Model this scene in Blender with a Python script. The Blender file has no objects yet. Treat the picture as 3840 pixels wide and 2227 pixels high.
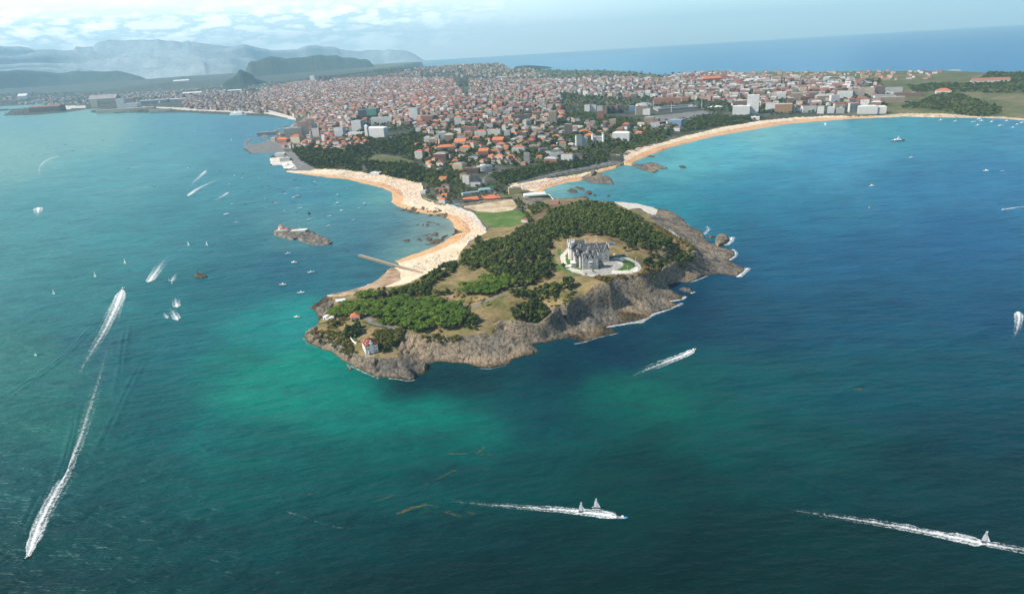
import bpy, bmesh, math, random
import numpy as np
from mathutils import Vector, Matrix
R = math.radians
rng = np.random.default_rng(7)
random.seed(7)
S = bpy.context.scene
C = S.collection
# ------------------------------------------------------------------ camera
W0, H0, FPX = 3840.0, 2227.0, 2444.0          # photograph size and focal length in its pixels
CAMH = 384.0
ROLL = -math.atan(0.0600)
PITCH = math.atan((H0/2-190.0)*math.cos(ROLL)/FPX)
_F = np.array([0, math.cos(PITCH), -math.sin(PITCH)])
_R0 = np.array([1.0, 0, 0]); _U0 = np.cross(_R0, _F)
_RR = _R0*math.cos(ROLL)+_U0*math.sin(ROLL)
_UU = -_R0*math.sin(ROLL)+_U0*math.cos(ROLL)
cam = bpy.data.cameras.new('camera'); camo = bpy.data.objects.new('camera', cam); C.objects.link(camo)
camo.matrix_world = Matrix(((_RR[0], _UU[0], -_F[0], 0), (_RR[1], _UU[1], -_F[1], 0), (_RR[2], _UU[2], -_F[2], CAMH), (0, 0, 0, 1)))
cam.sensor_width = 36; cam.lens = 36*FPX/W0; cam.clip_start = 1; cam.clip_end = 200000
S.camera = camo
HAZE_D, HAZE_C = 3.1e-5, (0.46, 0.79, 0.98)
# ------------------------------------------------------------------ light
SUN_EL, SUN_AZ = R(43), R(262)                 # azimuth clockwise from +Y (the view direction)
world = bpy.data.worlds.new('World'); S.world = world; world.use_nodes = True
wn = world.node_tree; wn.nodes.clear()
def N(t, typ, **kw):
    n = t.nodes.new(typ)
    for k, v in kw.items():
        if k.startswith('_'): setattr(n, k[1:], v)
        else: n.inputs[k.replace('__', ' ')].default_value = v
    return n
def math_n(t, op, a, b=None, clamp=False):
    n = t.nodes.new('ShaderNodeMath'); n.operation = op; n.use_clamp = clamp
    for i, v in enumerate((a, b)):
        if v is None: continue
        if isinstance(v, (int, float)): n.inputs[i].default_value = v
        else: t.links.new(v, n.inputs[i])
    return n.outputs[0]
def ramp(t, fac, stops, interp='LINEAR'):
    n = t.nodes.new('ShaderNodeValToRGB'); cr = n.color_ramp; cr.interpolation = interp
    while len(cr.elements) < len(stops): cr.elements.new(0.5)
    for e, (p, c) in zip(cr.elements, stops):
        e.position = p; e.color = (*c, 1) if len(c) == 3 else c
    if fac is not None: t.links.new(fac, n.inputs[0])
    return n.outputs[0]
def mixc(t, fac, a, b, mode='MIX'):
    n = t.nodes.new('ShaderNodeMix'); n.data_type = 'RGBA'; n.blend_type = mode
    for i, v in ((0, fac), (6, a), (7, b)):
        if isinstance(v, (int, float)): n.inputs[i].default_value = v
        elif isinstance(v, tuple): n.inputs[i].default_value = (*v, 1)
        else: t.links.new(v, n.inputs[i])
    return n.outputs[2]
sky = N(wn, 'ShaderNodeTexSky', _sky_type='NISHITA', _sun_disc=False, _sun_elevation=SUN_EL, _sun_rotation=SUN_AZ, _altitude=400.0, _air_density=1.0, _dust_density=1.2, _ozone_density=2.0)
tc = N(wn, 'ShaderNodeTexCoord')
sep = N(wn, 'ShaderNodeSeparateXYZ'); wn.links.new(tc.outputs['Generated'], sep.inputs[0])
mp = N(wn, 'ShaderNodeMapping'); mp.inputs['Scale'].default_value = (8, 8, 30); wn.links.new(tc.outputs['Generated'], mp.inputs[0])
cn = N(wn, 'ShaderNodeTexNoise', Scale=1.9, Detail=9.0, Roughness=0.62); wn.links.new(mp.outputs[0], cn.inputs['Vector'])
# cumulus bank low over the land: thick below about 4 degrees, thinning to the seaward side
low = ramp(wn, sep.outputs[2], [(0.0, (0, 0, 0)), (0.02, (0.7,)*3), (0.045, (1,)*3), (0.062, (0.9,)*3), (0.076, (0.22,)*3), (0.09, (0.0,)*3)])
side = ramp(wn, math_n(wn, 'MULTIPLY_ADD', sep.outputs[0], 0.5), [(0.0, (1,)*3), (0.42, (0.8,)*3), (0.53, (0.0,)*3)])
side_n = wn.nodes[-1].inputs[0].links[0].from_node; side_n.inputs[2].default_value = 0.5
cum = math_n(wn, 'MULTIPLY', ramp(wn, cn.outputs[0], [(0.41, (0,)*3), (0.47, (1,)*3)]), math_n(wn, 'MULTIPLY', low, side))
cdark = ramp(wn, cn.outputs[0], [(0.42, (5.0, 7.6, 8.8)), (0.50, (7.5, 10.5, 11.5)), (0.55, (16, 17, 17)), (0.64, (21, 21, 21))])
# high veil: streaky cirrus, dense on the landward side
mp2 = N(wn, 'ShaderNodeMapping'); mp2.inputs['Scale'].default_value = (2.2, 2.2, 30); mp2.inputs['Rotation'].default_value = (0, R(-4), 0); wn.links.new(tc.outputs['Generated'], mp2.inputs[0])
vn = N(wn, 'ShaderNodeTexNoise', Scale=1.3, Detail=6.0, Roughness=0.55); wn.links.new(mp2.outputs[0], vn.inputs['Vector'])
veil_side = ramp(wn, side_n.outputs[0], [(0.05, (1.0,)*3), (0.45, (0.75,)*3), (0.62, (0.30,)*3), (0.8, (0.18,)*3)])
veil_hi = ramp(wn, sep.outputs[2], [(0.0, (0.75,)*3), (0.05, (1,)*3), (0.16, (0.9,)*3), (0.28, (0.0,)*3)])
veil = math_n(wn, 'MULTIPLY', math_n(wn, 'MULTIPLY', veil_side, veil_hi), ramp(wn, vn.outputs[0], [(0.25, (0.72,)*3), (0.6, (1,)*3)]))
skyc = mixc(wn, 1.0, sky.outputs[0], (0.84, 1.03, 1.06), 'MULTIPLY')
lowb = ramp(wn, sep.outputs[2], [(0.0, (1.9, 2.0, 2.0)), (0.10, (1.5, 1.75, 1.85)), (0.25, (1.0,)*3)])
skyc = mixc(wn, 1.0, skyc, lowb, 'MULTIPLY')
c1 = mixc(wn, veil, skyc, (18, 18.3, 18.3))
c2 = mixc(wn, cum, c1, cdark)
bg = N(wn, 'ShaderNodeBackground', Strength=0.075); wn.links.new(c2, bg.inputs[0])
wo = N(wn, 'ShaderNodeOutputWorld'); wn.links.new(bg.outputs[0], wo.inputs[0])
sl = bpy.data.lights.new('sun', 'SUN'); sl.energy = 5.0; sl.angle = R(0.53); sl.color = (1.0, 0.93, 0.83)
so = bpy.data.objects.new('sun', sl); C.objects.link(so); so.location = (-500, 900, 900)
SUNV = np.array([math.sin(SUN_AZ)*math.cos(SUN_EL), math.cos(SUN_AZ)*math.cos(SUN_EL), math.sin(SUN_EL)])
so.rotation_euler = Vector(-SUNV).to_track_quat('-Z', 'Y').to_euler()
S.view_settings.view_transform = 'Standard'; S.view_settings.look = 'None'; S.view_settings.exposure = 0.62; S.view_settings.gamma = 1.0
S.cycles.max_bounces = 4; S.cycles.diffuse_bounces = 2; S.cycles.glossy_bounces = 2; S.cycles.transmission_bounces = 2
S.cycles.volume_bounces = 0; S.cycles.transparent_max_bounces = 12; S.cycles.use_denoising = True
S.cycles.caustics_reflective = False; S.cycles.caustics_refractive = False
# ------------------------------------------------------------------ geometry of the view
def ray(px, py):
    px = np.asarray(px, float); py = np.asarray(py, float)
    a = (px-W0/2)/FPX; b = -(py-H0/2)/FPX
    return _F[None]+a.reshape(-1, 1)*_RR[None]+b.reshape(-1, 1)*_UU[None]
def at(px, py, z=0.0):
    """ground point(s) seen at photograph pixel px, py lying at height z"""
    d = ray(px, py); z = np.broadcast_to(np.asarray(z, float), d.shape[:1])
    t = (z-CAMH)/np.minimum(d[:, 2], -1e-4)
    p = d*t[:, None]; p[:, 2] = z
    return p
def pix(P):
    d = np.asarray(P, float)-np.array([0, 0, CAMH]); w = d@_F
    return W0/2+FPX*(d@_RR)/w, H0/2-FPX*(d@_UU)/w
def inpoly(x, y, poly):
    """x, y arrays; poly list of points -> bool array"""
    poly = np.asarray(poly, float); ins = np.zeros(x.shape, bool)
    m = (x >= poly[:, 0].min()) & (x <= poly[:, 0].max()) & (y >= poly[:, 1].min()) & (y <= poly[:, 1].max())
    xs, ys = x[m], y[m]; r = np.zeros(xs.shape, bool)
    x1, y1 = poly[-1]
    for x2, y2 in poly:
        c = (y1 > ys) != (y2 > ys)
        if c.any(): r ^= c & (xs < (x2-x1)*(ys-y1)/((y2-y1) or 1e-9)+x1)
        x1, y1 = x2, y2
    ins[m] = r
    return ins
_perm = rng.permutation(4096)
_val = rng.random(4096)
def vnoise(x, y):
    xi = np.floor(x).astype(np.int64); yi = np.floor(y).astype(np.int64); fx = x-xi; fy = y-yi
    fx = fx*fx*(3-2*fx); fy = fy*fy*(3-2*fy)
    h = lambda i, j: _val[_perm[(_perm[i & 4095]+j) & 4095]]
    return (h(xi, yi)*(1-fx)+h(xi+1, yi)*fx)*(1-fy)+(h(xi, yi+1)*(1-fx)+h(xi+1, yi+1)*fx)*fy
def fbm(x, y, s, o=4, g=0.5):
    v = 0; a = 1; t = 0
    for k in range(o):
        v = v+a*vnoise(x/s+17.3*k, y/s+9.1*k); t += a; a *= g; s *= 0.5
    return v/t
# ------------------------------------------------------------------ objects
def mesh_np(name, V, Fq, mat=None, parent=None, smooth=False, cols=None, uv=None, mats=None, mi=None):
    """V (n,3), Fq (m,4) quads or (m,3) tris -> object"""
    V = np.asarray(V, np.float32); Fq = np.asarray(Fq, np.int32)
    me = bpy.data.meshes.new(name); k = Fq.shape[1]
    me.vertices.add(len(V)); me.vertices.foreach_set('co', V.ravel())
    me.loops.add(Fq.size); me.loops.foreach_set('vertex_index', Fq.ravel())
    me.polygons.add(len(Fq)); me.polygons.foreach_set('loop_start', np.arange(0, Fq.size, k, dtype=np.int32))
    me.polygons.foreach_set('loop_total', np.full(len(Fq), k, np.int32))
    if smooth: me.polygons.foreach_set('use_smooth', np.ones(len(Fq), bool))
    for m in (mats or ([mat] if mat else [])): me.materials.append(m)
    if mi is not None: me.polygons.foreach_set('material_index', np.asarray(mi, np.int32))
    if cols is not None:          # per-face colour (m,3) or per-vertex (n,3)
        cols = np.asarray(cols, np.float32)
        if len(cols) == len(Fq) and len(cols) != len(V):
            a = me.color_attributes.new('col', 'FLOAT_COLOR', 'CORNER'); cc = np.repeat(cols, k, 0)
        else:
            a = me.color_attributes.new('col', 'FLOAT_COLOR', 'POINT'); cc = cols
        a.data.foreach_set('color', np.c_[cc, np.ones(len(cc))].astype(np.float32).ravel())
    if uv is not None:
        l = me.uv_layers.new(name='UVMap'); l.data.foreach_set('uv', np.asarray(uv, np.float32).ravel())
    me.update(); me.validate()
    o = bpy.data.objects.new(name, me); C.objects.link(o)
    if parent is not None: o.parent = parent
    return o
def tag(o, label=None, cat=None, group=None, kind=None):
    for k, v in (('label', label), ('category', cat), ('group', group), ('kind', kind)):
        if v: o[k] = v
    return o
def empty(name, loc=(0, 0, 0), rz=0.0, label=None, cat=None, group=None):
    o = bpy.data.objects.new(name, None); C.objects.link(o); o.location = loc; o.rotation_euler = (0, 0, rz)
    o.empty_display_size = 1
    return tag(o, label, cat, group)
def copy_tree(o, parent=None):
    c = o.copy(); C.objects.link(c); c.parent = parent
    for ch in list(o.children): copy_tree(ch, c)
    return c
class MB:
    """collects boxes, prisms, tubes into ONE mesh"""
    def __init__(s): s.v = []; s.f = []
    def add(s, vs, fs):
        n = len(s.v); s.v += [tuple(map(float, p)) for p in vs]; s.f += [tuple(i+n for i in f) for f in fs]; return s
    def box(s, x0, x1, y0, y1, z0, z1):
        return s.add([(x0, y0, z0), (x1, y0, z0), (x1, y1, z0), (x0, y1, z0), (x0, y0, z1), (x1, y0, z1), (x1, y1, z1), (x0, y1, z1)],
                     [(0, 3, 2, 1), (4, 5, 6, 7), (0, 1, 5, 4), (1, 2, 6, 5), (2, 3, 7, 6), (3, 0, 4, 7)])
    def obox(s, cx, cy, lx, ly, z0, z1, a=0.0):
        c, q = math.cos(a), math.sin(a); P = []
        for z in (z0, z1):
            for dx, dy in ((-lx, -ly), (lx, -ly), (lx, ly), (-lx, ly)):
                P.append((cx+(dx*c-dy*q)/2, cy+(dx*q+dy*c)/2, z))
        return s.add(P, [(0, 3, 2, 1), (4, 5, 6, 7), (0, 1, 5, 4), (1, 2, 6, 5), (2, 3, 7, 6), (3, 0, 4, 7)])
    def prism(s, pts, z0, z1):
        n = len(pts); vs = [(x, y, z0) for x, y in pts]+[(x, y, z1) for x, y in pts]
        return s.add(vs, [tuple(range(n-1, -1, -1)), tuple(range(n, 2*n))]+[(i, (i+1) % n, n+(i+1) % n, n+i) for i in range(n)])
    def lathe(s, prof, cx=0, cy=0, n=12):
        vs = []; fs = []
        for r, z in prof:
            for k in range(n): vs.append((cx+r*math.cos(2*math.pi*k/n), cy+r*math.sin(2*math.pi*k/n), z))
        m = len(prof)
        for j in range(m-1):
            for k in range(n): fs.append((j*n+k, j*n+(k+1) % n, (j+1)*n+(k+1) % n, (j+1)*n+k))
        fs.append(tuple(range(n-1, -1, -1))); fs.append(tuple((m-1)*n+k for k in range(n)))
        return s.add(vs, fs)
    def tube(s, p, q, r0, r1=None, n=6):
        r1 = r0 if r1 is None else r1
        p = Vector(p); q = Vector(q); d = (q-p).normalized(); u = d.orthogonal().normalized(); w = d.cross(u); vs = []
        for c, r in ((p, r0), (q, r1)):
            for k in range(n):
                t = 2*math.pi*k/n; vs.append(c+u*r*math.cos(t)+w*r*math.sin(t))
        return s.add(vs, [(k, (k+1) % n, n+(k+1) % n, n+k) for k in range(n)]+[tuple(range(n-1, -1, -1)), tuple(range(n, 2*n))])
    def gable(s, x0, x1, y0, y1, z0, h, along='x', over=0.0, t=0.0):
        """gabled roof solid, ridge along x or y"""
        x0 -= over; x1 += over; y0 -= over; y1 += over
        if along == 'x':
            m = (y0+y1)/2; vs = [(x0, y0, z0), (x1, y0, z0), (x1, y1, z0), (x0, y1, z0), (x0, m, z0+h), (x1, m, z0+h)]
            return s.add(vs, [(0, 3, 2, 1), (0, 1, 5, 4), (2, 3, 4, 5), (1, 2, 5), (3, 0, 4)])
        m = (x0+x1)/2; vs = [(x0, y0, z0), (x1, y0, z0), (x1, y1, z0), (x0, y1, z0), (m, y0, z0+h), (m, y1, z0+h)]
        return s.add(vs, [(0, 3, 2, 1), (1, 2, 5, 4), (3, 0, 4, 5), (0, 1, 4), (2, 3, 5)])
    def hip(s, x0, x1, y0, y1, z0, h, over=0.0):
        x0 -= over; x1 += over; y0 -= over; y1 += over; lx, ly = x1-x0, y1-y0
        if lx >= ly:
            m = (y0+y1)/2; a = (x0+ly/2*.95, m, z0+h); b = (x1-ly/2*.95, m, z0+h)
            return s.add([(x0, y0, z0), (x1, y0, z0), (x1, y1, z0), (x0, y1, z0), a, b], [(0, 3, 2, 1), (0, 1, 5, 4), (2, 3, 4, 5), (1, 2, 5), (3, 0, 4)])
        m = (x0+x1)/2; a = (m, y0+lx/2*.95, z0+h); b = (m, y1-lx/2*.95, z0+h)
        return s.add([(x0, y0, z0), (x1, y0, z0), (x1, y1, z0), (x0, y1, z0), a, b], [(0, 3, 2, 1), (1, 2, 5, 4), (3, 0, 4, 5), (0, 1, 4), (2, 3, 5)])
    def mesh(s, name, mat):
        me = bpy.data.meshes.new(name); me.from_pydata(s.v, [], s.f)
        if mat is not None: me.materials.append(mat)
        me.update(); return me
    def build(s, name, mat, parent=None, uvs=True, smooth=False):
        me = s.mesh(name, mat)
        if uvs: wall_uv(me)
        if smooth: me.polygons.foreach_set('use_smooth', np.ones(len(me.polygons), bool))
        o = bpy.data.objects.new(name, me); C.objects.link(o)
        if parent is not None: o.parent = parent
        return o
def wall_uv(me):
    """u in metres along each wall, v in metres of height"""
    l = me.uv_layers.new(name='UVMap'); out = np.zeros((len(me.loops), 2), np.float32)
    for p in me.polygons:
        n = p.normal
        hx, hy = (-n.y, n.x) if abs(n.z) < 0.7 else (1.0, 0.0)
        q = math.hypot(hx, hy) or 1.0
        for li in p.loop_indices:
            c = me.vertices[me.loops[li].vertex_index].co
            out[li] = ((c.x*hx+c.y*hy)/q, c.z if abs(n.z) < 0.7 else c.y)
    l.data.foreach_set('uv', out.ravel())
# ------------------------------------------------------------------ materials
MATS = {}
def newmat(name):
    m = bpy.data.materials.new(name); m.use_nodes = True; t = m.node_tree; t.nodes.clear()
    out = t.nodes.new('ShaderNodeOutputMaterial'); b = t.nodes.new('ShaderNodeBsdfPrincipled'); t.links.new(b.outputs[0], out.inputs[0])
    MATS[name] = m
    return m, t, b
def geo_pos(t):
    return t.nodes.new('ShaderNodeNewGeometry').outputs['Position']
def noise(t, vec, scale, detail=4.0, rough=0.55, stretch=None, rot=0.0):
    if stretch:
        m = t.nodes.new('ShaderNodeMapping'); m.inputs['Scale'].default_value = stretch; m.inputs['Rotation'].default_value = (0, 0, rot)
        t.links.new(vec, m.inputs[0]); vec = m.outputs[0]
    n = N(t, 'ShaderNodeTexNoise', Scale=scale, Detail=detail, Roughness=rough); t.links.new(vec, n.inputs['Vector'])
    return n.outputs[0]
def bump(t, b, h, strength=0.5, dist=1.0):
    n = N(t, 'ShaderNodeBump', Strength=strength, Distance=dist); t.links.new(h, n.inputs['Height']); t.links.new(n.outputs[0], b.inputs['Normal'])
    return n
def plain(name, col, rough=0.7, var=0.12, scale=0.4, metal=0.0, spec=0.3):
    """a paint or a stone: base colour with soft blotches of wear"""
    if name in MATS: return MATS[name]
    m, t, b = newmat(name)
    n = noise(t, geo_pos(t), scale, 5.0)
    c = tuple(col)
    t.links.new(ramp(t, n, [(0.3, tuple(v*(1-var) for v in c)), (0.7, tuple(min(1, v*(1+var)) for v in c))]), b.inputs['Base Color'])
    b.inputs['Roughness'].default_value = rough; b.inputs['Metallic'].default_value = metal; b.inputs['Specular IOR Level'].default_value = spec
    return m
# ================================================================== terrain
COAST_A = [(1074,645),(1189,662),(1303,673),(1379,692),(1437,706),(1467,721),(1473,740),(1467,759),(1490,774),(1530,786),(1570,797),(1640,806),(1684,820),(1703,843),(1703,873),(1665,908),(1608,934),(1532,961),(1480,979),
 (1500,1000),(1460,1008),(1417,1049),(1372,1072),(1303,1091),(1227,1106),(1212,1118),(1166,1152),(1185,1179),(1196,1202),(1189,1217),(1143,1247),(1135,1259),(1151,1286),(1189,1301),(1234,1316),(1257,1331),(1303,1362),(1341,1381),(1379,1400),(1417,1415),(1456,1415),(1505,1419),(1532,1427),(1553,1423),(1555,1404),(1578,1404),(1604,1392),(1604,1366),(1646,1358),(1722,1362),(1799,1377),(1837,1381),(1913,1362),(1920,1348),(1977,1335),(2023,1316),(1996,1290),(2050,1286),(2133,1266),(2179,1284),(2206,1274),(2244,1263),(2316,1247),(2273,1225),(2362,1211),(2423,1197),(2441,1178),(2498,1162),(2545,1141),(2507,1129),(2559,1122),(2563,1110),(2531,1096),(2498,1070),(2535,1063),(2596,1056),(2652,1033),(2699,1028),(2765,1037),(2793,1012),(2774,999),(2732,976),(2755,961),(2755,942),(2721,931),(2663,912),(2644,892),(2633,870),(2587,847),(2564,828),(2538,805),(2500,786),(2465,782),(2412,770),(2385,763),(2301,757),(2244,755),(2217,750),(2198,735),(2149,742),(2103,746),(2076,746),(2060,732),(2034,722),(2046,709),(2092,694),(2134,683),(2179,679),(2194,668),(2244,648),(2301,633),(2339,618),(2370,622),(2381,607),(2412,591),(2454,576),(2530,549),(2606,530),(2683,511),(2797,492),(2880,477),(2956,465),(3071,456),(3185,447),(3292,442),(3334,442),(3395,438),(3528,441),(3681,443),(3757,446),(3840,453),(4000,462),(4400,480)]
COAST_L = [(-900,404),(-300,420),(-40,418),(23,417),(60,418),(10,435),(114,433),(244,423),(335,409),(400,404),(430,398),(400,405),(381,407),(339,417),(343,423),(686,423),(900,434),(999,437),(1076,445),(1112,451),(1105,466),(1062,480),(983,508),(979,516),(936,518),(912,536),(920,548),(913,562),(938,577),(966,576),(1040,573),(1026,580),(1011,592),(1018,620),(1056,619),(1072,639)]
ca = at(*np.array(COAST_A).T, 0.0)[:, :2]; cl = at(*np.array(COAST_L).T, 0.0)[:, :2]
# seaward coast behind the town: each point seen on a ridge, the shore a little beyond it
RIDGE = [(4300,300,60),(3840,286,60),(3700,284,62),(3566,275,66),(3414,277,66),(3185,275,70),(3032,280,62),(2880,275,70),(2797,278,68),(2644,280,64),(2473,284,52),(2381,275,20),(2263,269,24),(2111,271,26),(1977,269,28)]
rg = at(*np.array([r[:2] for r in RIDGE]).T, np.array([r[2] for r in RIDGE], float))
def polar(px, D):
    d = ray([px], [300])[0]; d = d[:2]/np.hypot(*d[:2]); return d*D
far_coast = [tuple(p[:2]*1.05) for p in rg]+[tuple(polar(1935, 10500)), tuple(polar(1880, 12600)), tuple(polar(1700, 13400)), tuple(polar(1450, 13600)), tuple(polar(1400, 15500)), tuple(polar(1600, 27000)), tuple(polar(-2500, 30000)), tuple(polar(-3500, 16000))]
far_coast[0:0] = [(9000, 5600)]
LAND = [tuple(p) for p in ca]+far_coast+[tuple(p) for p in cl]
CTRL = """1341 1335 12;1398 1331 12;1372 1331 12;1456 1327 13;1494 1343 12;1417 1358 10;1513 1381 9;1280 1300 11;1341 1263 15;1387 1228 16;1326 1205 16;1227 1225 10;1173 1240 6;1284 1240 13;1379 1190 18;1494 1225 18;1440 1290 14;1470 1340 12
1240 1290 7;1300 1345 8;1210 1275 7;1160 1265 4;1513 1240 16;1570 1251 17;1646 1259 17;1722 1255 18;1799 1255 18;1848 1247 18;1532 1286 8;1646 1312 7;1722 1328 5;1799 1343 5;1494 1297 5;1570 1339 2;1860 1197 20;1889 1239 12;1930 1272 9;1971 1297 6;1889 1305 6;1806 1305 8;1735 1272 13
1847 1144 26;1913 1133 27;1797 1164 24;1826 1177 22;1930 1202 18;2000 1214 14;2071 1156 26;2137 1135 27;2166 1102 28;2187 1098 28;2054 1218 7;2108 1206 7;2158 1202 7;2220 1193 7;2096 1235 4;2199 1226 4;2013 1243 4;2054 1264 2
2160 1117 28;2221 1094 29;2296 1084 29;2282 1066 29;2261 1042 30;2268 1028 30;2348 1026 30;2404 1021 30;2432 1009 29;2221 1188 9;2301 1141 12;2338 1131 11;2394 1103 10;2441 1098 9;2479 1070 8;2460 1052 9;2301 1188 5;2394 1122 9;2441 1141 6;2488 1145 4;2516 1089 5;2559 1028 9;2629 1019 7;2699 1009 6;2760 1019 3;2488 1028 10
2408 1003 30;2435 1007 28;2492 992 28;2549 961 27;2606 931 22;2568 900 24;2530 873 22;2492 854 20;2446 824 16;2568 976 12;2625 969 10;2683 938 8;2721 950 6;2663 988 8;2644 927 10;2587 881 10;2530 839 8;2492 816 7;2465 801 5;2416 786 5;2358 782 8;2301 770 8;2377 824 30;2263 824 36;2149 824 34;2034 801 12;2187 786 22;2111 847 34;2301 892 36;2416 900 34;2492 923 32
2164 1007 31;2111 969 31;2339 988 31;2282 915 33;2092 912 34;2377 1018 30;2187 1026 30;2240 1015 31;2290 1000 31;2130 1010 31;2200 970 31;2290 950 31;1996 900 30;1920 881 16;1958 938 28;1920 995 24;1996 1034 27;2073 1015 30;2034 1091 28;2134 1110 28
1875 938 20;1799 988 16;1722 976 8;1703 938 5;1799 900 8;1761 1034 17;1646 1014 10;1570 1053 10;1837 1072 23;1684 1083 18;1532 1091 12;1417 1106 9;1818 862 4;1780 805 4;1684 774 4;1589 744 4;1585 702 4;1505 671 4;1391 652 4;1341 633 4;1189 629 4;1722 938 4;1715 969 5;1585 1026 4;1400 1140 14;1560 1170 18;1680 1150 20;1760 1130 22
1875 824 5;1875 767 5;1930 720 5;2030 750 5;1990 700 5;1850 700 6;1780 720 6;1700 720 7;1900 860 7;2150 748 10;2090 757 9;2120 700 2;2190 690 1
1600 690 14;1500 640 22;1400 600 28;1250 600 26;1150 590 18;1090 560 8;1120 520 7;1200 500 12;1410 520 42;1320 560 38;1550 560 36;1700 600 26;1850 620 18;1960 640 12;2100 630 22;2250 590 20;2000 560 34;2200 540 26;1800 520 44;1600 480 50;1400 450 50;1200 440 18;1150 460 5;1140 420 8;1300 400 48;1500 390 62;1700 390 60;1900 400 52;2100 460 40;2300 500 18;2400 450 10;2545 415 9;2300 400 20;2000 350 30;2200 330 34;2700 440 12;2900 430 14;3100 425 8;3300 425 6;2800 380 30;3000 370 36;3200 370 34;2600 330 44;3000 320 56;3300 320 56;3500 330 50;3600 400 22;3500 420 14;3700 350 46;3800 400 22;3700 430 8;3520 432 8
1050 400 5;950 400 5;800 400 5;600 400 5;400 385 5;200 405 5;60 400 5;1000 370 12;1200 350 40;1400 350 50;1600 330 60;1800 310 50;1000 330 25;800 350 12;600 340 10;300 350 12;100 360 12;-300 370 10
1320 628 5;1200 626 5;1450 660 9;1560 690 8;2060 640 16;2200 612 17;2330 600 12;1990 690 6;2340 612 5;2100 665 4;2000 685 4
2480 560 5;2560 535 5;2700 490 6;2850 460 7;3000 440 7;3200 433 6""".replace('\n', ';')
ctrl = np.array([[float(v) for v in c.split()] for c in CTRL.split(';')])
ctrl[:, 2] += 7*np.clip((ctrl[:, 2]-19)/8, 0, 1)*(ctrl[:, 1] > 770)
cp = at(ctrl[:, 0], ctrl[:, 1], ctrl[:, 2])
LINES = [[(1848,1249,17),(1862,1212,22),(1872,1197,26),(1930,1201,24),(2000,1213,20),(2048,1196,26),(2071,1158,33),(2137,1136,34),(2166,1104,35),(2221,1095,36),(2296,1085,36),(2283,1066,36),(2262,1043,37),(2268,1030,37),(2348,1027,37),(2404,1022,37),(2434,1009,36),(2492,995,35),(2549,964,34),(2606,933,30),(2570,902,30)],
 [(1872,1224,13),(1930,1226,12),(2000,1231,9),(2054,1220,8),(2108,1208,7),(2158,1200,8),(2221,1155,14),(2301,1141,12),(2338,1131,11),(2394,1103,10),(2441,1098,9),(2479,1070,8),(2470,1050,9),(2488,1030,10),(2530,1010,11),(2568,980,12),(2628,950,12),(2592,905,13)],
 [(1490,1262,15),(1513,1242,16),(1570,1252,17),(1646,1260,17),(1722,1256,18),(1799,1256,18),(1848,1249,17)], [(1505,1284,10),(1532,1277,11),(1580,1284,11),(1650,1290,11),(1722,1287,11),(1790,1285,10),(1850,1277,10)],
 [(1185,1245,6),(1225,1264,9),(1260,1285,10),(1300,1308,11),(1340,1338,12),(1400,1349,12),(1460,1352,12),(1500,1345,12),(1513,1375,10),(1545,1395,8)]]
lp = []
for L_ in LINES:
    L_ = np.array(L_, float); sg = np.r_[0, np.cumsum(np.hypot(*np.diff(L_[:, :2], axis=0).T))]; q_ = np.arange(0, sg[-1], 13.0)
    lp.append(at(np.interp(q_, sg, L_[:, 0]), np.interp(q_, sg, L_[:, 1]), np.interp(q_, sg, L_[:, 2])))
cp = np.vstack([cp]+lp)
pts = [cp, np.c_[ca, np.full(len(ca), 0.4)], np.c_[cl, np.full(len(cl), 1.5)], rg]
# far uplands
for px, D, z in ((1950,9500,60),(1875,11800,190),(1750,12400,190),(1608,12600,185),(1500,12800,170),(1417,13000,160),(1300,10500,70),(1000,10500,60),(700,10500,60),(400,10500,60),(0,11000,55),(-600,11000,60),(500,8000,20),(0,8500,20),(1200,16500,120),(600,16500,130),(0,16500,130),(-1000,16000,130),(600,22000,190),(0,22000,190),(1800,9500,70),(1500,9500,60),(1000,26000,200),(-800,26000,200),(2050,8000,40)):
    p = polar(px, D); pts.append(np.array([[p[0], p[1], z]]))
pts = np.vstack(pts)
# drop near-duplicate control points, then fit a linear radial basis
keep = []
for i, p in enumerate(pts):
    if all(np.hypot(*(p[:2]-pts[j, :2])) > 3.0 for j in keep): keep.append(i)
pts = pts[keep]; n_ = len(pts)
Dm = np.hypot(pts[:, None, 0]-pts[None, :, 0], pts[:, None, 1]-pts[None, :, 1])
A = np.zeros((n_+1, n_+1)); A[:n_, :n_] = Dm-np.eye(n_)*0.5; A[:n_, n_] = A[n_, :n_] = 1
wts = np.linalg.solve(A, np.r_[pts[:, 2], 0])
def rbf(x, y):
    out = np.empty(len(x))
    for s in range(0, len(x), 40000):
        d = np.hypot(x[s:s+40000, None]-pts[None, :, 0], y[s:s+40000, None]-pts[None, :, 1])
        out[s:s+40000] = d@wts[:n_]+wts[n_]
    return out
BASINS = [at(*np.array(b, float).T, 0)[:, :2] for b in ([(922,546),(943,522),(985,519),(1046,507),(1034,522),(975,538)], [(1003,507),(1058,484),(1088,477),(1100,486),(1072,500),(1010,514)])]
def on_land(x, y):
    return inpoly(x, y, LAND) & ~inpoly(x, y, BASINS[0]) & ~inpoly(x, y, BASINS[1])
PEN_Y = 1790.0                                # the near sheet ends here, the mainland sheet begins
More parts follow.
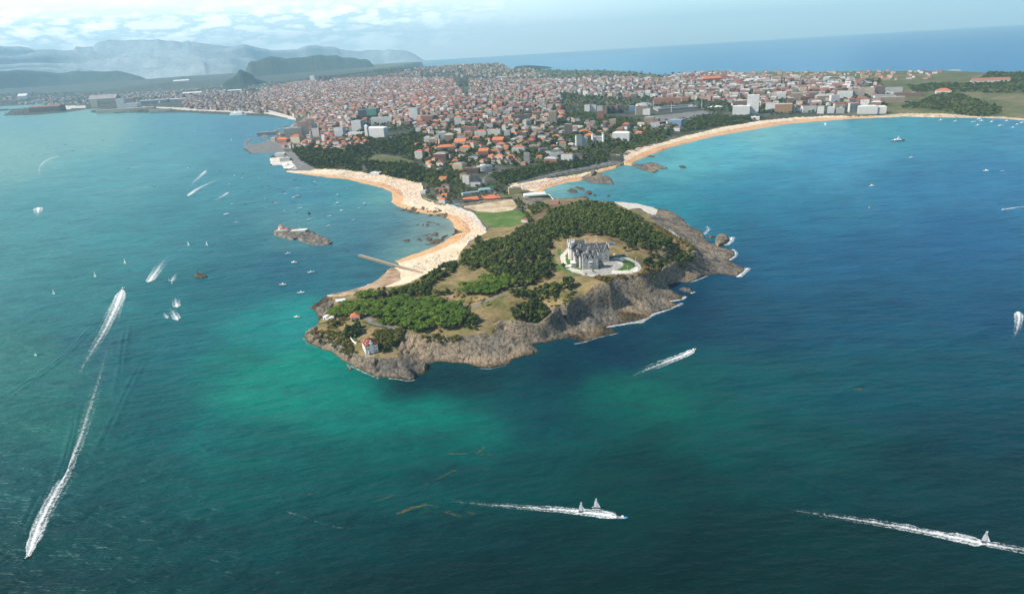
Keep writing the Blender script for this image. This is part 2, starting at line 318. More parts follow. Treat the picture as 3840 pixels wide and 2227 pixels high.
# surface classes, traced on the photograph: later ones win
ROCK, DRY, SAND, GREEN, PALE, CLAY, ROAD, PAVE, TOWN, WOODFLOOR, WETSAND, FIELD, PEB, PLAZA = range(14)
TOP = [(1227,1106),(1330,1104),(1420,1080),(1530,1062),(1590,1032),(1722,945),(1830,862),(2050,748),(2200,745),(2301,768),(2350,776),(2425,798),(2446,826),(2495,856),(2535,878),(2570,903),(2612,933),(2549,968),(2492,998),(2440,1010),(2404,1024),(2348,1029),(2261,1042),(2282,1066),(2296,1086),(2221,1096),(2166,1104),(2137,1137),(2071,1158),(2050,1195),(2000,1212),(1930,1200),(1870,1195),(1860,1215),(1848,1250),(1800,1257),(1722,1257),(1646,1261),(1570,1253),(1515,1244),(1490,1262),(1480,1295),(1500,1320),(1490,1343),(1440,1348),(1400,1345),(1340,1333),(1300,1305),(1260,1283),(1225,1262),(1185,1243),(1189,1222),(1205,1195),(1240,1160),(1260,1125)]
BEACH1 = [(1060,640),(1189,630),(1300,632),(1391,652),(1440,655),(1505,668),(1580,685),(1592,708),(1578,722),(1585,744),(1640,768),(1684,772),(1740,790),(1780,805),(1815,850),(1822,872),(1760,905),(1725,945),(1712,975),(1660,1015),(1590,1030),(1530,1062),(1420,1082),(1330,1104),(1240,1112),(1215,1106),(1303,1080),(1480,1000),(1470,970),(1740,870),(1700,810),(1480,785),(1400,700),(1250,690),(1060,655)]
BEACH1W = [(1060,646),(1189,655),(1303,664),(1379,680),(1450,692),(1500,715),(1516,740),(1500,764),(1570,782),(1650,795),(1715,812),(1752,840),(1765,868),(1720,905),(1630,945),(1500,985),(1440,960),(1740,870),(1640,830),(1450,790),(1400,720),(1200,690),(1060,660)]
BEACH2 = [(1915,706),(1900,690),(1950,678),(2080,665),(2160,655),(2270,628),(2340,606),(2335,560),(2290,580),(2330,585),(2300,570),(2480,535),(2560,512),(2700,478),(2860,452),(3000,438),(3110,434),(3340,436),(3345,446),(2960,480),(2540,570),(2400,620),(2340,628),(2240,655),(2180,690),(2040,728),(1990,716)]
BEACH2W = [(2010,722),(2030,702),(2120,674),(2190,660),(2244,640),(2340,612),(2385,585),(2440,560),(2560,528),(2700,495),(2860,466),(3000,449),(3200,438),(3340,440),(3345,450),(2960,485),(2540,575),(2400,622),(2340,628),(2240,655),(2180,690),(2040,728)]
BEACH3 = [(1046,566),(1160,574),(1180,588),(1100,588),(1030,584)]
SHORE_R = [(3395,425),(3528,424),(3681,432),(3757,432),(3860,434),(4100,440),(4100,480),(3395,450)]
POLYS = [(TOWN, [(900,700),(1060,640),(1300,632),(1391,652),(1505,668),(1580,685),(1600,744),(1700,770),(1860,740),(1915,706),(2340,606),(2480,530),(2700,475),(3110,434),(3345,432),(3300,395),(3380,330),(2800,290),(1900,290),(1700,250),(900,270),(-900,300),(-900,440),(900,440)]),
 (DRY, TOP),
 (WOODFLOOR, [(1920,873),(1975,830),(2060,760),(2200,752),(2370,800),(2480,870),(2580,945),(2600,975),(2540,1000),(2330,915),(2240,880),(2080,895),(2060,960),(2080,1010),(2030,1060),(1960,1060),(1850,1010),(1720,985),(1730,960),(1850,910)]),
 (WOODFLOOR, [(1225,1160),(1340,1120),(1500,1105),(1640,1110),(1750,1140),(1760,1180),(1710,1215),(1640,1235),(1560,1235),(1500,1215),(1400,1195),(1390,1165),(1250,1190)]),
 (FIELD, [(3700,330),(3840,330),(4200,340),(4200,430),(3760,432),(3690,400),(3600,370),(3520,350)]), (FIELD, [(3280,300),(3400,282),(3560,278),(3700,290),(3690,310),(3500,312),(3400,318)]),
 (FIELD, [(2000,305),(2150,300),(2330,310),(2330,318),(2150,322)]), (FIELD, [(2030,375),(2180,355),(2330,368),(2440,385),(2430,400),(2250,400),(2080,395)]), (FIELD, [(1330,610),(1500,620),(1560,600),(1420,580),(1350,590)]), (FIELD, [(1495,535),(1560,533),(1570,545),(1500,548)]), (FIELD, [(1595,617),(1640,610),(1640,622),(1600,628)]),
 (PALE, [(3050,455),(3395,424),(3528,424),(3681,436),(3760,436),(3900,450),(3900,470),(3395,450)]),
 (SAND, BEACH1), (SAND, BEACH2), (SAND, BEACH3), (WETSAND, BEACH1W), (WETSAND, BEACH2W), (PEB, [(1452,1008),(1417,1050),(1372,1073),(1303,1092),(1215,1108),(1330,1106),(1425,1082),(1500,1050),(1500,1020),(1475,1004)]),
 (PAVE, [(1640,746),(1690,768),(1740,786),(1776,800),(1822,860),(1812,864),(1765,808),(1700,780)]),
 (PALE, [(1740,775),(1920,748),(1942,772),(1920,790),(1850,797),(1790,792)]),
 (GREEN, [(1776,793),(1850,797),(1925,790),(1962,795),(1982,815),(1955,835),(1915,852),(1835,852)]),
 (CLAY, [(1729,742),(1790,734),(1801,747),(1735,749)]), (CLAY, [(1800,732),(1869,728),(1878,742),(1816,749)]),
 (ROAD, [(1940,690),(2060,665),(2160,648),(2270,622),(2334,612),(2338,605),(2260,608),(2150,632),(2050,655),(1950,680)]),
 (ROAD, [(1030,585),(1110,560),(1145,590),(1190,632),(1160,640),(1080,640)]), (ROAD, [(915,555),(960,545),(1050,555),(1080,570),(970,575),(940,575)]),
 (PAVE, [(1011,592),(1080,590),(1110,632),(1060,632),(1018,618)]),
 (PAVE, [(-900,404),(60,404),(250,412),(430,395),(700,415),(1000,428),(1110,452),(1110,440),(1000,410),(700,404),(400,395),(0,398)]),
 (ROAD, [(2440,436),(2640,414),(2668,426),(2570,448),(2470,462),(2430,450)]), (ROAD, [(900,512),(1110,460),(1150,440),(1165,500),(1120,560),(1050,560),(915,560)]), (ROAD, [(1104,478),(1140,440),(1158,430),(1166,432),(1160,480),(1130,520),(1110,520)]),
 (PAVE, [(2301,757),(2385,763),(2412,762),(2465,786),(2458,806),(2430,800),(2400,780),(2355,784)]),
 (PAVE, [(2116,946),(2129,931),(2142,930),(2126,955),(2117,975),(2122,990),(2140,1003),(2180,1012),(2262,1012),(2240,985),(2268,985),(2320,962),(2345,980),(2325,1003),(2290,1015),(2330,1016),(2365,1013),(2386,1000),(2380,985),(2355,972),(2315,967),(2320,958),(2360,968),(2395,985),(2404,1003),(2390,1018),(2360,1026),(2300,1028),(2260,1030),(2225,1036),(2190,1030),(2150,1019),(2120,1003),(2104,980),(2102,960)]),
 (PLAZA, [(2256,1010),(2248,990),(2268,985),(2312,968),(2326,975),(2300,980),(2335,997),(2312,1012),(2292,1015),(2290,1027),(2250,1029),(2195,1028),(2186,1016),(2240,1014)]),
 (GREEN, [(2118,958),(2128,944),(2140,936),(2150,945),(2150,985),(2175,1002),(2210,1010),(2180,1014),(2140,1005),(2122,990)]),
 (GREEN, [(2103,985),(2118,1003),(2148,1022),(2180,1033),(2160,1034),(2120,1020),(2098,995)]), (GREEN, [(2092,935),(2105,935),(2100,955),(2102,980),(2094,960)]),
 (GREEN, [(2328,980),(2350,973),(2375,985),(2384,998),(2366,1013),(2330,1016),(2308,1013),(2342,998)]),
 (GREEN, [(2063,968),(2078,966),(2085,985),(2066,982)]), (GREEN, [(2078,990),(2095,992),(2106,1014),(2086,1012)])]
def classify(px, py, x, y, z, pen):
    c = np.full(len(px), ROCK if pen else FIELD, np.int32)
    j = 3.0 if pen else 4.0
    for k, poly in POLYS:
        q = j if k in (DRY, SAND, WETSAND, PEB, WOODFLOOR, FIELD, TOWN) else 0.5
        jx = (fbm(x, y, 14, 3)-0.5)*2*q; jy = (fbm(x+900, y-400, 14, 3)-0.5)*2*q*0.7
        c[inpoly(px+jx, py+jy, poly)] = k
    return c
PATHS = [(2.6, [(1350,1172),(1375,1180),(1395,1204),(1430,1217),(1494,1227),(1560,1226),(1620,1222)]), (2.6, [(1780,1171),(1830,1150),(1870,1139),(1917,1131),(1960,1100)]), 
 (2.2, [(2190,1028),(2172,1052),(2150,1060)]), (4.5, [(1870,735),(1850,705),(1815,680),(1810,665),(1830,655),(1900,648),(2000,632),(2090,620),(2180,608)]), (3, [(1925,745),(1960,790),(1985,825),(2000,850)]), (3.5, [(1880,740),(1900,762),(1940,800)]), (2.5, [(1440,600),(1380,590),(1300,582),(1230,580)]), (2.2,[(1250,672),(1250,672)]), (2.0, [(2480,840),(2520,880),(2545,900)]), (2.5,[(2044,905),(2120,925)])]
def dist_path(x, y, line, z=15.0):
    d = np.full(len(x), 1e9)
    P = at(*np.array(line, float).T, z)[:, :2]
    for a, b in zip(P[:-1], P[1:]):
        ab = b-a; L = max(ab@ab, 1e-6); t = np.clip(((x-a[0])*ab[0]+(y-a[1])*ab[1])/L, 0, 1)
        d = np.minimum(d, np.hypot(x-a[0]-t*ab[0], y-a[1]-t*ab[1]))
    return d
# ---- materials of the ground
def ground_mat(name, c1, c2, c3, scale, rough=0.95, bmp=0.4, bs=0.5, dist=0.5):
    m, t, b = newmat(name); p = geo_pos(t)
    n1 = noise(t, p, scale, 6.0, 0.6); n2 = noise(t, p, scale*7, 4.0, 0.6)
    base = ramp(t, n1, [(0.32, c1), (0.5, c2), (0.68, c3)])
    v = ramp(t, n2, [(0.3, (0.72,)*3), (0.7, (1.25,)*3)])
    t.links.new(mixc(t, 1.0, base, v, 'MULTIPLY'), b.inputs['Base Color'])
    b.inputs['Roughness'].default_value = rough; b.inputs['Specular IOR Level'].default_value = 0.15
    bump(t, b, n2, bmp, dist)
    return m
def rock_mat():
    m, t, b = newmat('limestone'); p = geo_pos(t)
    n1 = noise(t, p, 0.035, 6.0, 0.6); n2 = noise(t, p, 0.30, 7.0, 0.68)
    st = noise(t, p, 0.10, 5.0, 0.6, stretch=(1.6, 0.35, 4.5), rot=R(-28))
    big = noise(t, p, 0.012, 4.0, 0.55)
    base = ramp(t, n1, [(0.30, (0.075, 0.07, 0.062)), (0.46, (0.125, 0.113, 0.098)), (0.58, (0.19, 0.17, 0.142)), (0.72, (0.255, 0.20, 0.135))])
    base = mixc(t, ramp(t, big, [(0.42, (0,)*3), (0.62, (0.75,)*3)]), base, (0.31, 0.235, 0.155))
    v = ramp(t, n2, [(0.28, (0.45, 0.45, 0.45)), (0.48, (0.92, 0.92, 0.92)), (0.7, (1.3, 1.27, 1.2))])
    s2 = ramp(t, st, [(0.36, (0.34, 0.34, 0.36)), (0.44, (0.85, 0.85, 0.85)), (0.52, (1.08, 1.07, 1.05)), (0.58, (0.72, 0.71, 0.7)), (0.66, (1.15, 1.13, 1.1))])
    c = mixc(t, 1.0, mixc(t, 1.0, base, v, 'MULTIPLY'), s2, 'MULTIPLY')
    # open joints across the slabs
    wn_ = t.nodes.new('ShaderNodeTexNoise'); wn_.inputs['Scale'].default_value = .05; t.links.new(p, wn_.inputs['Vector'])
    wv = N(t, 'ShaderNodeVectorMath', _operation='SCALE', Scale=9.0); t.links.new(wn_.outputs[1], wv.inputs[0]); wa = N(t, 'ShaderNodeVectorMath', _operation='ADD'); t.links.new(wv.outputs[0], wa.inputs[0]); t.links.new(p, wa.inputs[1])
    vm = t.nodes.new('ShaderNodeMapping'); vm.inputs['Scale'].default_value = (2.4, .30, 2.2); vm.inputs['Rotation'].default_value = (0, 0, R(-32)); t.links.new(wa.outputs[0], vm.inputs[0])
    vo = N(t, 'ShaderNodeTexVoronoi', _feature='DISTANCE_TO_EDGE', Scale=.07); t.links.new(vm.outputs[0], vo.inputs['Vector'])
    jt = ramp(t, vo.outputs[0], [(0.0, (.28, .28, .29)), (.035, (.55,)*3), (.075, (1,)*3)]); c = mixc(t, .8, c, jt, 'MULTIPLY')
    sp = N(t, 'ShaderNodeSeparateXYZ'); t.links.new(p, sp.inputs[0])
    zz = math_n(t, 'ADD', sp.outputs[2], math_n(t, 'MULTIPLY', n2, 2.0))
    wet = ramp(t, math_n(t, 'MULTIPLY', zz, 0.2), [(0.24, (0.22, 0.20, 0.16)), (0.36, (0.75, 0.62, 0.42)), (0.62, (1, 1, 1))])
    t.links.new(mixc(t, 1.0, c, wet, 'MULTIPLY'), b.inputs['Base Color'])
    # scrub and dry grass caught on the ledges above the spray
    b.inputs['Roughness'].default_value = 0.9; b.inputs['Specular IOR Level'].default_value = 0.2
    bump(t, b, math_n(t, 'ADD', n2, math_n(t, 'MULTIPLY', st, 0.8)), 1.0, 1.6)
    return m
GM = {ROCK: rock_mat(),
 DRY: ground_mat('dry_turf', (0.09, 0.095, 0.03), (0.19, 0.145, 0.062), (0.30, 0.21, 0.115), 0.028),
 SAND: ground_mat('dry_sand', (0.56, 0.43, 0.29), (0.64, 0.51, 0.36), (0.69, 0.56, 0.41), 0.02, bmp=0.2),
 WETSAND: ground_mat('wet_sand', (0.50, 0.27, 0.115), (0.57, 0.33, 0.155), (0.60, 0.37, 0.19), 0.02, 0.55, 0.05),
 GREEN: ground_mat('lawn', (0.045, 0.10, 0.02), (0.075, 0.135, 0.03), (0.16, 0.165, 0.06), 0.03),
 PALE: ground_mat('bare_earth', (0.30, 0.22, 0.13), (0.46, 0.36, 0.24), (0.55, 0.45, 0.31), 0.03),
 CLAY: ground_mat('clay', (0.46, 0.13, 0.06), (0.52, 0.16, 0.075), (0.56, 0.18, 0.085), 0.05),
 ROAD: ground_mat('asphalt', (0.11, 0.11, 0.11), (0.16, 0.155, 0.15), (0.2, 0.195, 0.185), 0.06),
 PAVE: ground_mat('paving', (0.42, 0.38, 0.33), (0.52, 0.48, 0.42), (0.6, 0.56, 0.5), 0.09),
 TOWN: ground_mat('town_ground', (0.028, 0.040, 0.016), (0.055, 0.058, 0.036), (0.13, 0.12, 0.108), 0.012),
 WOODFLOOR: ground_mat('wood_floor', (0.07, 0.055, 0.025), (0.13, 0.09, 0.045), (0.2, 0.14, 0.075), 0.05),
 FIELD: ground_mat('pasture', (0.055, 0.075, 0.022), (0.10, 0.105, 0.045), (0.17, 0.14, 0.075), 0.006)}
GM[PEB] = ground_mat('pebbles', (0.20, 0.13, 0.075), (0.34, 0.235, 0.15), (0.46, 0.34, 0.23), 0.06, bmp=.8)
GM[PLAZA] = ground_mat('plaza_slabs', (0.22, 0.21, 0.20), (0.30, 0.285, 0.265), (0.40, 0.375, 0.345), 0.25)
CNAME = {PLAZA: 'paved_forecourt', PEB: 'pebble_beach', ROCK: 'rocky_shore', DRY: 'dry_grass_ground', SAND: 'dry_beach', WETSAND: 'wet_beach', GREEN: 'lawn', PALE: 'bare_ground', CLAY: 'tennis_court_ground', ROAD: 'road', PAVE: 'paved_path', TOWN: 'town_ground', WOODFLOOR: 'woodland_ground', FIELD: 'grass_field'}
CLAB = {PLAZA: 'grey slab paved forecourt of the palace', PEB: 'stony brown shore below the jetty', ROCK: 'layered grey limestone shore round the headland', DRY: 'sunburnt dry grass on the headland', SAND: 'pale dry upper sand of the beaches', WETSAND: 'darker orange wet sand at the water edge', GREEN: 'mown green lawn', PALE: 'bare pale earth', CLAY: 'orange clay of the tennis courts', ROAD: 'grey asphalt roads and car parks', PAVE: 'light paved paths, terraces and quays', TOWN: 'ground of the town', WOODFLOOR: 'needle covered ground under the trees', FIELD: 'grass fields beyond the town'}
class HGrid:                                   # height lookup on a regular grid
    def __init__(s, x0, x1, y0, y1, h):
        s.x0, s.y0, s.h = x0, y0, h; s.nx = int((x1-x0)/h)+1; s.ny = int((y1-y0)/h)+1
        X, Y = np.meshgrid(x0+h*np.arange(s.nx), y0+h*np.arange(s.ny)); s.X, s.Y = X.ravel(), Y.ravel(); s.Z = None
    def get(s, x, y):
        u = np.clip((x-s.x0)/s.h, 0, s.nx-1.001); v = np.clip((y-s.y0)/s.h, 0, s.ny-1.001); i = u.astype(int); j = v.astype(int); u -= i; v -= j
        Z = s.Z.reshape(s.ny, s.nx)
        return (Z[j, i]*(1-u)+Z[j, i+1]*u)*(1-v)+(Z[j+1, i]*(1-u)+Z[j+1, i+1]*u)*v
def emit(V, nx, ny, cls_f, land_f, tagname):
    idx = np.arange(nx*ny).reshape(ny, nx)
    Q = np.stack([idx[:-1, :-1], idx[:-1, 1:], idx[1:, 1:], idx[1:, :-1]], -1).reshape(-1, 4)
    Q = Q[land_f]; cf = cls_f[land_f]
    for k in np.unique(cf):
        q = Q[cf == k]; u, inv = np.unique(q, return_inverse=True)
        o = mesh_np(CNAME[int(k)], V[u], inv.reshape(-1, 4), GM[int(k)], smooth=True)
        tag(o, CLAB[int(k)]+tagname, None, None, 'structure')
# ---- near sheet: the headland, 1.7 m grid
hg = HGrid(-345, 520, 690, PEN_Y, 1.7)
wx = (fbm(hg.X, hg.Y, 16, 4)-0.5)*9; wy = (fbm(hg.X+500, hg.Y+300, 16, 4)-0.5)*9
land = on_land(hg.X+wx, hg.Y+wy)
z = np.full(len(hg.X), -2.0)
li = np.flatnonzero(land)
z[li] = np.maximum(rbf(hg.X[li], hg.Y[li]), 0.35)
px_, py_ = pix(np.c_[hg.X, hg.Y, np.maximum(z, 0)])
cls = classify(px_, py_, hg.X, hg.Y, z, True)
for w_, line in PATHS:
    m = (dist_path(hg.X, hg.Y, line, 20.0) < w_) & ((cls == DRY) | (cls == WOODFLOOR)); cls[m] = ROAD if w_ > 2 else PAVE
rockm = land & (cls == ROCK)
rx, ry = hg.X[rockm], hg.Y[rockm]
rough = (fbm(rx, ry, 26, 6, 0.58)-0.5)*10.0-np.clip(0.07-np.abs(fbm(rx*.9+ry*.25, ry*.5-rx*.1, 20, 4)-0.5), 0, 1)*52-np.clip(0.05-np.abs(fbm(rx+300, ry+80, 34, 4)-0.5), 0, 1)*70+1.2
zr = z[rockm]
edge = np.clip(zr/5.0, 0.05, 1.0)
left = np.clip((-60-rx)/110, 0.22, 1.35)          # the western point is jagged, the eastern slabs are smooth
zz_ = zr+rough*edge*left
# bedding planes step the cliffs into ledges
lam = 2.6+1.2*vnoise(rx/60, ry/60); ph = zz_/lam+0.02*rx
zz_ = zz_+0.55*lam*(np.sin(2*math.pi*ph)/(2*math.pi))*1.5
z[rockm] = np.maximum(zz_, 0.3)
dr = land & ((cls == DRY) | (cls == WOODFLOOR)); z[dr] += (fbm(hg.X[dr], hg.Y[dr], 22, 4)-0.5)*1.6
hg.Z = z
V = np.c_[hg.X, hg.Y, z]
l2 = land.reshape(hg.ny, hg.nx)
lf = (l2[:-1, :-1] | l2[:-1, 1:] | l2[1:, 1:] | l2[1:, :-1]).ravel()
c2 = np.where(land, cls, -1).reshape(hg.ny, hg.nx)
cq = np.max(np.stack([c2[:-1, :-1], c2[:-1, 1:], c2[1:, 1:], c2[1:, :-1]]), 0)
steep = np.abs(np.gradient(z.reshape(hg.ny, hg.nx), hg.h)); steep = np.maximum(steep[0], steep[1])[:-1, :-1]
cq = np.where((steep > 0.85) & np.isin(cq, (DRY, WOODFLOOR, SAND)), ROCK, cq)
emit(V, hg.nx, hg.ny, cq.ravel(), lf, ' on the headland')
# ---- mainland sheet: rows of equal spacing in 1/distance, a fan of columns
NR, NC = 330, 1500
Yr = 1.0/np.linspace(1/(PEN_Y-1.7), 1/31000.0, NR); ur = np.linspace(-1.05, 1.0, NC)
MX = (Yr[:, None]*ur[None]).ravel(); MY = np.repeat(Yr, NC)
am = np.minimum(16, MY*0.004)
mland = on_land(MX+(fbm(MX, MY, 40, 3)-0.5)*am, MY+(fbm(MX+99, MY, 40, 3)-0.5)*am)
mz = np.full(len(MX), -2.0); li = np.flatnonzero(mland); mz[li] = np.maximum(rbf(MX[li], MY[li]), 0.5)
far = np.clip((MY-5000)/9000, 0, 1)*mland
mz += far*(fbm(MX, MY, 1500, 5)-0.45)*60*np.clip((6000-MX)/6000, 0.25, 1)*mland
mpx, mpy = pix(np.c_[MX, MY, np.maximum(mz, 0)])
mcls = classify(mpx, mpy, MX, MY, mz, False)
for w_, line in PATHS:
    m = (dist_path(MX, MY, line, 14.0) < w_*1.3) & (mcls == TOWN); mcls[m] = ROAD
mcls[mland & (mcls == FIELD) & (mz < 3) & (MX > 0)] = ROCK
V = np.c_[MX, MY, mz]
l2 = mland.reshape(NR, NC); lf = (l2[:-1, :-1] | l2[:-1, 1:] | l2[1:, 1:] | l2[1:, :-1]).ravel()
c2 = np.where(mland, mcls, -1).reshape(NR, NC)
cq = np.max(np.stack([c2[:-1, :-1], c2[:-1, 1:], c2[1:, 1:], c2[1:, :-1]]), 0)
emit(V, NC, NR, cq.ravel(), lf, ' on the mainland')
MZ = mz.reshape(NR, NC)
def height(x, y):
    x = np.atleast_1d(np.asarray(x, float)); y = np.atleast_1d(np.asarray(y, float))
    out = np.zeros(len(x)); a = y < PEN_Y-3
    if a.any(): out[a] = hg.get(x[a], y[a])
    b = ~a
    if b.any():
        yy = np.clip(y[b], PEN_Y, 30800); v = (1/(PEN_Y-1.7)-1/yy)/(1/(PEN_Y-1.7)-1/31000.0)*(NR-1); j = np.clip(v.astype(int), 0, NR-2); v -= j
        u = np.clip((x[b]/y[b]+1.05)/2.05*(NC-1), 0, NC-1.001); i = u.astype(int); u -= i
        out[b] = (MZ[j, i]*(1-u)+MZ[j, i+1]*u)*(1-v)+(MZ[j+1, i]*(1-u)+MZ[j+1, i+1]*u)*v
    return out
def ground(px, py, up=0.0):
    """terrain point under photograph pixels (up: height above it that shows at that pixel)"""
    px = np.atleast_1d(np.asarray(px, float)); py = np.atleast_1d(np.asarray(py, float)); zz = np.full(len(px), 10.0)
    for _ in range(14):
        P = at(px, py, zz+up); zz = 0.5*zz+0.5*np.maximum(height(P[:, 0], P[:, 1]), 0)
    P[:, 2] = np.maximum(height(P[:, 0], P[:, 1]), 0)
    return P
# ---- mountain ridges, each with its own distance, height and depth
def ridge(name, label, D, line, mat, depth, foot=40.0, jag=0.0):
    l = np.array(line, float); xs = np.linspace(l[0, 0], l[-1, 0], 260); ys = np.interp(xs, l[:, 0], l[:, 1])
    d = ray(xs, ys); hd = np.hypot(d[:, 0], d[:, 1]); Dv = D*(1+0.06*np.sin(xs/170.0))
    P = d*(Dv/hd)[:, None]; top = CAMH+P[:, 2]; tp_ = np.clip(np.minimum(xs-xs[0], xs[-1]-xs)/(0.10*(xs[-1]-xs[0])), 0, 1); tp_ = tp_*tp_*(3-2*tp_); top = foot*.3+(np.maximum(top+(fbm(xs, xs*0, 40, 4)-0.5)*jag, foot)-foot*.3)*tp_
    dirs = d[:, :2]/hd[:, None]; V = []; prof = [(-1.0, 0.0), (-0.72, 0.16), (-0.5, 0.34), (-0.3, 0.58), (-0.13, 0.83), (0, 1.0), (0.15, 0.86), (0.45, 0.5), (1.0, 0.0)]
    for k, (o, h) in enumerate(prof):
        q = dirs*(Dv+o*depth)[:, None]
        nz = (fbm(xs*2+31*k, xs*0+7*k, 30, 4)-0.5)*0.34*h*(1-h)*4
        V.append(np.c_[q, foot*0.2+(top-foot*0.2)*np.clip(h+nz*(0.4 if k != 5 else 0), 0, 1)])
    n = len(xs); V = np.vstack(V); idx = np.arange(n*len(prof)).reshape(len(prof), n)
    Q = np.stack([idx[:-1, :-1], idx[:-1, 1:], idx[1:, 1:], idx[1:, :-1]], -1).reshape(-1, 4)
    return tag(mesh_np(name, V, Q, mat, smooth=True), label, None, None, 'structure')
hillmat = ground_mat('hill_scrub', (0.018, 0.030, 0.016), (0.030, 0.045, 0.024), (0.055, 0.07, 0.04), 0.0022, dist=20.0)
farmat = ground_mat('haze_tinted_rock', (0.20, 0.25, 0.27), (0.27, 0.32, 0.34), (0.35, 0.39, 0.40), 0.0012, dist=40.0)  # pale limestone, lightened and blued to stand in for haze
z38 = lambda l, ox=0: [(ox+x*.38125, y*.38125) for x, y in l]
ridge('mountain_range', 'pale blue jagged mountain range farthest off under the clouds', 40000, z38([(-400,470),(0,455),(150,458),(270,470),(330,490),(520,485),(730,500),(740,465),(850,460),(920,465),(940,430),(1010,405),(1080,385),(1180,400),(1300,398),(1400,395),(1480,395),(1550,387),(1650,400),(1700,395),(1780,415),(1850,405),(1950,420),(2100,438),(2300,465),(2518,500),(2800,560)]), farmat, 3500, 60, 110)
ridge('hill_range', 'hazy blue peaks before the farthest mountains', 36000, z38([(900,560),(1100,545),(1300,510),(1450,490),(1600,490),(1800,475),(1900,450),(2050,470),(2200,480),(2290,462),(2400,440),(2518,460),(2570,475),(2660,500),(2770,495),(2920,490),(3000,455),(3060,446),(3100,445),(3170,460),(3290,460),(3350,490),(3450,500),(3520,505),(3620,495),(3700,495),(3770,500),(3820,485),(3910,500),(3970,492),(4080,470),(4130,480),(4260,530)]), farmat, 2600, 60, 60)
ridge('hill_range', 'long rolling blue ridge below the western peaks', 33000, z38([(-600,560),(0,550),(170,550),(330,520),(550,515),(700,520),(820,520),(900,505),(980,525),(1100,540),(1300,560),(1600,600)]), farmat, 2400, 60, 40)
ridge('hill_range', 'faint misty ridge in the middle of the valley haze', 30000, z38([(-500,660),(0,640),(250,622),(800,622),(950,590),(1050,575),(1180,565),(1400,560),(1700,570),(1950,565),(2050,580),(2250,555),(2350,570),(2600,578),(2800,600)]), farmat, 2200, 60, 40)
ridge('hill_range', 'dark low wooded hills beyond the port plain', 27000, z38([(-800,690),(0,685),(170,672),(300,662),(500,665),(600,675),(700,682),(760,675),(900,690),(960,672),(1100,667),(1300,680),(1500,670),(1700,652),(1850,650),(1900,627),(2000,607),(2040,630),(2200,640),(2420,650),(2600,650)]), farmat, 2600, 60, 40)  # wooded hills in the pale colour that has haze painted in
ridge('wooded_hill', 'dark double topped hill behind the town', 20000, z38([(2320,690),(2400,640),(2450,610),(2518,600),(2600,575),(2660,560),(2720,562),(2820,580),(2920,570),(3000,565),(3070,550),(3140,541),(3220,548),(3310,543),(3370,570),(3470,570),(3540,585),(3590,580),(3640,600),(3680,625),(3760,660)]), hillmat, 2300, 50, 30)
ridge('wooded_hill', 'small steep wooded hill standing alone in the plain', 14500, z38([(2150,835),(2210,805),(2280,770),(2320,745),(2345,700),(2370,690),(2420,710),(2480,735),(2515,772),(2600,800),(2680,840)]), hillmat, 800, 30, 14)
ridge('wooded_hill', 'long dark hills at the edge of the bay plain', 23000, z38([(-700,760),(0,705),(150,690),(350,700),(560,720),(760,700),(1000,705),(1150,695),(1250,720),(1400,760),(1600,790)]), hillmat, 1500, 20, 40)
ridge('island', 'low flat island off the far coast', 14500, z38([(5030,668),(5080,655),(5140,648),(5200,645),(5300,650),(5420,660),(5440,672)]), hillmat, 250, 2, 4)
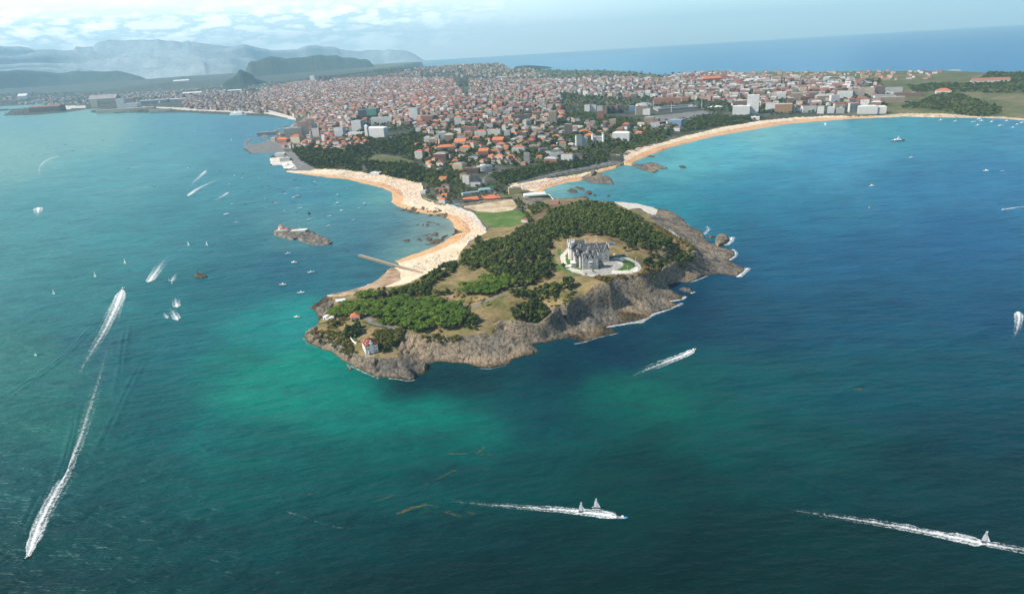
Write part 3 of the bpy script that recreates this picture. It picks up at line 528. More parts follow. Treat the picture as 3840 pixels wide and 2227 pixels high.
# ================================================================== sea
# water and bottom colours, far ones paled to stand in for haze: (photo px, py, sRGB as water body, weight radius px)
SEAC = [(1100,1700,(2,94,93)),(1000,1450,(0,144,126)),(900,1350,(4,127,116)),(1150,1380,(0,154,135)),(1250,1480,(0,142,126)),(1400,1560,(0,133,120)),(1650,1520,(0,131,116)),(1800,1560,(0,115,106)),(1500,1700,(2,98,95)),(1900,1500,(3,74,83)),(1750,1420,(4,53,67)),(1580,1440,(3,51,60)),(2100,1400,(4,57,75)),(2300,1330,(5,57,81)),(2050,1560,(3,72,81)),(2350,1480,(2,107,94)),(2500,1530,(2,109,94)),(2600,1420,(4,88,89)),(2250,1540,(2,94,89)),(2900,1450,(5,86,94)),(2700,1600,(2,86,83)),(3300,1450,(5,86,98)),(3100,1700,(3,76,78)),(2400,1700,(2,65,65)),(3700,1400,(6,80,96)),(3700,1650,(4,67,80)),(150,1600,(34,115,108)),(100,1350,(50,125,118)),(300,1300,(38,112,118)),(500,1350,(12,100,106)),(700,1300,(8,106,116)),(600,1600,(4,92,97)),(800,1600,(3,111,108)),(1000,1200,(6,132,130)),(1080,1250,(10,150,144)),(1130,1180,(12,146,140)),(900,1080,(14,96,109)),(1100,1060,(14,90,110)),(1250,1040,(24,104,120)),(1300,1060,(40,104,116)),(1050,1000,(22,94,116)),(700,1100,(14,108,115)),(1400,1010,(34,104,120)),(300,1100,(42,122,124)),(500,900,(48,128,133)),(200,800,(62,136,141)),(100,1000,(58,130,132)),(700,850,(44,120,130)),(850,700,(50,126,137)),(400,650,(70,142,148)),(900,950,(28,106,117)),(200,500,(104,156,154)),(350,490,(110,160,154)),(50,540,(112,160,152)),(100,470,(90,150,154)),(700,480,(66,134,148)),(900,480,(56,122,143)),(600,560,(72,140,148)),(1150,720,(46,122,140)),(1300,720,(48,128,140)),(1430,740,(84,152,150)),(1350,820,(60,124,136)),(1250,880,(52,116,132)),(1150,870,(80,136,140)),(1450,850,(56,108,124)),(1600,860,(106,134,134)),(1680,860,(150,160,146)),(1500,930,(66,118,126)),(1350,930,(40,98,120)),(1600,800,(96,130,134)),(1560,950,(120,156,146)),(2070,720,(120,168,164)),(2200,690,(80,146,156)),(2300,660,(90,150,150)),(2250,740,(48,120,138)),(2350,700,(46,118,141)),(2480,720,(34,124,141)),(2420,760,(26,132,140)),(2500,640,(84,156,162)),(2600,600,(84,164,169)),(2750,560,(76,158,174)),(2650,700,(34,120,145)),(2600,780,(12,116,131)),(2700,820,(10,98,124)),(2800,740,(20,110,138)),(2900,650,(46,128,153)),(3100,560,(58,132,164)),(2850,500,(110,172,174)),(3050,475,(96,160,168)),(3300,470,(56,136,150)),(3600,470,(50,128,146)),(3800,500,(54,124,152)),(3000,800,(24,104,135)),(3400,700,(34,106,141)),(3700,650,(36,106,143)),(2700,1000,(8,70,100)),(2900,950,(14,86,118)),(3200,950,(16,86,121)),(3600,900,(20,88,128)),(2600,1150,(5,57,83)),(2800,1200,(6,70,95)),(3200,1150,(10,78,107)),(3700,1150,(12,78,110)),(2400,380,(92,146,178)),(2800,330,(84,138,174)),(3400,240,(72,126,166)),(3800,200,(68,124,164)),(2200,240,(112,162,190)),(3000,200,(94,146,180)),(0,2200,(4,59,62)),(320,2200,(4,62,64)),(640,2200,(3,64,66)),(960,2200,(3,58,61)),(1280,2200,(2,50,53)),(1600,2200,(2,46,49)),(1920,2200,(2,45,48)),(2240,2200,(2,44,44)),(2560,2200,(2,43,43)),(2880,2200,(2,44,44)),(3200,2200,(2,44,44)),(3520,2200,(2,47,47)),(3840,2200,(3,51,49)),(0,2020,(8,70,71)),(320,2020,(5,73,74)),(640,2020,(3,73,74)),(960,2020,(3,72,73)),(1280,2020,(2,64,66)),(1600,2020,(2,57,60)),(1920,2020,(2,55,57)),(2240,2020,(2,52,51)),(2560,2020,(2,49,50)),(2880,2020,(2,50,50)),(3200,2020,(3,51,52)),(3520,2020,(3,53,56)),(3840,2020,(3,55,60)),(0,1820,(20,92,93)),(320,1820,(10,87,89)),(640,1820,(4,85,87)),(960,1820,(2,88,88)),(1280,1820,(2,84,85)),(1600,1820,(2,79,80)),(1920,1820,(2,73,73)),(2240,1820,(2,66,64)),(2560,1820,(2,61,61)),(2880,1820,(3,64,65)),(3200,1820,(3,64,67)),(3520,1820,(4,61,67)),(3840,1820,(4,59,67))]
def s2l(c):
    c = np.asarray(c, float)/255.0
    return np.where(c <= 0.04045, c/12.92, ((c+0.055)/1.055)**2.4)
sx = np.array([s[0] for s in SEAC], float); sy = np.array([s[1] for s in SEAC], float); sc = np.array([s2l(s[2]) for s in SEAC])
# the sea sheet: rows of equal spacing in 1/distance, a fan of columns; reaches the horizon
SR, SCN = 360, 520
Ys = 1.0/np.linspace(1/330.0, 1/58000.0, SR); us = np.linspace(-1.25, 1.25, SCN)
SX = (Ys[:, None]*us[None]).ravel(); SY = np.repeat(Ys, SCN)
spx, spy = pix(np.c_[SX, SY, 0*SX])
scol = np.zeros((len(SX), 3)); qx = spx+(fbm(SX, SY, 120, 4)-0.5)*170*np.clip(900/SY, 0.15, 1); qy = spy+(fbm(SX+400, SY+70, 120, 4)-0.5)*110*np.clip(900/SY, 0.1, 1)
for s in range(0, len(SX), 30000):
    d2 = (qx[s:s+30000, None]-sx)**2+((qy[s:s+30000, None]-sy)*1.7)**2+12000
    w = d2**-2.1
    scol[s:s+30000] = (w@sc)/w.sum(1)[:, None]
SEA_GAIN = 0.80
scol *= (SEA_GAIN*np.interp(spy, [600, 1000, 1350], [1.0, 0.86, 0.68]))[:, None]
idx = np.arange(SR*SCN).reshape(SR, SCN)
Q = np.stack([idx[:-1, :-1], idx[:-1, 1:], idx[1:, 1:], idx[1:, :-1]], -1).reshape(-1, 4)
m, t, b = newmat('sea_water')
at_ = N(t, 'ShaderNodeVertexColor', _layer_name='col'); p = geo_pos(t)
w1 = noise(t, p, 0.085, 3.5, 0.58, stretch=(0.40, 1.25, 1), rot=R(-34))
w2 = noise(t, p, 0.022, 3.0, 0.5, stretch=(0.35, 1.3, 1), rot=R(30))
patch = noise(t, p, 0.006, 5.0, 0.6)
hgt = math_n(t, 'ADD', math_n(t, 'MULTIPLY', w1, 6.0), math_n(t, 'MULTIPLY', w2, 9.0))
bump(t, b, hgt, 1.0, 1.0)
tint = ramp(t, patch, [(0.3, (0.86, 0.86, 0.88)), (0.7, (1.12, 1.12, 1.10))])
weed = ramp(t, noise(t, p, 0.021, 5.0, 0.62, stretch=(.7, 1.5, 1), rot=R(20)), [(0.34, (0.74, 0.80, 0.86)), (0.5, (1, 1, 1)), (0.66, (1.10, 1.10, 1.06))])
t.links.new(mixc(t, 1.0, mixc(t, 1.0, at_.outputs[0], tint, 'MULTIPLY'), weed, 'MULTIPLY'), b.inputs['Base Color'])
b.inputs['Roughness'].default_value = 0.36; b.inputs['IOR'].default_value = 1.33; b.inputs['Specular Tint'].default_value = (.58, .92, 1, 1); b.inputs['Specular IOR Level'].default_value = 0.11
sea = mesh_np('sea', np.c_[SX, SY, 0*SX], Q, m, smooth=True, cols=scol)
tag(sea, 'turquoise and blue sea round the headland and in the bay', None, None, 'structure')
# ================================================================== trees
def leaf_mat(name, stops):
    m, t, b = newmat(name)
    oi = t.nodes.new('ShaderNodeObjectInfo'); vc = N(t, 'ShaderNodeVertexColor', _layer_name='col')
    sp = N(t, 'ShaderNodeSeparateColor'); t.links.new(vc.outputs[0], sp.inputs[0])
    f = math_n(t, 'MULTIPLY', oi.outputs['Random'], 0.55)
    s = math_n(t, 'ADD', f, math_n(t, 'MULTIPLY', sp.outputs[0], 0.45))
    t.links.new(ramp(t, s, stops), b.inputs['Base Color'])
    b.inputs['Roughness'].default_value = 0.7; b.inputs['Specular IOR Level'].default_value = 0.15
    return m
LM = {'umbrella': leaf_mat('umbrella_pine_needles', [(0.1, (0.039, 0.075, 0.008)), (0.5, (0.075, 0.130, 0.013)), (0.9, (0.117, 0.176, 0.019))]),
 'pine': leaf_mat('pine_needles', [(0.05, (0.023, 0.041, 0.010)), (0.5, (0.049, 0.077, 0.014)), (0.95, (0.092, 0.118, 0.023))]),
 'leafy': leaf_mat('broad_leaves', [(0.05, (0.037, 0.057, 0.012)), (0.45, (0.072, 0.101, 0.017)), (0.8, (0.131, 0.153, 0.024)), (1.0, (0.175, 0.153, 0.038))]),
 'dark': leaf_mat('dark_leaves', [(0.05, (0.019, 0.033, 0.010)), (0.5, (0.037, 0.057, 0.013)), (0.95, (0.071, 0.093, 0.021))]),
 'scrub': leaf_mat('scrub_leaves', [(0.05, (0.046, 0.057, 0.013)), (0.5, (0.094, 0.101, 0.021)), (0.8, (0.143, 0.130, 0.034)), (1.0, (0.195, 0.111, 0.037))])}
bark = plain('bark', (0.11, 0.075, 0.05), 0.9, 0.3, 1.5)
def crown_arrays(r, shape, n, leaf, seed):
    """leaf clumps through the volume of several lobes; returns V, F, per-face tone"""
    g = np.random.default_rng(seed)
    if shape == 'umbrella':   lob = [(g.normal(0, .42, 2), 0.55) for _ in range(9)]; L = np.array([[*(p*1.0), g.uniform(-.06, .10)-0.22*min(1, p@p), s] for p, s in lob]); flat = 0.42
    elif shape == 'pine':     L = np.array([[g.normal(0, .33), g.normal(0, .33), z, g.uniform(.34, .52)] for z in np.linspace(-.45, .55, 8)]); L[:, :2] *= (1-0.55*np.clip(L[:, 2:3], 0, 1)); flat = 0.62
    elif shape == 'scrub':    L = np.array([[g.normal(0, .5), g.normal(0, .5), g.uniform(-.2, .15), g.uniform(.35, .6)] for _ in range(6)]); flat = 0.7
    else:                     L = np.array([[g.normal(0, .36), g.normal(0, .36), g.uniform(-.4, .42), g.uniform(.38, .58)] for _ in range(9)]); flat = 0.85
    per = n//len(L); Vs = []; T = []
    for x, y, z, s in L:
        d = g.normal(size=(per, 3)); d /= np.linalg.norm(d, axis=1)[:, None]; d[:, 2] = np.where(d[:, 2] < -0.35, -d[:, 2], d[:, 2])
        rad = s*g.uniform(0.72, 1.04, (per, 1)); c = np.array([x, y, z])+d*rad*np.array([1, 1, flat])
        nn = d*np.array([1, 1, 1/flat])+g.normal(0, 0.45, (per, 3)); nn /= np.linalg.norm(nn, axis=1)[:, None]
        a = np.cross(nn, g.normal(size=(per, 3))); a /= np.linalg.norm(a, axis=1)[:, None]; b_ = np.cross(nn, a)
        h = leaf/r*g.uniform(0.6, 1.25, (per, 1)); k = g.uniform(0.5, 0.9, (per, 1))
        Vs.append(np.stack([c-a*h-b_*h*k, c+a*h-b_*h*k*.8, c+a*h*.8+b_*h*k, c-a*h*.9+b_*h*k], 1)); T.append(np.clip(g.uniform(0, 1, per)*.6+g.uniform(0, .4), 0, 1))
    V = np.concatenate(Vs).reshape(-1, 3)*r; F = np.arange(len(V)).reshape(-1, 4); T = np.concatenate(T)
    return V, F, np.repeat(T[:, None], 3, 1)
def trunk_mb(h, r, limbs, spread, top, seed):
    g = random.Random(seed); mb = MB(); b0 = (g.uniform(-.3, .3), g.uniform(-.3, .3), h)
    mb.tube((0, 0, -0.8), b0, r, r*.6, 6)
    for k in range(limbs):
        a = 6.283*k/limbs+g.uniform(-.4, .4); mb.tube(b0 if k % 2 else (b0[0]*.8, b0[1]*.8, h*.8), (math.cos(a)*spread, math.sin(a)*spread, top), r*.45, r*.15, 4)
    return mb
TREES = {}
KINDS = {  # crown radius, crown centre height, shape, leaves, leaf size, trunk height, trunk radius, limbs, material
 'umbrella_pine': (5.6, 8.6, 'umbrella', 520, 0.75, 6.5, 0.38, 6, 'umbrella'),
 'pine_tree': (4.6, 7.0, 'pine', 420, 0.75, 6.0, 0.32, 4, 'pine'),
 'broadleaf_tree': (5.0, 6.0, 'round', 520, 0.8, 4.5, 0.35, 5, 'leafy'),
 'evergreen_oak': (5.2, 5.6, 'round', 520, 0.8, 3.5, 0.38, 5, 'dark'),
 'shrub': (2.6, 1.3, 'scrub', 200, 0.5, 1.0, 0.12, 4, 'scrub')}
for k, (r, ch, shp, n, lf_, th, tr, lb, mk) in KINDS.items():
    TREES[k] = []
    for v in range(5):
        V_, F_, T_ = crown_arrays(r, shp, n, lf_, 100*v+len(k)); V_[:, 2] += ch
        cr = mesh_np('crown', V_, F_, LM[mk], cols=T_); tk = trunk_mb(th, tr, lb, r*.5, ch, v+3).build('trunk', bark, uvs=False)
        C.objects.unlink(cr); C.objects.unlink(tk); TREES[k].append((tk, cr))
LOW = {}
for k, (r, ch, shp, n, lf_, th, tr, lb, mk) in KINDS.items():
    LOW[k] = []
    for v in range(4):
        V_, F_, T_ = crown_arrays(r, shp, int(n*0.42), lf_*1.35, 900+100*v+len(k)); V_[:, 2] += ch; LOW[k].append((V_, F_, T_))
WOOD = {}                                      # what is left over for the one-mass woods: material -> list of arrays
def scatter(poly, spacing, up=5.0, jitter=0.45, seed=1):
    """jittered world grid inside a traced canopy outline"""
    pl = np.array(poly, float); hz = H0/2-FPX*math.tan(PITCH)/math.cos(ROLL)+(pl[:, 0]-W0/2)*math.tan(ROLL)   # horizon row per column
    pl[:, 1] = np.maximum(pl[:, 1], hz+70)
    P = ground(*pl.T, up=up)[:, :2]
    g = np.random.default_rng(seed); x0, y0 = P.min(0); x1, y1 = P.max(0)
    X, Y = np.meshgrid(np.arange(x0, x1, spacing), np.arange(y0, y1, spacing*0.88)); X = X+((np.arange(X.shape[0]) % 2)*spacing/2)[:, None]
    X = X.ravel()+g.uniform(-jitter, jitter, X.size)*spacing; Y = Y.ravel()+g.uniform(-jitter, jitter, Y.size)*spacing
    m = inpoly(X, Y, P); return X[m], Y[m]
TONES = {'umbrella_pine': ('bright green', 'mid green', 'deep green'), 'pine_tree': ('dark green', 'mid green', 'olive green'), 'broadleaf_tree': ('leafy green', 'olive green', 'yellowish green'), 'evergreen_oak': ('dark', 'dark green', 'near black green'), 'shrub': ('low green', 'olive', 'dry brownish')}
PLANTED = []                                   # (distance, kind, x, y, scale, zone)
def zone(kind, poly, spacing, where, smin=0.8, smax=1.15, up=5.0, keep=1.0, seed=1, avoid=()):
    X, Y = scatter(poly, spacing, up, seed=seed); g = np.random.default_rng(seed+50)
    px, py = pix(np.c_[X, Y, height(X, Y)])
    for x, y, u, v in zip(X, Y, px, py):
        if g.random() > keep: continue
        if any(inpoly(np.array([u]), np.array([v]), a)[0] for a in avoid): continue
        if not on_land(np.array([x]), np.array([y]))[0]: continue
        if y < PEN_Y and kind not in ('shrub', 'umbrella_pine') and fbm(np.array([x]), np.array([y]), 38, 3)[0] < .29: continue
        kk = kind; q_ = g.random()
        if kind in ('pine_tree', 'evergreen_oak') and y < PEN_Y: kk = kind if q_ < .62 else 'broadleaf_tree' if q_ < .84 else 'evergreen_oak' if kind == 'pine_tree' else 'pine_tree'
        elif kind in ('pine_tree', 'evergreen_oak', 'broadleaf_tree'): kk = kind if q_ < .7 else 'broadleaf_tree' if kind != 'broadleaf_tree' else 'evergreen_oak'
        PLANTED.append((math.hypot(x, y), kk, x, y, g.uniform(smin, smax)*g.choice([.66, .85, 1, 1, 1.22]), where))
PALACE_CLEAR = [(2068,905),(2250,880),(2345,910),(2330,935),(2360,955),(2420,1000),(2400,1040),(2260,1045),(2180,1055),(2150,1035),(2060,1000),(2058,960)]
zone('umbrella_pine', [(1225,1160),(1340,1122),(1400,1128),(1500,1105),(1640,1110),(1750,1140),(1752,1158),(1720,1205),(1640,1212),(1570,1232),(1500,1205),(1420,1195),(1390,1172),(1340,1168),(1250,1178)], 8.6, 'in the flat grove above the lighthouse', 0.85, 1.15, 9, seed=2)
zone('umbrella_pine', [(1336,1102),(1420,1078),(1412,1108),(1350,1112)], 8, 'in the small clump by the bay shore', 0.8, 1.0, 8, seed=3)
zone('umbrella_pine', [(1730,1065),(1800,1045),(1850,1025),(1910,1040),(1890,1080),(1830,1095),(1740,1090)], 9, 'in the pine clump in the middle of the headland', 0.85, 1.15, 8, seed=4)
zone('pine_tree', [(1640,1180),(1760,1165),(1790,1190),(1785,1212),(1740,1225),(1640,1230)], 8, 'below the flat topped grove near the cliff path', 0.8, 1.2, 6, seed=5)
zone('pine_tree', [(2080,880),(2010,850),(2060,790),(2130,768),(2200,756),(2300,768),(2360,800),(2420,826),(2440,855),(2500,890),(2530,915),(2440,930),(2330,905),(2240,870),(2120,885)], 8.0, 'in the wood behind the palace', 0.7, 1.2, 6, seed=6, avoid=(PALACE_CLEAR,))
zone('pine_tree', [(2350,915),(2440,920),(2540,910),(2590,945),(2605,968),(2560,985),(2500,995),(2440,985),(2420,960),(2330,950),(2335,930)], 9.5, 'on the slope beside the palace', 0.7, 1.1, 5, seed=7, avoid=(PALACE_CLEAR,))
zone('evergreen_oak', [(2400,965),(2500,990),(2590,975),(2560,1000),(2480,1020),(2440,1010)], 8, 'at the cliff edge beyond the palace terrace', 0.6, 0.9, 4, seed=8, avoid=(PALACE_CLEAR,))
zone('evergreen_oak', [(1920,873),(1975,838),(2030,850),(2090,885),(2060,900),(2080,945),(2058,965),(2080,1000),(2040,1040),(1990,1060),(1950,1050),(1880,1010),(1900,960),(1870,915)], 8.6, 'in the dark wood between palace and bay', 0.8, 1.15, 6, seed=9, avoid=(PALACE_CLEAR,))
zone('broadleaf_tree', [(1722,985),(1740,940),(1800,915),(1870,895),(1920,905),(1905,960),(1890,1010),(1960,1060),(1900,1068),(1840,1020),(1800,990),(1760,1010)], 8.4, 'in the wood above the bay beach', 0.8, 1.15, 6, seed=10)
zone('broadleaf_tree', [(1560,1062),(1600,1030),(1690,975),(1715,985),(1710,1010),(1660,1035),(1600,1072),(1540,1095),(1480,1095),(1500,1075)], 8.2, 'along the shore above the jetty', 0.75, 1.1, 6, seed=11)
zone('broadleaf_tree', [(1420,1080),(1490,1070),(1560,1075),(1640,1085),(1690,1095),(1560,1105),(1430,1110)], 8.5, 'between the pine grove and the jetty shore', 0.7, 1.0, 5, seed=12)
zone('broadleaf_tree', [(1880,1095),(1960,1075),(2060,1070),(2130,1050),(2150,1085),(2060,1110),(2010,1120),(1930,1120)], 9, 'on the field below the palace', 0.7, 1.1, 5, keep=0.75, seed=13)
zone('evergreen_oak', [(1920,1130),(1990,1105),(2040,1135),(2072,1165),(2050,1195),(1990,1200),(1930,1190),(1910,1160)], 6.5, 'in the thicket at the cliff edge', 0.65, 0.95, 4, seed=14)
zone('broadleaf_tree', [(1770,975),(1790,880),(1800,900),(1775,985)], 7, 'beside the beach promenade', 0.6, 0.9, 4, seed=15)
zone('shrub', [(1150,1250),(1230,1235),(1290,1250),(1320,1290),(1345,1330),(1300,1330),(1230,1290)], 5.0, 'on the rocks of the lighthouse point', 0.6, 1.3, 1, seed=16)
zone('shrub', [(1400,1240),(1500,1230),(1520,1250),(1480,1290),(1440,1320),(1400,1290)], 4.6, 'in the gully beside the lighthouse', 0.8, 1.6, 1.5, seed=17)
zone('shrub', [(1560,1260),(1720,1260),(1730,1285),(1600,1280)], 4.8, 'along the rim of the low cliffs', 0.7, 1.4, 1.5, keep=0.8, seed=18)
zone('shrub', [(1230,1195),(1330,1190),(1340,1205),(1230,1232)], 5, 'round the villa garden', 0.6, 1.2, 1, keep=0.6, seed=19)
zone('shrub', [(2230,1038),(2300,1032),(2410,1026),(2440,1012),(2480,1020),(2470,1050),(2420,1040),(2300,1042),(2262,1060)], 5, 'at the rim of the palace cliff', 0.7, 1.4, 1.5, seed=20)
zone('shrub', [(2440,830),(2500,865),(2570,905),(2610,940),(2560,930),(2480,875)], 6, 'along the seaward rim of the wood', 0.7, 1.3, 1.5, keep=0.8, seed=21)
zone('shrub', [(2050,1120),(2110,1112),(2150,1100),(2130,1130),(2070,1155)], 7, 'at the brink of the shaded cliff', 0.7, 1.2, 1, keep=0.7, seed=22)
zone('shrub', [(1440,1090),(1700,1080),(1820,1070),(1880,1100),(1800,1140),(1680,1120)], 9, 'on the dry grass of the headland', 0.4, 1.1, 1, keep=0.6, seed=23)
zone('evergreen_oak', [(1300,1210),(1350,1205),(1360,1245),(1320,1265),(1290,1260)], 8, 'between the villa and the lighthouse', 0.7, 1.1, 5, seed=24)
zone('broadleaf_tree', [(1228,1212),(1290,1205),(1300,1250),(1250,1258)], 9, 'in the garden above the rocky point', 0.5, 0.75, 3, seed=25)
# trees of the isthmus and the town
zone('broadleaf_tree', [(1925,748),(1945,745),(2000,800),(2030,790),(2060,770),(2035,760),(1990,765),(1960,770),(2000,830),(1985,835)], 9, 'along the avenue beside the sports fields', 0.55, 0.85, 4, seed=26)
zone('evergreen_oak', [(1838,655),(1900,640),(2000,625),(2100,605),(2200,590),(2280,582),(2285,598),(2230,612),(2130,630),(2020,650),(1930,680),(1905,695),(1860,675)], 9, 'on the bank above the car park', 0.75, 1.0, 5, seed=27)
zone('evergreen_oak', [(1095,560),(1140,535),(1200,545),(1260,565),(1330,580),(1360,600),(1345,640),(1300,632),(1240,628),(1190,630),(1130,600)], 11, 'on the hill above the crescent beach', 0.9, 1.3, 7, seed=28)
zone('evergreen_oak', [(1360,600),(1450,610),(1520,605),(1590,625),(1600,665),(1560,680),(1500,665),(1450,655),(1420,640),(1380,640)], 11, 'behind the crescent beach', 0.9, 1.3, 7, seed=29)
zone('broadleaf_tree', [(1580,640),(1680,620),(1740,640),(1740,700),(1690,690),(1640,700),(1600,690)], 12, 'among the villas by the beach', 0.8, 1.2, 6, keep=0.7, seed=30)
zone('evergreen_oak', [(1290,530),(1360,500),(1420,530),(1540,510),(1560,560),(1500,580),(1400,570),(1330,560)], 13, 'in the park below the grand white hotel', 0.8, 1.2, 6, keep=0.85, seed=31)
zone('evergreen_oak', [(2110,440),(2200,430),(2290,445),(2310,480),(2240,500),(2150,480),(2100,465)], 15, 'in the park in the middle of the town', 0.9, 1.3, 7, seed=32)
zone('evergreen_oak', [(2300,470),(2400,460),(2440,480),(2400,510),(2340,500)], 15, 'in the gardens near the long beach', 0.9, 1.2, 7, keep=0.8, seed=33)
zone('evergreen_oak', [(2560,490),(2580,455),(2650,430),(2750,435),(2830,432),(2870,438),(2800,455),(2700,470),(2620,485)], 15, 'in the park behind the long beach', 0.9, 1.3, 7, seed=34)
zone('evergreen_oak', [(3370,400),(3450,375),(3520,350),(3580,345),(3640,365),(3720,390),(3770,410),(3720,430),(3660,435),(3580,420),(3480,405)], 17, 'in the wood above the far cove', 0.9, 1.3, 7, seed=35)
zone('evergreen_oak', [(3400,320),(3500,310),(3650,310),(3720,295),(3840,288),(4000,290),(4000,330),(3850,345),(3700,345),(3560,340),(3430,345)], 19, 'in the far wood on the ridge', 0.9, 1.3, 7, keep=0.8, seed=36)
zone('evergreen_oak', [(1000,400),(1080,410),(1120,425),(1060,420)], 22, 'by the harbour gardens', 0.9, 1.2, 6, keep=0.7, seed=37)
zone('evergreen_oak', [(960,350),(1000,340),(1050,375),(970,385)], 28, 'on a rise in the far town', 1, 1.4, 6, seed=38)
zone('evergreen_oak', [(1560,350),(1680,340),(1700,360),(1600,385),(1500,410),(1470,405)], 22, 'on the crest of the town hill', 0.9, 1.3, 6, keep=0.7, seed=39)
zone('evergreen_oak', [(2640,395),(2720,405),(2700,420),(2640,410)], 16, 'beside the stadium', 0.8, 1.1, 6, keep=0.8, seed=41)
zone('broadleaf_tree', [(1600,690),(1740,700),(1880,690),(1910,735),(1740,728),(1690,762),(1612,738)], 13, 'in the gardens behind the bay promenade', 0.6, 1.0, 4, keep=0.5, seed=42)
zone('evergreen_oak', [(1420,520),(1560,490),(1600,540),(1610,610),(1540,600),(1480,570),(1420,545)], 15, 'in the gardens of the villa hill', 0.8, 1.2, 6, keep=0.6, seed=43)
zone('evergreen_oak', [(1180,545),(1300,545),(1400,575),(1370,600),(1240,575)], 13, 'on the harbour hill', 0.8, 1.2, 6, keep=0.6, seed=44)
zone('broadleaf_tree', [(1840,650),(1920,632),(2000,612),(2180,590),(2170,604),(2000,628),(1900,645),(1860,668)], 10, 'along the beach road', 0.6, 0.95, 4, keep=0.6, seed=45)
zone('evergreen_oak', [(2420,470),(2560,440),(2700,418),(2720,425),(2560,470),(2440,500)], 20, 'round the stadium car park', 0.7, 1.1, 5, keep=0.45, seed=46)
for q, (poly, sp_, kp) in enumerate((([(1560,480),(1900,430),(2200,420),(2550,470),(2500,520),(2300,580),(1900,620),(1650,640),(1500,540)], 17, 0.66), ([(1200,440),(1900,330),(2600,300),(3300,300),(3350,400),(2900,430),(2500,400),(1900,430),(1560,480),(1300,520)], 27, 0.55), ([(-600,330),(900,285),(1900,255),(2700,285),(2600,300),(1900,330),(1100,400),(950,400),(700,380),(300,390),(0,390),(-600,390)], 75, 0.5))):
    zone('evergreen_oak' if q else 'broadleaf_tree', poly, sp_, 'among the buildings of the town', 0.95, 1.6 if q < 2 else 2.2, 6, keep=kp, seed=60+q)
HERO = [('evergreen_oak',2130,1075,1.5,'standing alone below the palace drive'),('evergreen_oak',1950,1050,1.2,'at the lower edge of the wood'),('shrub',2118,1142,1.5,'russet and dry at the cliff brink'),('shrub',2140,1128,1.3,'russet and dry at the cliff brink'),('broadleaf_tree',2225,1022,0.5,'beside the paved palace forecourt'),('broadleaf_tree',2197,1034,0.45,'at the fork of the palace drive'),('evergreen_oak',2112,1006,0.8,'by the palace garden beds'),('evergreen_oak',1442,1316,0.75,'against the lighthouse wall'),('evergreen_oak',1345,1228,1.1,'just below the villa'),('umbrella_pine',1495,1213,0.95,'beside the road above the low cliffs'),('umbrella_pine',1525,1216,0.9,'beside the road above the low cliffs'),('broadleaf_tree',1650,1245,0.5,'on the rim of the low cliffs'),('broadleaf_tree',1778,1238,0.6,'on the rim of the low cliffs'),('broadleaf_tree',2092,905,0.7,'round and alone on the palace lawn')]
for k, u, v, s_, w_ in HERO:
    p_ = ground(u, v)[0]; PLANTED.append((0, k, p_[0], p_[1], s_, w_))
PLANTED.sort(key=lambda q: q[0])
count = {}
SIZE = lambda s: 'small' if s < 0.82 else 'mid-sized' if s < 1.03 else 'tall'
NICE = {'umbrella_pine': 'flat topped umbrella pine', 'pine_tree': 'pine', 'broadleaf_tree': 'broadleaf tree', 'evergreen_oak': 'round evergreen tree', 'shrub': 'bush'}
trr = random.Random(5)
for dist, k, x, y, s_, where in PLANTED:
    zb = float(height(x, y)[0]); rot = trr.uniform(0, 6.28); v = trr.randrange(5)
    lim = 290 if k != 'shrub' else 240
    if count.get(k, 0) < lim and dist < 2600:
        count[k] = count.get(k, 0)+1
        tk, cr = TREES[k][v]
        lab = f'{SIZE(s_)} {TONES[k][v % 3]} {NICE[k]} {where}'
        o = empty(k, (x, y, zb), rot, lab, 'bush' if k == 'shrub' else 'tree', f'{NICE[k]}s {where}')
        o.scale = (s_*trr.uniform(.92, 1.1), s_*trr.uniform(.92, 1.1), s_*trr.uniform(.88, 1.12))
        for part in (tk, cr):
            c = part.copy(); C.objects.link(c); c.parent = o
    else:
        V_, F_, T_ = LOW[k][v % 4]
        if dist > 4200: V_ = V_.reshape(-1, 4, 3)[::4]; c0 = V_.mean(1, keepdims=True); V_ = (c0+(V_-c0)*1.9).reshape(-1, 3); F_ = np.arange(len(V_)).reshape(-1, 4); T_ = T_[::4]
        elif dist > 2400: V_ = V_.reshape(-1, 4, 3)[::2]; c0 = V_.mean(1, keepdims=True); V_ = (c0+(V_-c0)*1.4).reshape(-1, 3); F_ = np.arange(len(V_)).reshape(-1, 4); T_ = T_[::2]
        c_, q_ = math.cos(rot), math.sin(rot)
        W_ = np.c_[(V_[:, 0]*c_-V_[:, 1]*q_)*s_+x, (V_[:, 0]*q_+V_[:, 1]*c_)*s_+y, V_[:, 2]*s_+zb]
        WOOD.setdefault(('headland_woodland' if y < PEN_Y else 'town_woodland', KINDS[k][8]), []).append((W_, np.clip(T_+trr.uniform(-.2, .9), 0, 2)))
print('trees', count, {k: len(v) for k, v in WOOD.items()})
for (nm, mk), L in WOOD.items():
    V_ = np.concatenate([l[0] for l in L]); T_ = np.concatenate([l[1] for l in L])
    tag(mesh_np(nm, V_, np.arange(len(V_)).reshape(-1, 4), LM[mk], cols=T_), f'{mk} trees massed in the {"wood on the headland" if "head" in nm else "town and beyond"}', None, None, 'stuff')
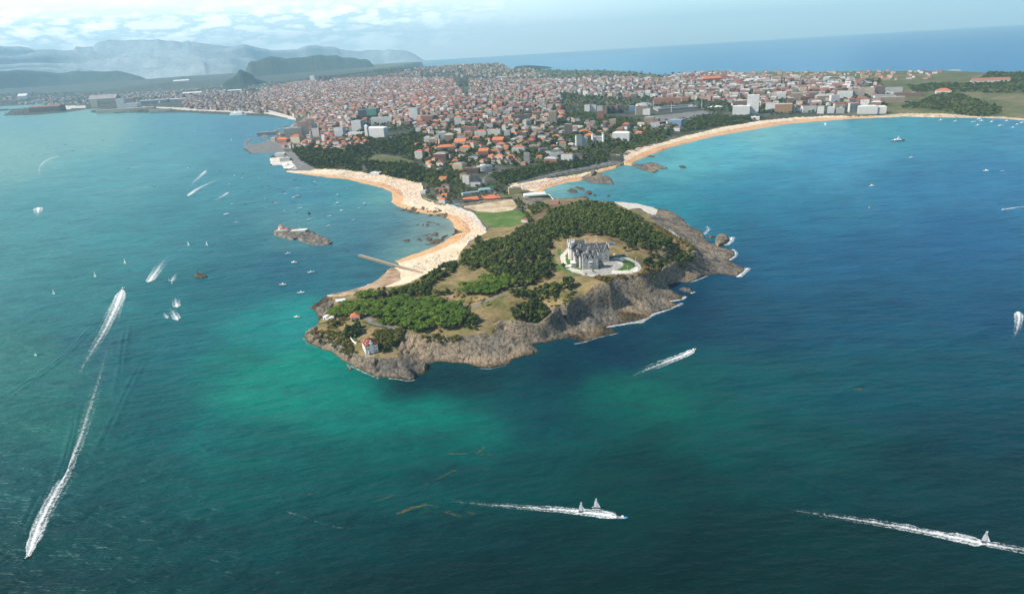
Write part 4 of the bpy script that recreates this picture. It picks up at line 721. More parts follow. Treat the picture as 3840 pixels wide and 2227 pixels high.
# palms on the lawn by the road
def palm(u, v, h):
    p_ = ground(u, v)[0]; o = empty('palm_tree', tuple(p_), 0, None, 'palm', 'palms by the road below the grove')
    t_ = MB(); t_.tube((0, 0, -.5), (.3, .1, h), .3, .2, 7); t_.build('trunk', bark, o, uvs=False)
    V_ = []; 
    for k in range(18):
        a = 6.283*k/18; e = 0.5+0.5*((k*7) % 5)/5; d = np.array([math.cos(a), math.sin(a)]); q = np.array([-d[1], d[0]]); pr = [(0, 0, .25), (1.2, .7*e, .4), (2.4, .5*e-.2, .38), (3.3, -.6*e-.3, .1)]
        for (r0, z0, w0), (r1, z1, w1) in zip(pr[:-1], pr[1:]):
            V_ += [[.3+d[0]*r0-q[0]*w0, .1+d[1]*r0-q[1]*w0, h+z0], [.3+d[0]*r0+q[0]*w0, .1+d[1]*r0+q[1]*w0, h+z0], [.3+d[0]*r1+q[0]*w1, .1+d[1]*r1+q[1]*w1, h+z1], [.3+d[0]*r1-q[0]*w1, .1+d[1]*r1-q[1]*w1, h+z1]]
    V_ = np.array(V_); mesh_np('crown', V_, np.arange(len(V_)).reshape(-1, 4), LM['leafy'], o, cols=np.full((len(V_)//4, 3), .4))
    return o
for (u, v, h, l) in ((1811,1151,9,'tallest palm with bare trunk beside the upper road bend'),(1830,1145,5,'short palm beside the tallest one on the road bend'),(1748,1160,6,'bushy palm at the edge of the flat topped grove'),(1737,1165,6,'second palm tucked against the flat topped grove'),(1725,1168,5,'smallest palm half hidden by the flat topped grove')):
    palm(u, v, h)['label'] = l
# ================================================================== buildings
WALLC = {'white': (0.66, 0.65, 0.62), 'cream': (0.56, 0.48, 0.35), 'beige': (0.42, 0.34, 0.25), 'yellow': (0.66, 0.50, 0.22), 'grey': (0.40, 0.40, 0.39), 'brick': (0.30, 0.13, 0.085), 'brown': (0.19, 0.125, 0.09), 'dark': (0.095, 0.09, 0.088), 'pink': (0.46, 0.27, 0.21), 'blue': (0.17, 0.28, 0.42), 'sand': (0.52, 0.43, 0.32), 'ochre': (0.52, 0.33, 0.16), 'green': (0.10, 0.26, 0.20), 'teal': (0.32, 0.47, 0.48)}
ROOFC = {'orange': (0.50, 0.165, 0.075), 'red': (0.36, 0.10, 0.07), 'rust': (0.28, 0.135, 0.095), 'slate': (0.085, 0.09, 0.10), 'gravel': (0.34, 0.32, 0.30), 'pale': (0.58, 0.57, 0.55), 'whiteroof': (0.80, 0.80, 0.79), 'tealroof': (0.22, 0.36, 0.38), 'greenroof': (0.06, 0.15, 0.11), 'brownroof': (0.19, 0.10, 0.07)}
def facade(col, pitch=3.2, storey=3.1, ww=0.46, wh=0.50, glass=(0.035, 0.045, 0.055)):
    key = f'facade_{col}_{pitch}_{ww}'
    if key in MATS: return MATS[key]
    m, t, b = newmat(key); u = t.nodes.new('ShaderNodeUVMap'); s = N(t, 'ShaderNodeSeparateXYZ'); t.links.new(u.outputs[0], s.inputs[0])
    g = t.nodes.new('ShaderNodeNewGeometry'); gs = N(t, 'ShaderNodeSeparateXYZ'); t.links.new(g.outputs['Normal'], gs.inputs[0])
    def band(v, per, frac, off):
        f = math_n(t, 'FRACT', math_n(t, 'ADD', math_n(t, 'DIVIDE', v, per), off)); return math_n(t, 'LESS_THAN', f, frac)
    w = math_n(t, 'MULTIPLY', band(s.outputs[0], pitch, ww, 0.25), band(s.outputs[1], storey, wh, 0.72))
    w = math_n(t, 'MULTIPLY', w, math_n(t, 'LESS_THAN', math_n(t, 'ABSOLUTE', gs.outputs[2]), 0.4))
    n = noise(t, g.outputs['Position'], 0.25, 5.0); c = WALLC[col]
    wall = ramp(t, n, [(0.3, tuple(x*0.84 for x in c)), (0.7, tuple(min(1, x*1.1) for x in c))])
    t.links.new(mixc(t, w, wall, glass), b.inputs['Base Color']); b.inputs['Roughness'].default_value = 0.75; b.inputs['Specular IOR Level'].default_value = 0.25
    return m
def roofmat(k):
    c = ROOFC[k]
    if 'roof_'+k in MATS: return MATS['roof_'+k]
    m, t, b = newmat('roof_'+k); p = geo_pos(t); n1 = noise(t, p, 0.18, 5.0); n2 = noise(t, p, 1.6, 3.0)
    v = ramp(t, n2, [(0.3, (0.75,)*3), (0.7, (1.2,)*3)]); base = ramp(t, n1, [(0.3, tuple(x*0.8 for x in c)), (0.7, tuple(x*1.15 for x in c))])
    oi = t.nodes.new('ShaderNodeObjectInfo'); base = mixc(t, 1.0, base, ramp(t, oi.outputs['Random'], [(0, (.62, .66, .7)), (1, (1.15, 1.1, 1.05))]), 'MULTIPLY')
    t.links.new(mixc(t, 1.0, base, v, 'MULTIPLY'), b.inputs['Base Color']); b.inputs['Roughness'].default_value = 0.85; b.inputs['Specular IOR Level'].default_value = 0.2
    return m
white = plain('white_paint', (0.78, 0.78, 0.76), 0.5, 0.06); stone = plain('pale_stone', (0.40, 0.385, 0.36), 0.85, 0.22, 0.5); glassm = plain('dark_glass', (0.03, 0.04, 0.05), 0.2, 0.1, spec=0.6)
slate = roofmat('slate'); greym = plain('grey_metal', (0.35, 0.36, 0.37), 0.5, 0.1, metal=0.3); darkm = plain('dark_paint', (0.04, 0.045, 0.05), 0.6); concrete = plain('concrete', (0.42, 0.40, 0.37), 0.85, 0.2, 0.3)
def put(px, py, up=0.0):
    return ground(px, py, up)[0]
def mpp(p):                                    # metres per photograph pixel at a point
    return math.sqrt(p[0]**2+p[1]**2+(CAMH-p[2])**2)/FPX
DONE = []                                      # photograph spots already built on: px, py, half width
NB = {}
def building(name, label, px, py, wpx, hpx, wall='white', roof='flat', rc='gravel', depth=0.7, rz=None, floors=None, cat='building', group=None, bal=None, chim=0, fac=None, over=0.5, sink=6.0):
    """a block standing on the terrain: front centre of its base at (px, py), wpx wide and hpx tall to the eaves in the photograph"""
    p = put(px, py); k = mpp(p); w = wpx*k; h = hpx*k/0.95; d = max(6.0, w*depth)
    rz = (random.uniform(-0.6, -0.1) if rz is None else rz)
    o = empty(name, (p[0], p[1]+d*0.5, p[2]), rz, label, cat, group)
    DONE.append((px, py-hpx*0.5, wpx*0.55, hpx*0.8))
    x0, x1, y0, y1 = -w/2, w/2, -d/2, d/2
    mw = MB().box(x0, x1, y0, y1, -sink, h); fm = fac or facade(wall)
    rm = roofmat(rc); r = MB(); rh = min(w, d)*0.5*0.5
    if roof == 'flat':
        r.box(x0-.25, x1+.25, y0-.25, y1+.25, h, h+0.7); r.box(x0+w*.3, x0+w*.55, y0+d*.35, y0+d*.7, h+.7, h+3.0)
    elif roof == 'hip': r.hip(x0, x1, y0, y1, h, rh, over)
    elif roof == 'gable': r.gable(x0, x1, y0, y1, h, rh*1.3, 'y' if d >= w else 'x', over)
    elif roof == 'gablefront': r.gable(x0, x1, y0, y1, h, w*0.42, 'y', over)
    elif roof == 'mansard':
        r.add([(x0-.4, y0-.4, h), (x1+.4, y0-.4, h), (x1+.4, y1+.4, h), (x0-.4, y1+.4, h), (x0+w*.16, y0+d*.16, h+4.5), (x1-w*.16, y0+d*.16, h+4.5), (x1-w*.16, y1-d*.16, h+4.5), (x0+w*.16, y1-d*.16, h+4.5)], [(0, 3, 2, 1), (4, 5, 6, 7), (0, 1, 5, 4), (1, 2, 6, 5), (2, 3, 7, 6), (3, 0, 4, 7)])
    elif roof == 'sheet': r.add([(x0-.6, y0-.6, h), (x1+.6, y0-.6, h), (x1+.6, y1+.6, h), (x0-.6, y1+.6, h), (x0-.6, 0, h+d*.12), (x1+.6, 0, h+d*.12)], [(0, 3, 2, 1), (0, 1, 5, 4), (2, 3, 4, 5), (1, 2, 5), (3, 0, 4)])
    mw.build('wall', fm, o); ro = r.build('roof', rm, o)
    if roof == 'flat' and p[1] < 4200:
        MB().box(x0+w*.62, x0+w*.78, y0+d*.4, y0+d*.6, h+.7, h+2.4).build('rooftop_hut', concrete, o)
    for c in range(chim):
        cx = x0+w*(0.3+0.4*c); MB().box(cx-.5, cx+.5, -.5, .5, h, h+rh*1.35+1.2).build('chimney', white, ro)
    if bal:
        nf = max(1, int(h/3.1)); col = white if bal == 1 else MATS.get('facade_'+str(bal)) or plain('band_'+bal, WALLC[bal])
        for f in range(1, nf+1):
            z = f*h/nf-1.2
            MB().box(x0-.9, x1+.9, y0-1.3, y0+.0, z, z+1.05).build('balcony', col, o, uvs=False)
    return o
# ---------------------------------------------------------------- the palace
palace_glass = plain('leaded_glass', (0.13, 0.14, 0.15), 0.3, 0.2)
def palace():
    p = put(2185.3, 1012.4); o = empty('palace', (p[0], p[1], p[2]), 0.0, 'grey stone palace with steep slate roofs, gables and a tower on the headland', 'palace')
    st = stone; W = MB(); Rf = MB()
    # blocks: x0 x1 y0 y1 eaves ridge axis
    B = [(0, 26, 0, 14, 16, 26, 'x'), (3, 23, 14, 38, 15, 24.5, 'y'), (-2, 50, 38, 53, 16.5, 27.5, 'x'), (0, 49, 55, 67, 16, 27, 'x'), (-16, 14, 70, 86, 17, 29, 'x'), (-10, 6, 53, 70, 16, 26, 'y'), (-9, 3, 22, 38, 14, 21, 'y')]
    for x0, x1, y0, y1, e, r, ax in B:
        W.box(x0, x1, y0, y1, -3, e); Rf.gable(x0, x1, y0, y1, e, r-e, ax, 0.0)
    W.box(24, 44, 53, 55, -3, 15)
    wl = W.build('wall', st, o); rf = Rf.build('roof', slate, o)
    # pale stone copings along the gable ends
    def coping(x, y0, y1, e, r):
        m = (y0+y1)/2; c = MB()
        for ya, yb in ((y0, m), (y1, m)):
            c.add([(x-.5, ya, e-.2), (x+.5, ya, e-.2), (x+.5, yb, r-.2), (x-.5, yb, r-.2), (x-.5, ya, e+.9), (x+.5, ya, e+.9), (x+.5, yb, r+.9), (x-.5, yb, r+.9)], [(0, 3, 2, 1), (4, 5, 6, 7), (0, 1, 5, 4), (1, 2, 6, 5), (2, 3, 7, 6), (3, 0, 4, 7)])
        c.build('coping', plain('coping_stone', (0.50, 0.49, 0.46), 0.8), rf)
    for x0, x1, y0, y1, e, r, ax in B:
        if ax == 'x': coping(x0, y0, y1, e, r); coping(x1, y0, y1, e, r)
    def win(mb, x, y, z, w, h, side='f'):
        t_ = MB()
        if side == 'f': t_.box(x-w/2, x+w/2, y-.12, y+.1, z, z+h)
        else: t_.box(y-.12, y+.1, x-w/2, x+w/2, z, z+h)
        f = t_.build('window', palace_glass, o, uvs=False); m = MB()
        if side == 'f': m.box(x-.12, x+.12, y-.2, y-.12, z, z+h); m.box(x-w/2-.2, x+w/2+.2, y-.3, y-.12, z-.35, z)
        else: m.box(y-.2, y-.12, x-.12, x+.12, z, z+h)
        m.build('frame', white, f, uvs=False)
    # dormer gables of the front: three wide ones over the eaves
    def front_gable(cx, y, w, z0, zt, name='gable'):
        g = MB(); g.add([(cx-w/2, y-.7, z0), (cx+w/2, y-.7, z0), (cx, y-.7, zt), (cx-w/2, y+6, z0), (cx+w/2, y+6, z0), (cx, y+6, zt)], [(0, 1, 2), (3, 5, 4), (0, 2, 5, 3), (1, 4, 5, 2), (0, 3, 4, 1)])
        g.box(cx-w/2, cx+w/2, y-.7, y+.3, -3, z0-.003); gb = g.build(name, st, o)
        s_ = MB()
        for sx_ in (-1, 1):
            a = (cx+sx_*(w/2+.3), z0-.2); b_ = (cx, zt+.5)
            s_.add([(a[0], y-1.0, a[1]), (a[0], y+6.4, a[1]), (b_[0], y+6.4, b_[1]), (b_[0], y-1.0, b_[1]), (a[0], y-1.0, a[1]+.5), (a[0], y+6.4, a[1]+.5), (b_[0], y+6.4, b_[1]+.5), (b_[0], y-1.0, b_[1]+.5)], [(0, 1, 2, 3), (7, 6, 5, 4), (0, 3, 7, 4), (1, 5, 6, 2), (0, 4, 5, 1), (3, 2, 6, 7)])
        s_.build('gable_roof', slate, gb)
        e_ = MB()
        for sx_ in (-1, 1):
            a = (cx+sx_*(w/2+.3), z0); b_ = (cx, zt+.7)
            e_.add([(a[0], y-1.15, a[1]-.2), (b_[0], y-1.15, b_[1]-.2), (b_[0], y-1.15, b_[1]+.7), (a[0], y-1.15, a[1]+.7), (a[0], y-.6, a[1]-.2), (b_[0], y-.6, b_[1]-.2), (b_[0], y-.6, b_[1]+.7), (a[0], y-.6, a[1]+.7)], [(0, 1, 2, 3), (7, 6, 5, 4), (3, 2, 6, 7), (0, 4, 5, 1)])
        e_.build('gable_edge', plain('coping_stone', (0.5, 0.49, 0.46)), gb)
    for cx in (4.4, 13, 21.6): front_gable(cx, 0, 8.2, 16.0, 24.5)
    front_gable(44.5, 38, 10, 17.0, 27.0)
    W2 = MB().box(10.2, 15.8, -2.6, -.7, -3, 13.2); W2.build('bay_window', st, o); MB().box(9.9, 16.1, -2.9, -.7, 13.2, 13.9).build('bay_roof', white, o)
    for z in (3.0, 9.2):
        for cx in (2.6, 5.6, 20.2, 23.2): win(None, cx, -.72, z, 1.7, 3.2)
        win(None, 13, -2.62, z, 3.4, 3.2)
        for cx in (28, 31.5, 35): win(None, cx, 37.98, z, 1.7, 3.2)
        win(None, 44.5, 37.28, z, 3.4, 3.2)
        for y in (3.5, 7, 10.5): win(None, y, -0.02, z, 1.6, 3.0, 's')
        for y in (42, 47): win(None, y, -2.02, z, 1.6, 3.0, 's')
        for y in (74, 79): win(None, y, -16.02, z, 1.6, 3.0, 's')
    for cx in (4.4, 13, 21.6): win(None, cx, -.72, 17.6, 2.4, 2.0)
    win(None, 44.5, 37.28, 18.6, 2.4, 2.0)
    # small dormers on the long roofs
    def dormer(cx, y, z):
        d_ = MB(); d_.add([(cx-1.3, y, z), (cx+1.3, y, z), (cx, y, z+3.4), (cx-1.3, y+4, z), (cx+1.3, y+4, z), (cx, y+4, z+3.4)], [(0, 1, 2), (3, 5, 4), (0, 2, 5, 3), (1, 4, 5, 2), (0, 3, 4, 1)]); d_.build('dormer', st, o)
    for cx in (24.5, 29.5, 34): dormer(cx, 38.6, 17.6)
    for cx in (18, 26, 32, 38, 44): dormer(cx, 43.2, 24.0)
    for cx in (9, 17.5): dormer(cx, 5.0, 21.5)
    for y in (17, 22, 27): dormer(6.0, y, 18)
    for cx in (-16, -8, 0): dormer(cx, 72, 19.5)
    for cx, y in ((8, 8.5), (18, 8.5), (13, 30), (2, 45), (30, 47), (20, 61)):
        MB().box(cx-.8, cx+.8, y-.8, y+.8, 20, 31 if y > 12 else 29.5).build('chimney', plain('coping_stone', (0.5, 0.49, 0.46)), rf)
    # turrets on the garden side, sunlight painted in as a paler stone
    for cx, cy, r, h in ((-2.5, 10.5, 2.2, 19), (-9.5, 22, 2.4, 17), (-9.5, 36, 2.6, 20), (-3.5, 40, 2.4, 22), (-12, 55, 2.3, 19)):
        t_ = MB().lathe([(r, -3), (r, h), (r*1.12, h+.2), (r*1.12, h+1.4)], cx, cy, 10).build('turret', plain('sunlit_tint_stone', (0.47, 0.44, 0.40), 0.85, 0.2, 0.5), o)
        MB().lathe([(r*1.15, h+1.4), (r*.55, h+4.2), (.05, h+7)], cx, cy, 10).build('spire', slate, t_)
    # entrance porch, in the same stone with sunlight painted in
    po = MB().box(-17, -9, 18, 30, -3, 6.2).build('porch', plain('sunlit_tint_stone', (0.47, 0.44, 0.40)), o); MB().box(-17.5, -8.5, 17.5, 30.5, 6.2, 7.4).build('parapet', white, po)
    MB().box(-21, -17, 20, 28, -3, 1.5).build('steps', white, po)
    # great tower with its crown of pinnacles
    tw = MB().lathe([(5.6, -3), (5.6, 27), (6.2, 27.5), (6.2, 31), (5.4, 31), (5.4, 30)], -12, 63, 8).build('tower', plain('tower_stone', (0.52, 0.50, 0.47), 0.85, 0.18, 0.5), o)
    for k in range(8):
        a = 6.283*k/8+.39; x, y = -12+5.9*math.cos(a), 63+5.9*math.sin(a)
        MB().lathe([(.75, 29), (.75, 34), (.95, 34.2), (.05, 36.5)], x, y, 6).build('pinnacle', plain('tower_stone', (0.5, 0.5, 0.5)), tw)
    for k in range(8):
        a = 6.283*k/8+.78; MB().box(-12+5.4*math.cos(a)-.6, -12+5.4*math.cos(a)+.6, 63+5.4*math.sin(a)-.6, 63+5.4*math.sin(a)+.6, 20, 24).build('tower_window', glassm, tw)
    fp = MB().tube((-12, 63, 31), (-12, 63, 43), .18, .1).build('flagpole', white, tw, uvs=False)
    fl = MB()
    for k, c in enumerate(((0.6, 0.03, 0.02), (0.8, 0.5, 0.02), (0.6, 0.03, 0.02))): pass
    f1 = MB().add([(-12, 63, 39.5), (-15, 62.4, 39.8), (-15.4, 62.6, 42.2), (-12, 63, 42.4), (-12, 63.1, 39.5), (-15, 62.5, 39.8), (-15.4, 62.7, 42.2), (-12, 63.1, 42.4)], [(0, 1, 2, 3), (7, 6, 5, 4), (0, 4, 5, 1), (3, 2, 6, 7), (1, 5, 6, 2)]).build('flag', plain('flag_yellow', (0.75, 0.38, 0.03), 0.8, 0.4, 0.5), tw)
    return o
palace()
DONE.append((2215, 960, 90, 60))
# balustrade, lamps and ornaments of the palace terrace
bal_line = [(2315,966),(2335,970),(2360,977),(2385,988),(2402,1000),(2403,1010),(2390,1020),(2362,1026),(2330,1025),(2300,1026),(2270,1029)]
bp = ground(*np.array(bal_line, float).T)
bo = empty('balustrade', tuple(bp[0]), 0, 'white balustrade with short posts curving round the palace terrace above the cliff', 'balustrade')
q_ = np.array(bp); sg = np.r_[0, np.cumsum(np.linalg.norm(np.diff(q_, axis=0), axis=1))]; ss = np.arange(0, sg[-1], 4.2); bx = np.interp(ss, sg, q_[:, 0]); by = np.interp(ss, sg, q_[:, 1]); bz = height(bx, by)
rail = MB()
for i in range(len(bx)-1):
    a = np.array([bx[i]-bp[0][0], by[i]-bp[0][1], bz[i]-bp[0][2]]); b_ = np.array([bx[i+1]-bp[0][0], by[i+1]-bp[0][1], bz[i+1]-bp[0][2]])
    rail.tube(a+[0, 0, 1.0], b_+[0, 0, 1.0], .16, .16, 4); rail.tube(a+[0, 0, .3], b_+[0, 0, .3], .12, .12, 4)
rail.build('rail', white, bo, uvs=False)
for i in range(len(bx)): MB().box(bx[i]-bp[0][0]-.35, bx[i]-bp[0][0]+.35, by[i]-bp[0][1]-.35, by[i]-bp[0][1]+.35, bz[i]-bp[0][2]-.5, bz[i]-bp[0][2]+1.6).build('post', white, bo, uvs=False)
def lamp(u, v, label):
    p_ = put(u, v); o = empty('lamp_post', tuple(p_), 0, label, 'lamp post', 'tall lamp posts round the palace')
    MB().lathe([(.32, -.5), (.25, .6), (.16, 1), (.11, 9.2)], 0, 0, 8).build('pole', white, o, uvs=False)
    MB().tube((-1.1, 0, 9), (1.1, 0, 9), .08, .08, 5).build('crossbar', white, o, uvs=False)
    for sx_ in (-1, 1): MB().lathe([(.05, 8.7), (.34, 9.0), (.34, 9.4), (.1, 9.8)], sx_*1.1, 0, 8).build('lantern', plain('lantern_glass', (.7, .7, .66), .3), o, uvs=False)
for u, v, l in ((2096,979,'white lamp post on the lawn west of the palace drive'),(2106,943,'white lamp post near the top of the palace drive'),(2126,926,'white lamp post at the head of the palace drive'),(2124,1010,'white lamp post at the garden crossing of the palace drive'),(2148,1026,'white lamp post at the bottom bend of the palace drive'),(2229,1038,'white lamp post below the paved palace forecourt'),(2352,1018,'white lamp post on the round lawn over the cliff'),(2302,1016,'white lamp post on the checkered forecourt'),(2354,976,'white lamp post by the balustrade at the woodland end'),(2384,985,'white lamp post on the outer curve of the balustrade'),(2236,902,'white lamp post on the dry lawn behind the palace')):
    lamp(u, v, l)
p_ = put(2233, 911); o = empty('stone_cross', tuple(p_), 0.4, 'small star shaped stone monument on the dry lawn behind the palace', 'monument')
MB().lathe([(1.6, -.4), (1.4, .6), (.5, .9), (.35, 4)], 0, 0, 8).build('pedestal', stone, o); MB().box(-3.4, 3.4, -.5, .5, 1.6, 2.3).build('arm', stone, o); MB().box(-.5, .5, -3.0, 3.0, 1.6, 2.3).build('arm', stone, o)
# flower beds left of the drive
for i, (u, v) in enumerate(((2070,968),(2075,975),(2080,983),(2084,996),(2090,1002),(2096,1009))):
    p_ = put(u, v); tag(MB().obox(0, 0, 9, 1.6, -.3, .5, .25).build('hedge', LM['scrub'], None, uvs=False), ('uppermost','second','third','fourth','fifth','lowest')[i]+' clipped hedge strip in the garden beds beside the palace', 'hedge', 'hedge strips in the palace garden').location = p_
# ---------------------------------------------------------------- lighthouse on the point
def lighthouse():
    p = put(1373, 1331); a = R(23); o = empty('lighthouse', tuple(p), a, 'white lighthouse house with ribbed red roof and green topped lantern on the rocky point', 'lighthouse')
    wm = plain('whitewash', (0.74, 0.72, 0.68), 0.8, 0.1, 0.4); w, d, h = 17.0, 20.0, 12.0
    W = MB().box(0, w, 0, d, -3, h); W.build('wall', wm, o); MB().box(-.25, w+.25, -.25, d+.25, h-.7, h).build('cornice', white, o)
    rf = MB().gable(0, w, 0, d, h, 4.6, 'y', .5).build('roof', roofmat('red'), o)
    rb = plain('rib_shadow', (0.26, 0.07, 0.05), 0.8)
    for y in (3.6, 7.6, 11.6, 15.6):
        for s_ in (0, 1):
            m = MB(); xa, xb = (0, w/2-.4) if s_ == 0 else (w, w/2+.4)
            m.add([(xa, y, h+.35), (xb, y, h+4.85), (xb, y+1.0, h+4.85), (xa, y+1.0, h+.35), (xa, y, h+1.0), (xb, y, h+5.5), (xb, y+1.0, h+5.5), (xa, y+1.0, h+1.0)], [(0, 1, 2, 3), (7, 6, 5, 4), (0, 4, 5, 1), (1, 5, 6, 2), (2, 6, 7, 3), (3, 7, 4, 0)]); m.build('roof_rib', rb if 0 else roofmat('red'), rf)
    for x, y in ((2, 4), (2, 14), (5, 9)): MB().box(x-.5, x+.5, y-.5, y+.5, h, h+4.2).build('chimney', white, rf)
    tw = MB().box(7.0, 10.2, -1.4, 2.0, -2.99, 15.2).build('tower', wm, o); MB().box(6.6, 10.6, -1.8, 2.4, 15.2, 15.8).build('gallery', white, tw)
    lt = MB().lathe([(1.2, 15.8), (1.2, 18.0)], 8.6, .3, 12).build('lantern', plain('lantern_teal', (0.20, 0.34, 0.32), 0.3), tw); MB().lathe([(1.5, 18.0), (1.2, 18.8), (.5, 19.5), (.12, 20.6)], 8.6, .3, 12).build('dome', plain('copper_green', (0.27, 0.45, 0.40), 0.6), lt)
    for z in (2.2, 7.0):
        for x in (2.2, 4.8, 12.4, 14.8): f = MB().box(x-.55, x+.55, -.1, .06, z, z+2.1).build('window', glassm, o, uvs=False); MB().box(x-.75, x+.75, -.16, -.1, z-.25, z).build('sill', white, f, uvs=False)
        for y in (3, 7, 11, 15): f = MB().box(-.1, .06, y-.55, y+.55, z, z+2.1).build('window', glassm, o, uvs=False); MB().box(-.16, -.1, y-.75, y+.75, z-.25, z).build('sill', white, f, uvs=False)
    MB().box(2.6, 4.4, -2.4, -.2, -3, 4).build('annex', wm, o)
lighthouse(); DONE.append((1390, 1310, 40, 40))
def villa():
    p = put(1315.5, 1206); o = empty('villa', tuple(p), R(8), 'white villa with bright orange hipped roof and green shed above the lighthouse', 'villa')
    MB().box(0, 14, 0, 16, -3, 6.2).build('wall', plain('whitewash', (0.74, 0.72, 0.68)), o)
    rf = MB().hip(0, 14, 0, 16, 6.2, 4.2, .8).build('roof', roofmat('orange'), o); MB().box(5.8, 7.4, 2.4, 3.8, 7.9, 8.3).build('skylight', white, rf)
    for x in (3, 7, 11): f = MB().box(x-.6, x+.6, -.1, .06, 2, 4).build('window', glassm, o, uvs=False); MB().box(x-.8, x+.8, -.16, -.1, 1.75, 2).build('sill', white, f, uvs=False)
    for y in (3, 8, 13): MB().box(-.1, .06, y-.6, y+.6, 2, 4).build('window', glassm, o, uvs=False)
    MB().box(14, 20, 2, 9, -3, 4.5).build('shed', plain('dark_green_paint', (0.02, 0.06, 0.05), 0.6), o)
villa(); DONE.append((1330, 1190, 35, 30))
# white ruined bathing house on the shore below the grove
p_ = put(1212, 1200); o = empty('bathing_house', tuple(p_), R(-25), 'small white shore building with sloping steps below the pine grove', 'shore building')
MB().box(0, 6, 0, 8, -2, 6).build('wall', white, o); MB().box(2, 4.2, -.1, .2, 1, 4.5).build('doorway', darkm, o)
m = MB(); m.add([(6, 0, -2), (20, 2, -2), (20, 8, -2), (6, 8, -2), (6, 0, 3), (20, 2, 8), (20, 8, 8), (6, 8, 3)], [(0, 3, 2, 1), (4, 5, 6, 7), (0, 1, 5, 4), (1, 2, 6, 5), (2, 3, 7, 6), (3, 0, 4, 7)]); m.build('stepped_wall', white, o)
# grey tent roof on the cove sand
p_ = put(1278, 1132); o = empty('beach_tent', tuple(p_), R(12), 'pale grey tent roof on the cove sand beside the pines', 'tent')
MB().gable(-8, 8, -5, 5, 3.2, 2.6, 'x').build('canopy', plain('tent_cloth', (0.62, 0.65, 0.66), 0.7), o)
for sx_, sy_ in ((-7.5, -4.5), (7.5, -4.5), (7.5, 4.5), (-7.5, 4.5)): MB().tube((sx_, sy_, -.5), (sx_, sy_, 3.3), .12).build('pole', greym, o, uvs=False)
# garden walls
def wallrun(name, label, line, h, t_, mat, cat='wall', up=0):
    P = ground(*np.array(line, float).T); o0 = P[0]; m = MB()
    for a, b_ in zip(P[:-1], P[1:]):
        L_ = b_-a; n_ = max(1, int(np.hypot(*L_[:2])/6))
        for k in range(n_):
            s_ = a+L_*k/n_; e_ = a+L_*(k+1)/n_; zs = height(s_[0], s_[1])[0]-o0[2]; ze = height(e_[0], e_[1])[0]-o0[2]; s_ = s_-o0; e_ = e_-o0
            d_ = np.array([-(e_-s_)[1], (e_-s_)[0]]); d_ = d_/max(np.hypot(*d_), 1e-6)*t_/2
            m.add([(s_[0]-d_[0], s_[1]-d_[1], zs-2), (e_[0]-d_[0], e_[1]-d_[1], ze-2), (e_[0]+d_[0], e_[1]+d_[1], ze-2), (s_[0]+d_[0], s_[1]+d_[1], zs-2), (s_[0]-d_[0], s_[1]-d_[1], zs+h), (e_[0]-d_[0], e_[1]-d_[1], ze+h), (e_[0]+d_[0], e_[1]+d_[1], ze+h), (s_[0]+d_[0], s_[1]+d_[1], zs+h)], [(0, 3, 2, 1), (4, 5, 6, 7), (0, 1, 5, 4), (1, 2, 6, 5), (2, 3, 7, 6), (3, 0, 4, 7)])
    o = m.build(name, mat, None); o.location = o0; return tag(o, label, cat)
wallrun('garden_wall', 'old brick and white garden wall running down to the lighthouse', [(1312,1260),(1318,1275),(1330,1288),(1337,1290)], 3, .6, plain('whitewash', (0.7, 0.7, 0.66)))
wallrun('garden_wall', 'short white wall between villa and lighthouse gardens', [(1294,1228),(1297,1250)], 4, .6, white)
wallrun('hedge', 'long clipped hedge along the road behind the lighthouse garden', [(1360,1208),(1385,1218),(1420,1226),(1450,1230)], 1.4, 1.2, LM['leafy'], 'hedge')
wallrun('hedge', 'clipped hedge round the garden over the western rocks', [(1187,1216),(1215,1213),(1250,1205),(1285,1203)], 1.6, 1.6, LM['leafy'], 'hedge')
wallrun('hedge', 'curved clipped hedge leading down to the lighthouse door', [(1313,1245),(1322,1265),(1335,1278),(1348,1283)], 2.2, 2.0, LM['leafy'], 'hedge')
wallrun('terrace_wall', 'low grey wall along the lighthouse terrace above the rocks', [(1335,1336),(1370,1334),(1405,1336)], 1.0, .6, stone)
# ---------------------------------------------------------------- jetty with arches
ja, jb = at([1347], [961], 0)[0], at([1590], [1031], 0)[0]; L_ = np.hypot(*(jb-ja)[:2]); ang = math.atan2(jb[1]-ja[1], jb[0]-ja[0])
o = empty('jetty', (ja[0], ja[1], 0), ang, 'straight stone jetty with dark arches dividing the bay beach', 'jetty')
jm = MB().box(0, L_, -2.6, 2.6, -3, 3.6); jm.build('wall', plain('jetty_stone', (0.20, 0.155, 0.11), 0.9, 0.3, 0.4), o); MB().box(-.3, L_+.3, -3.0, 3.0, 3.6, 4.1).build('walkway', plain('walkway_stone', (0.30, 0.24, 0.18), 0.85, 0.15), o)
for q in (0.57, 0.66, 0.705, 0.75, 0.795, 0.84, 0.88):
    x = L_*q; pr = [(x-1.6+0.4*k, 0) for k in range(9)]; vs = [(x-1.7, -2.72, -1), (x+1.7, -2.72, -1), (x+1.7, -2.72, 1.3), (x+1.1, -2.72, 2.4), (x, -2.72, 2.9), (x-1.1, -2.72, 2.4), (x-1.7, -2.72, 1.3)]
    MB().add(vs+[(a, -2.5, c) for a, b_, c in vs], [tuple(range(7))]+[(i, i+7, (i+1) % 7+7, (i+1) % 7) for i in range(7)]).build('arch', darkm, o, uvs=False)
MB().lathe([(.5, 4), (.3, 4.6), (.22, 8), (.4, 8.2), (.4, 9), (.1, 9.4)], 3, 0, 8).build('beacon', darkm, o, uvs=False)
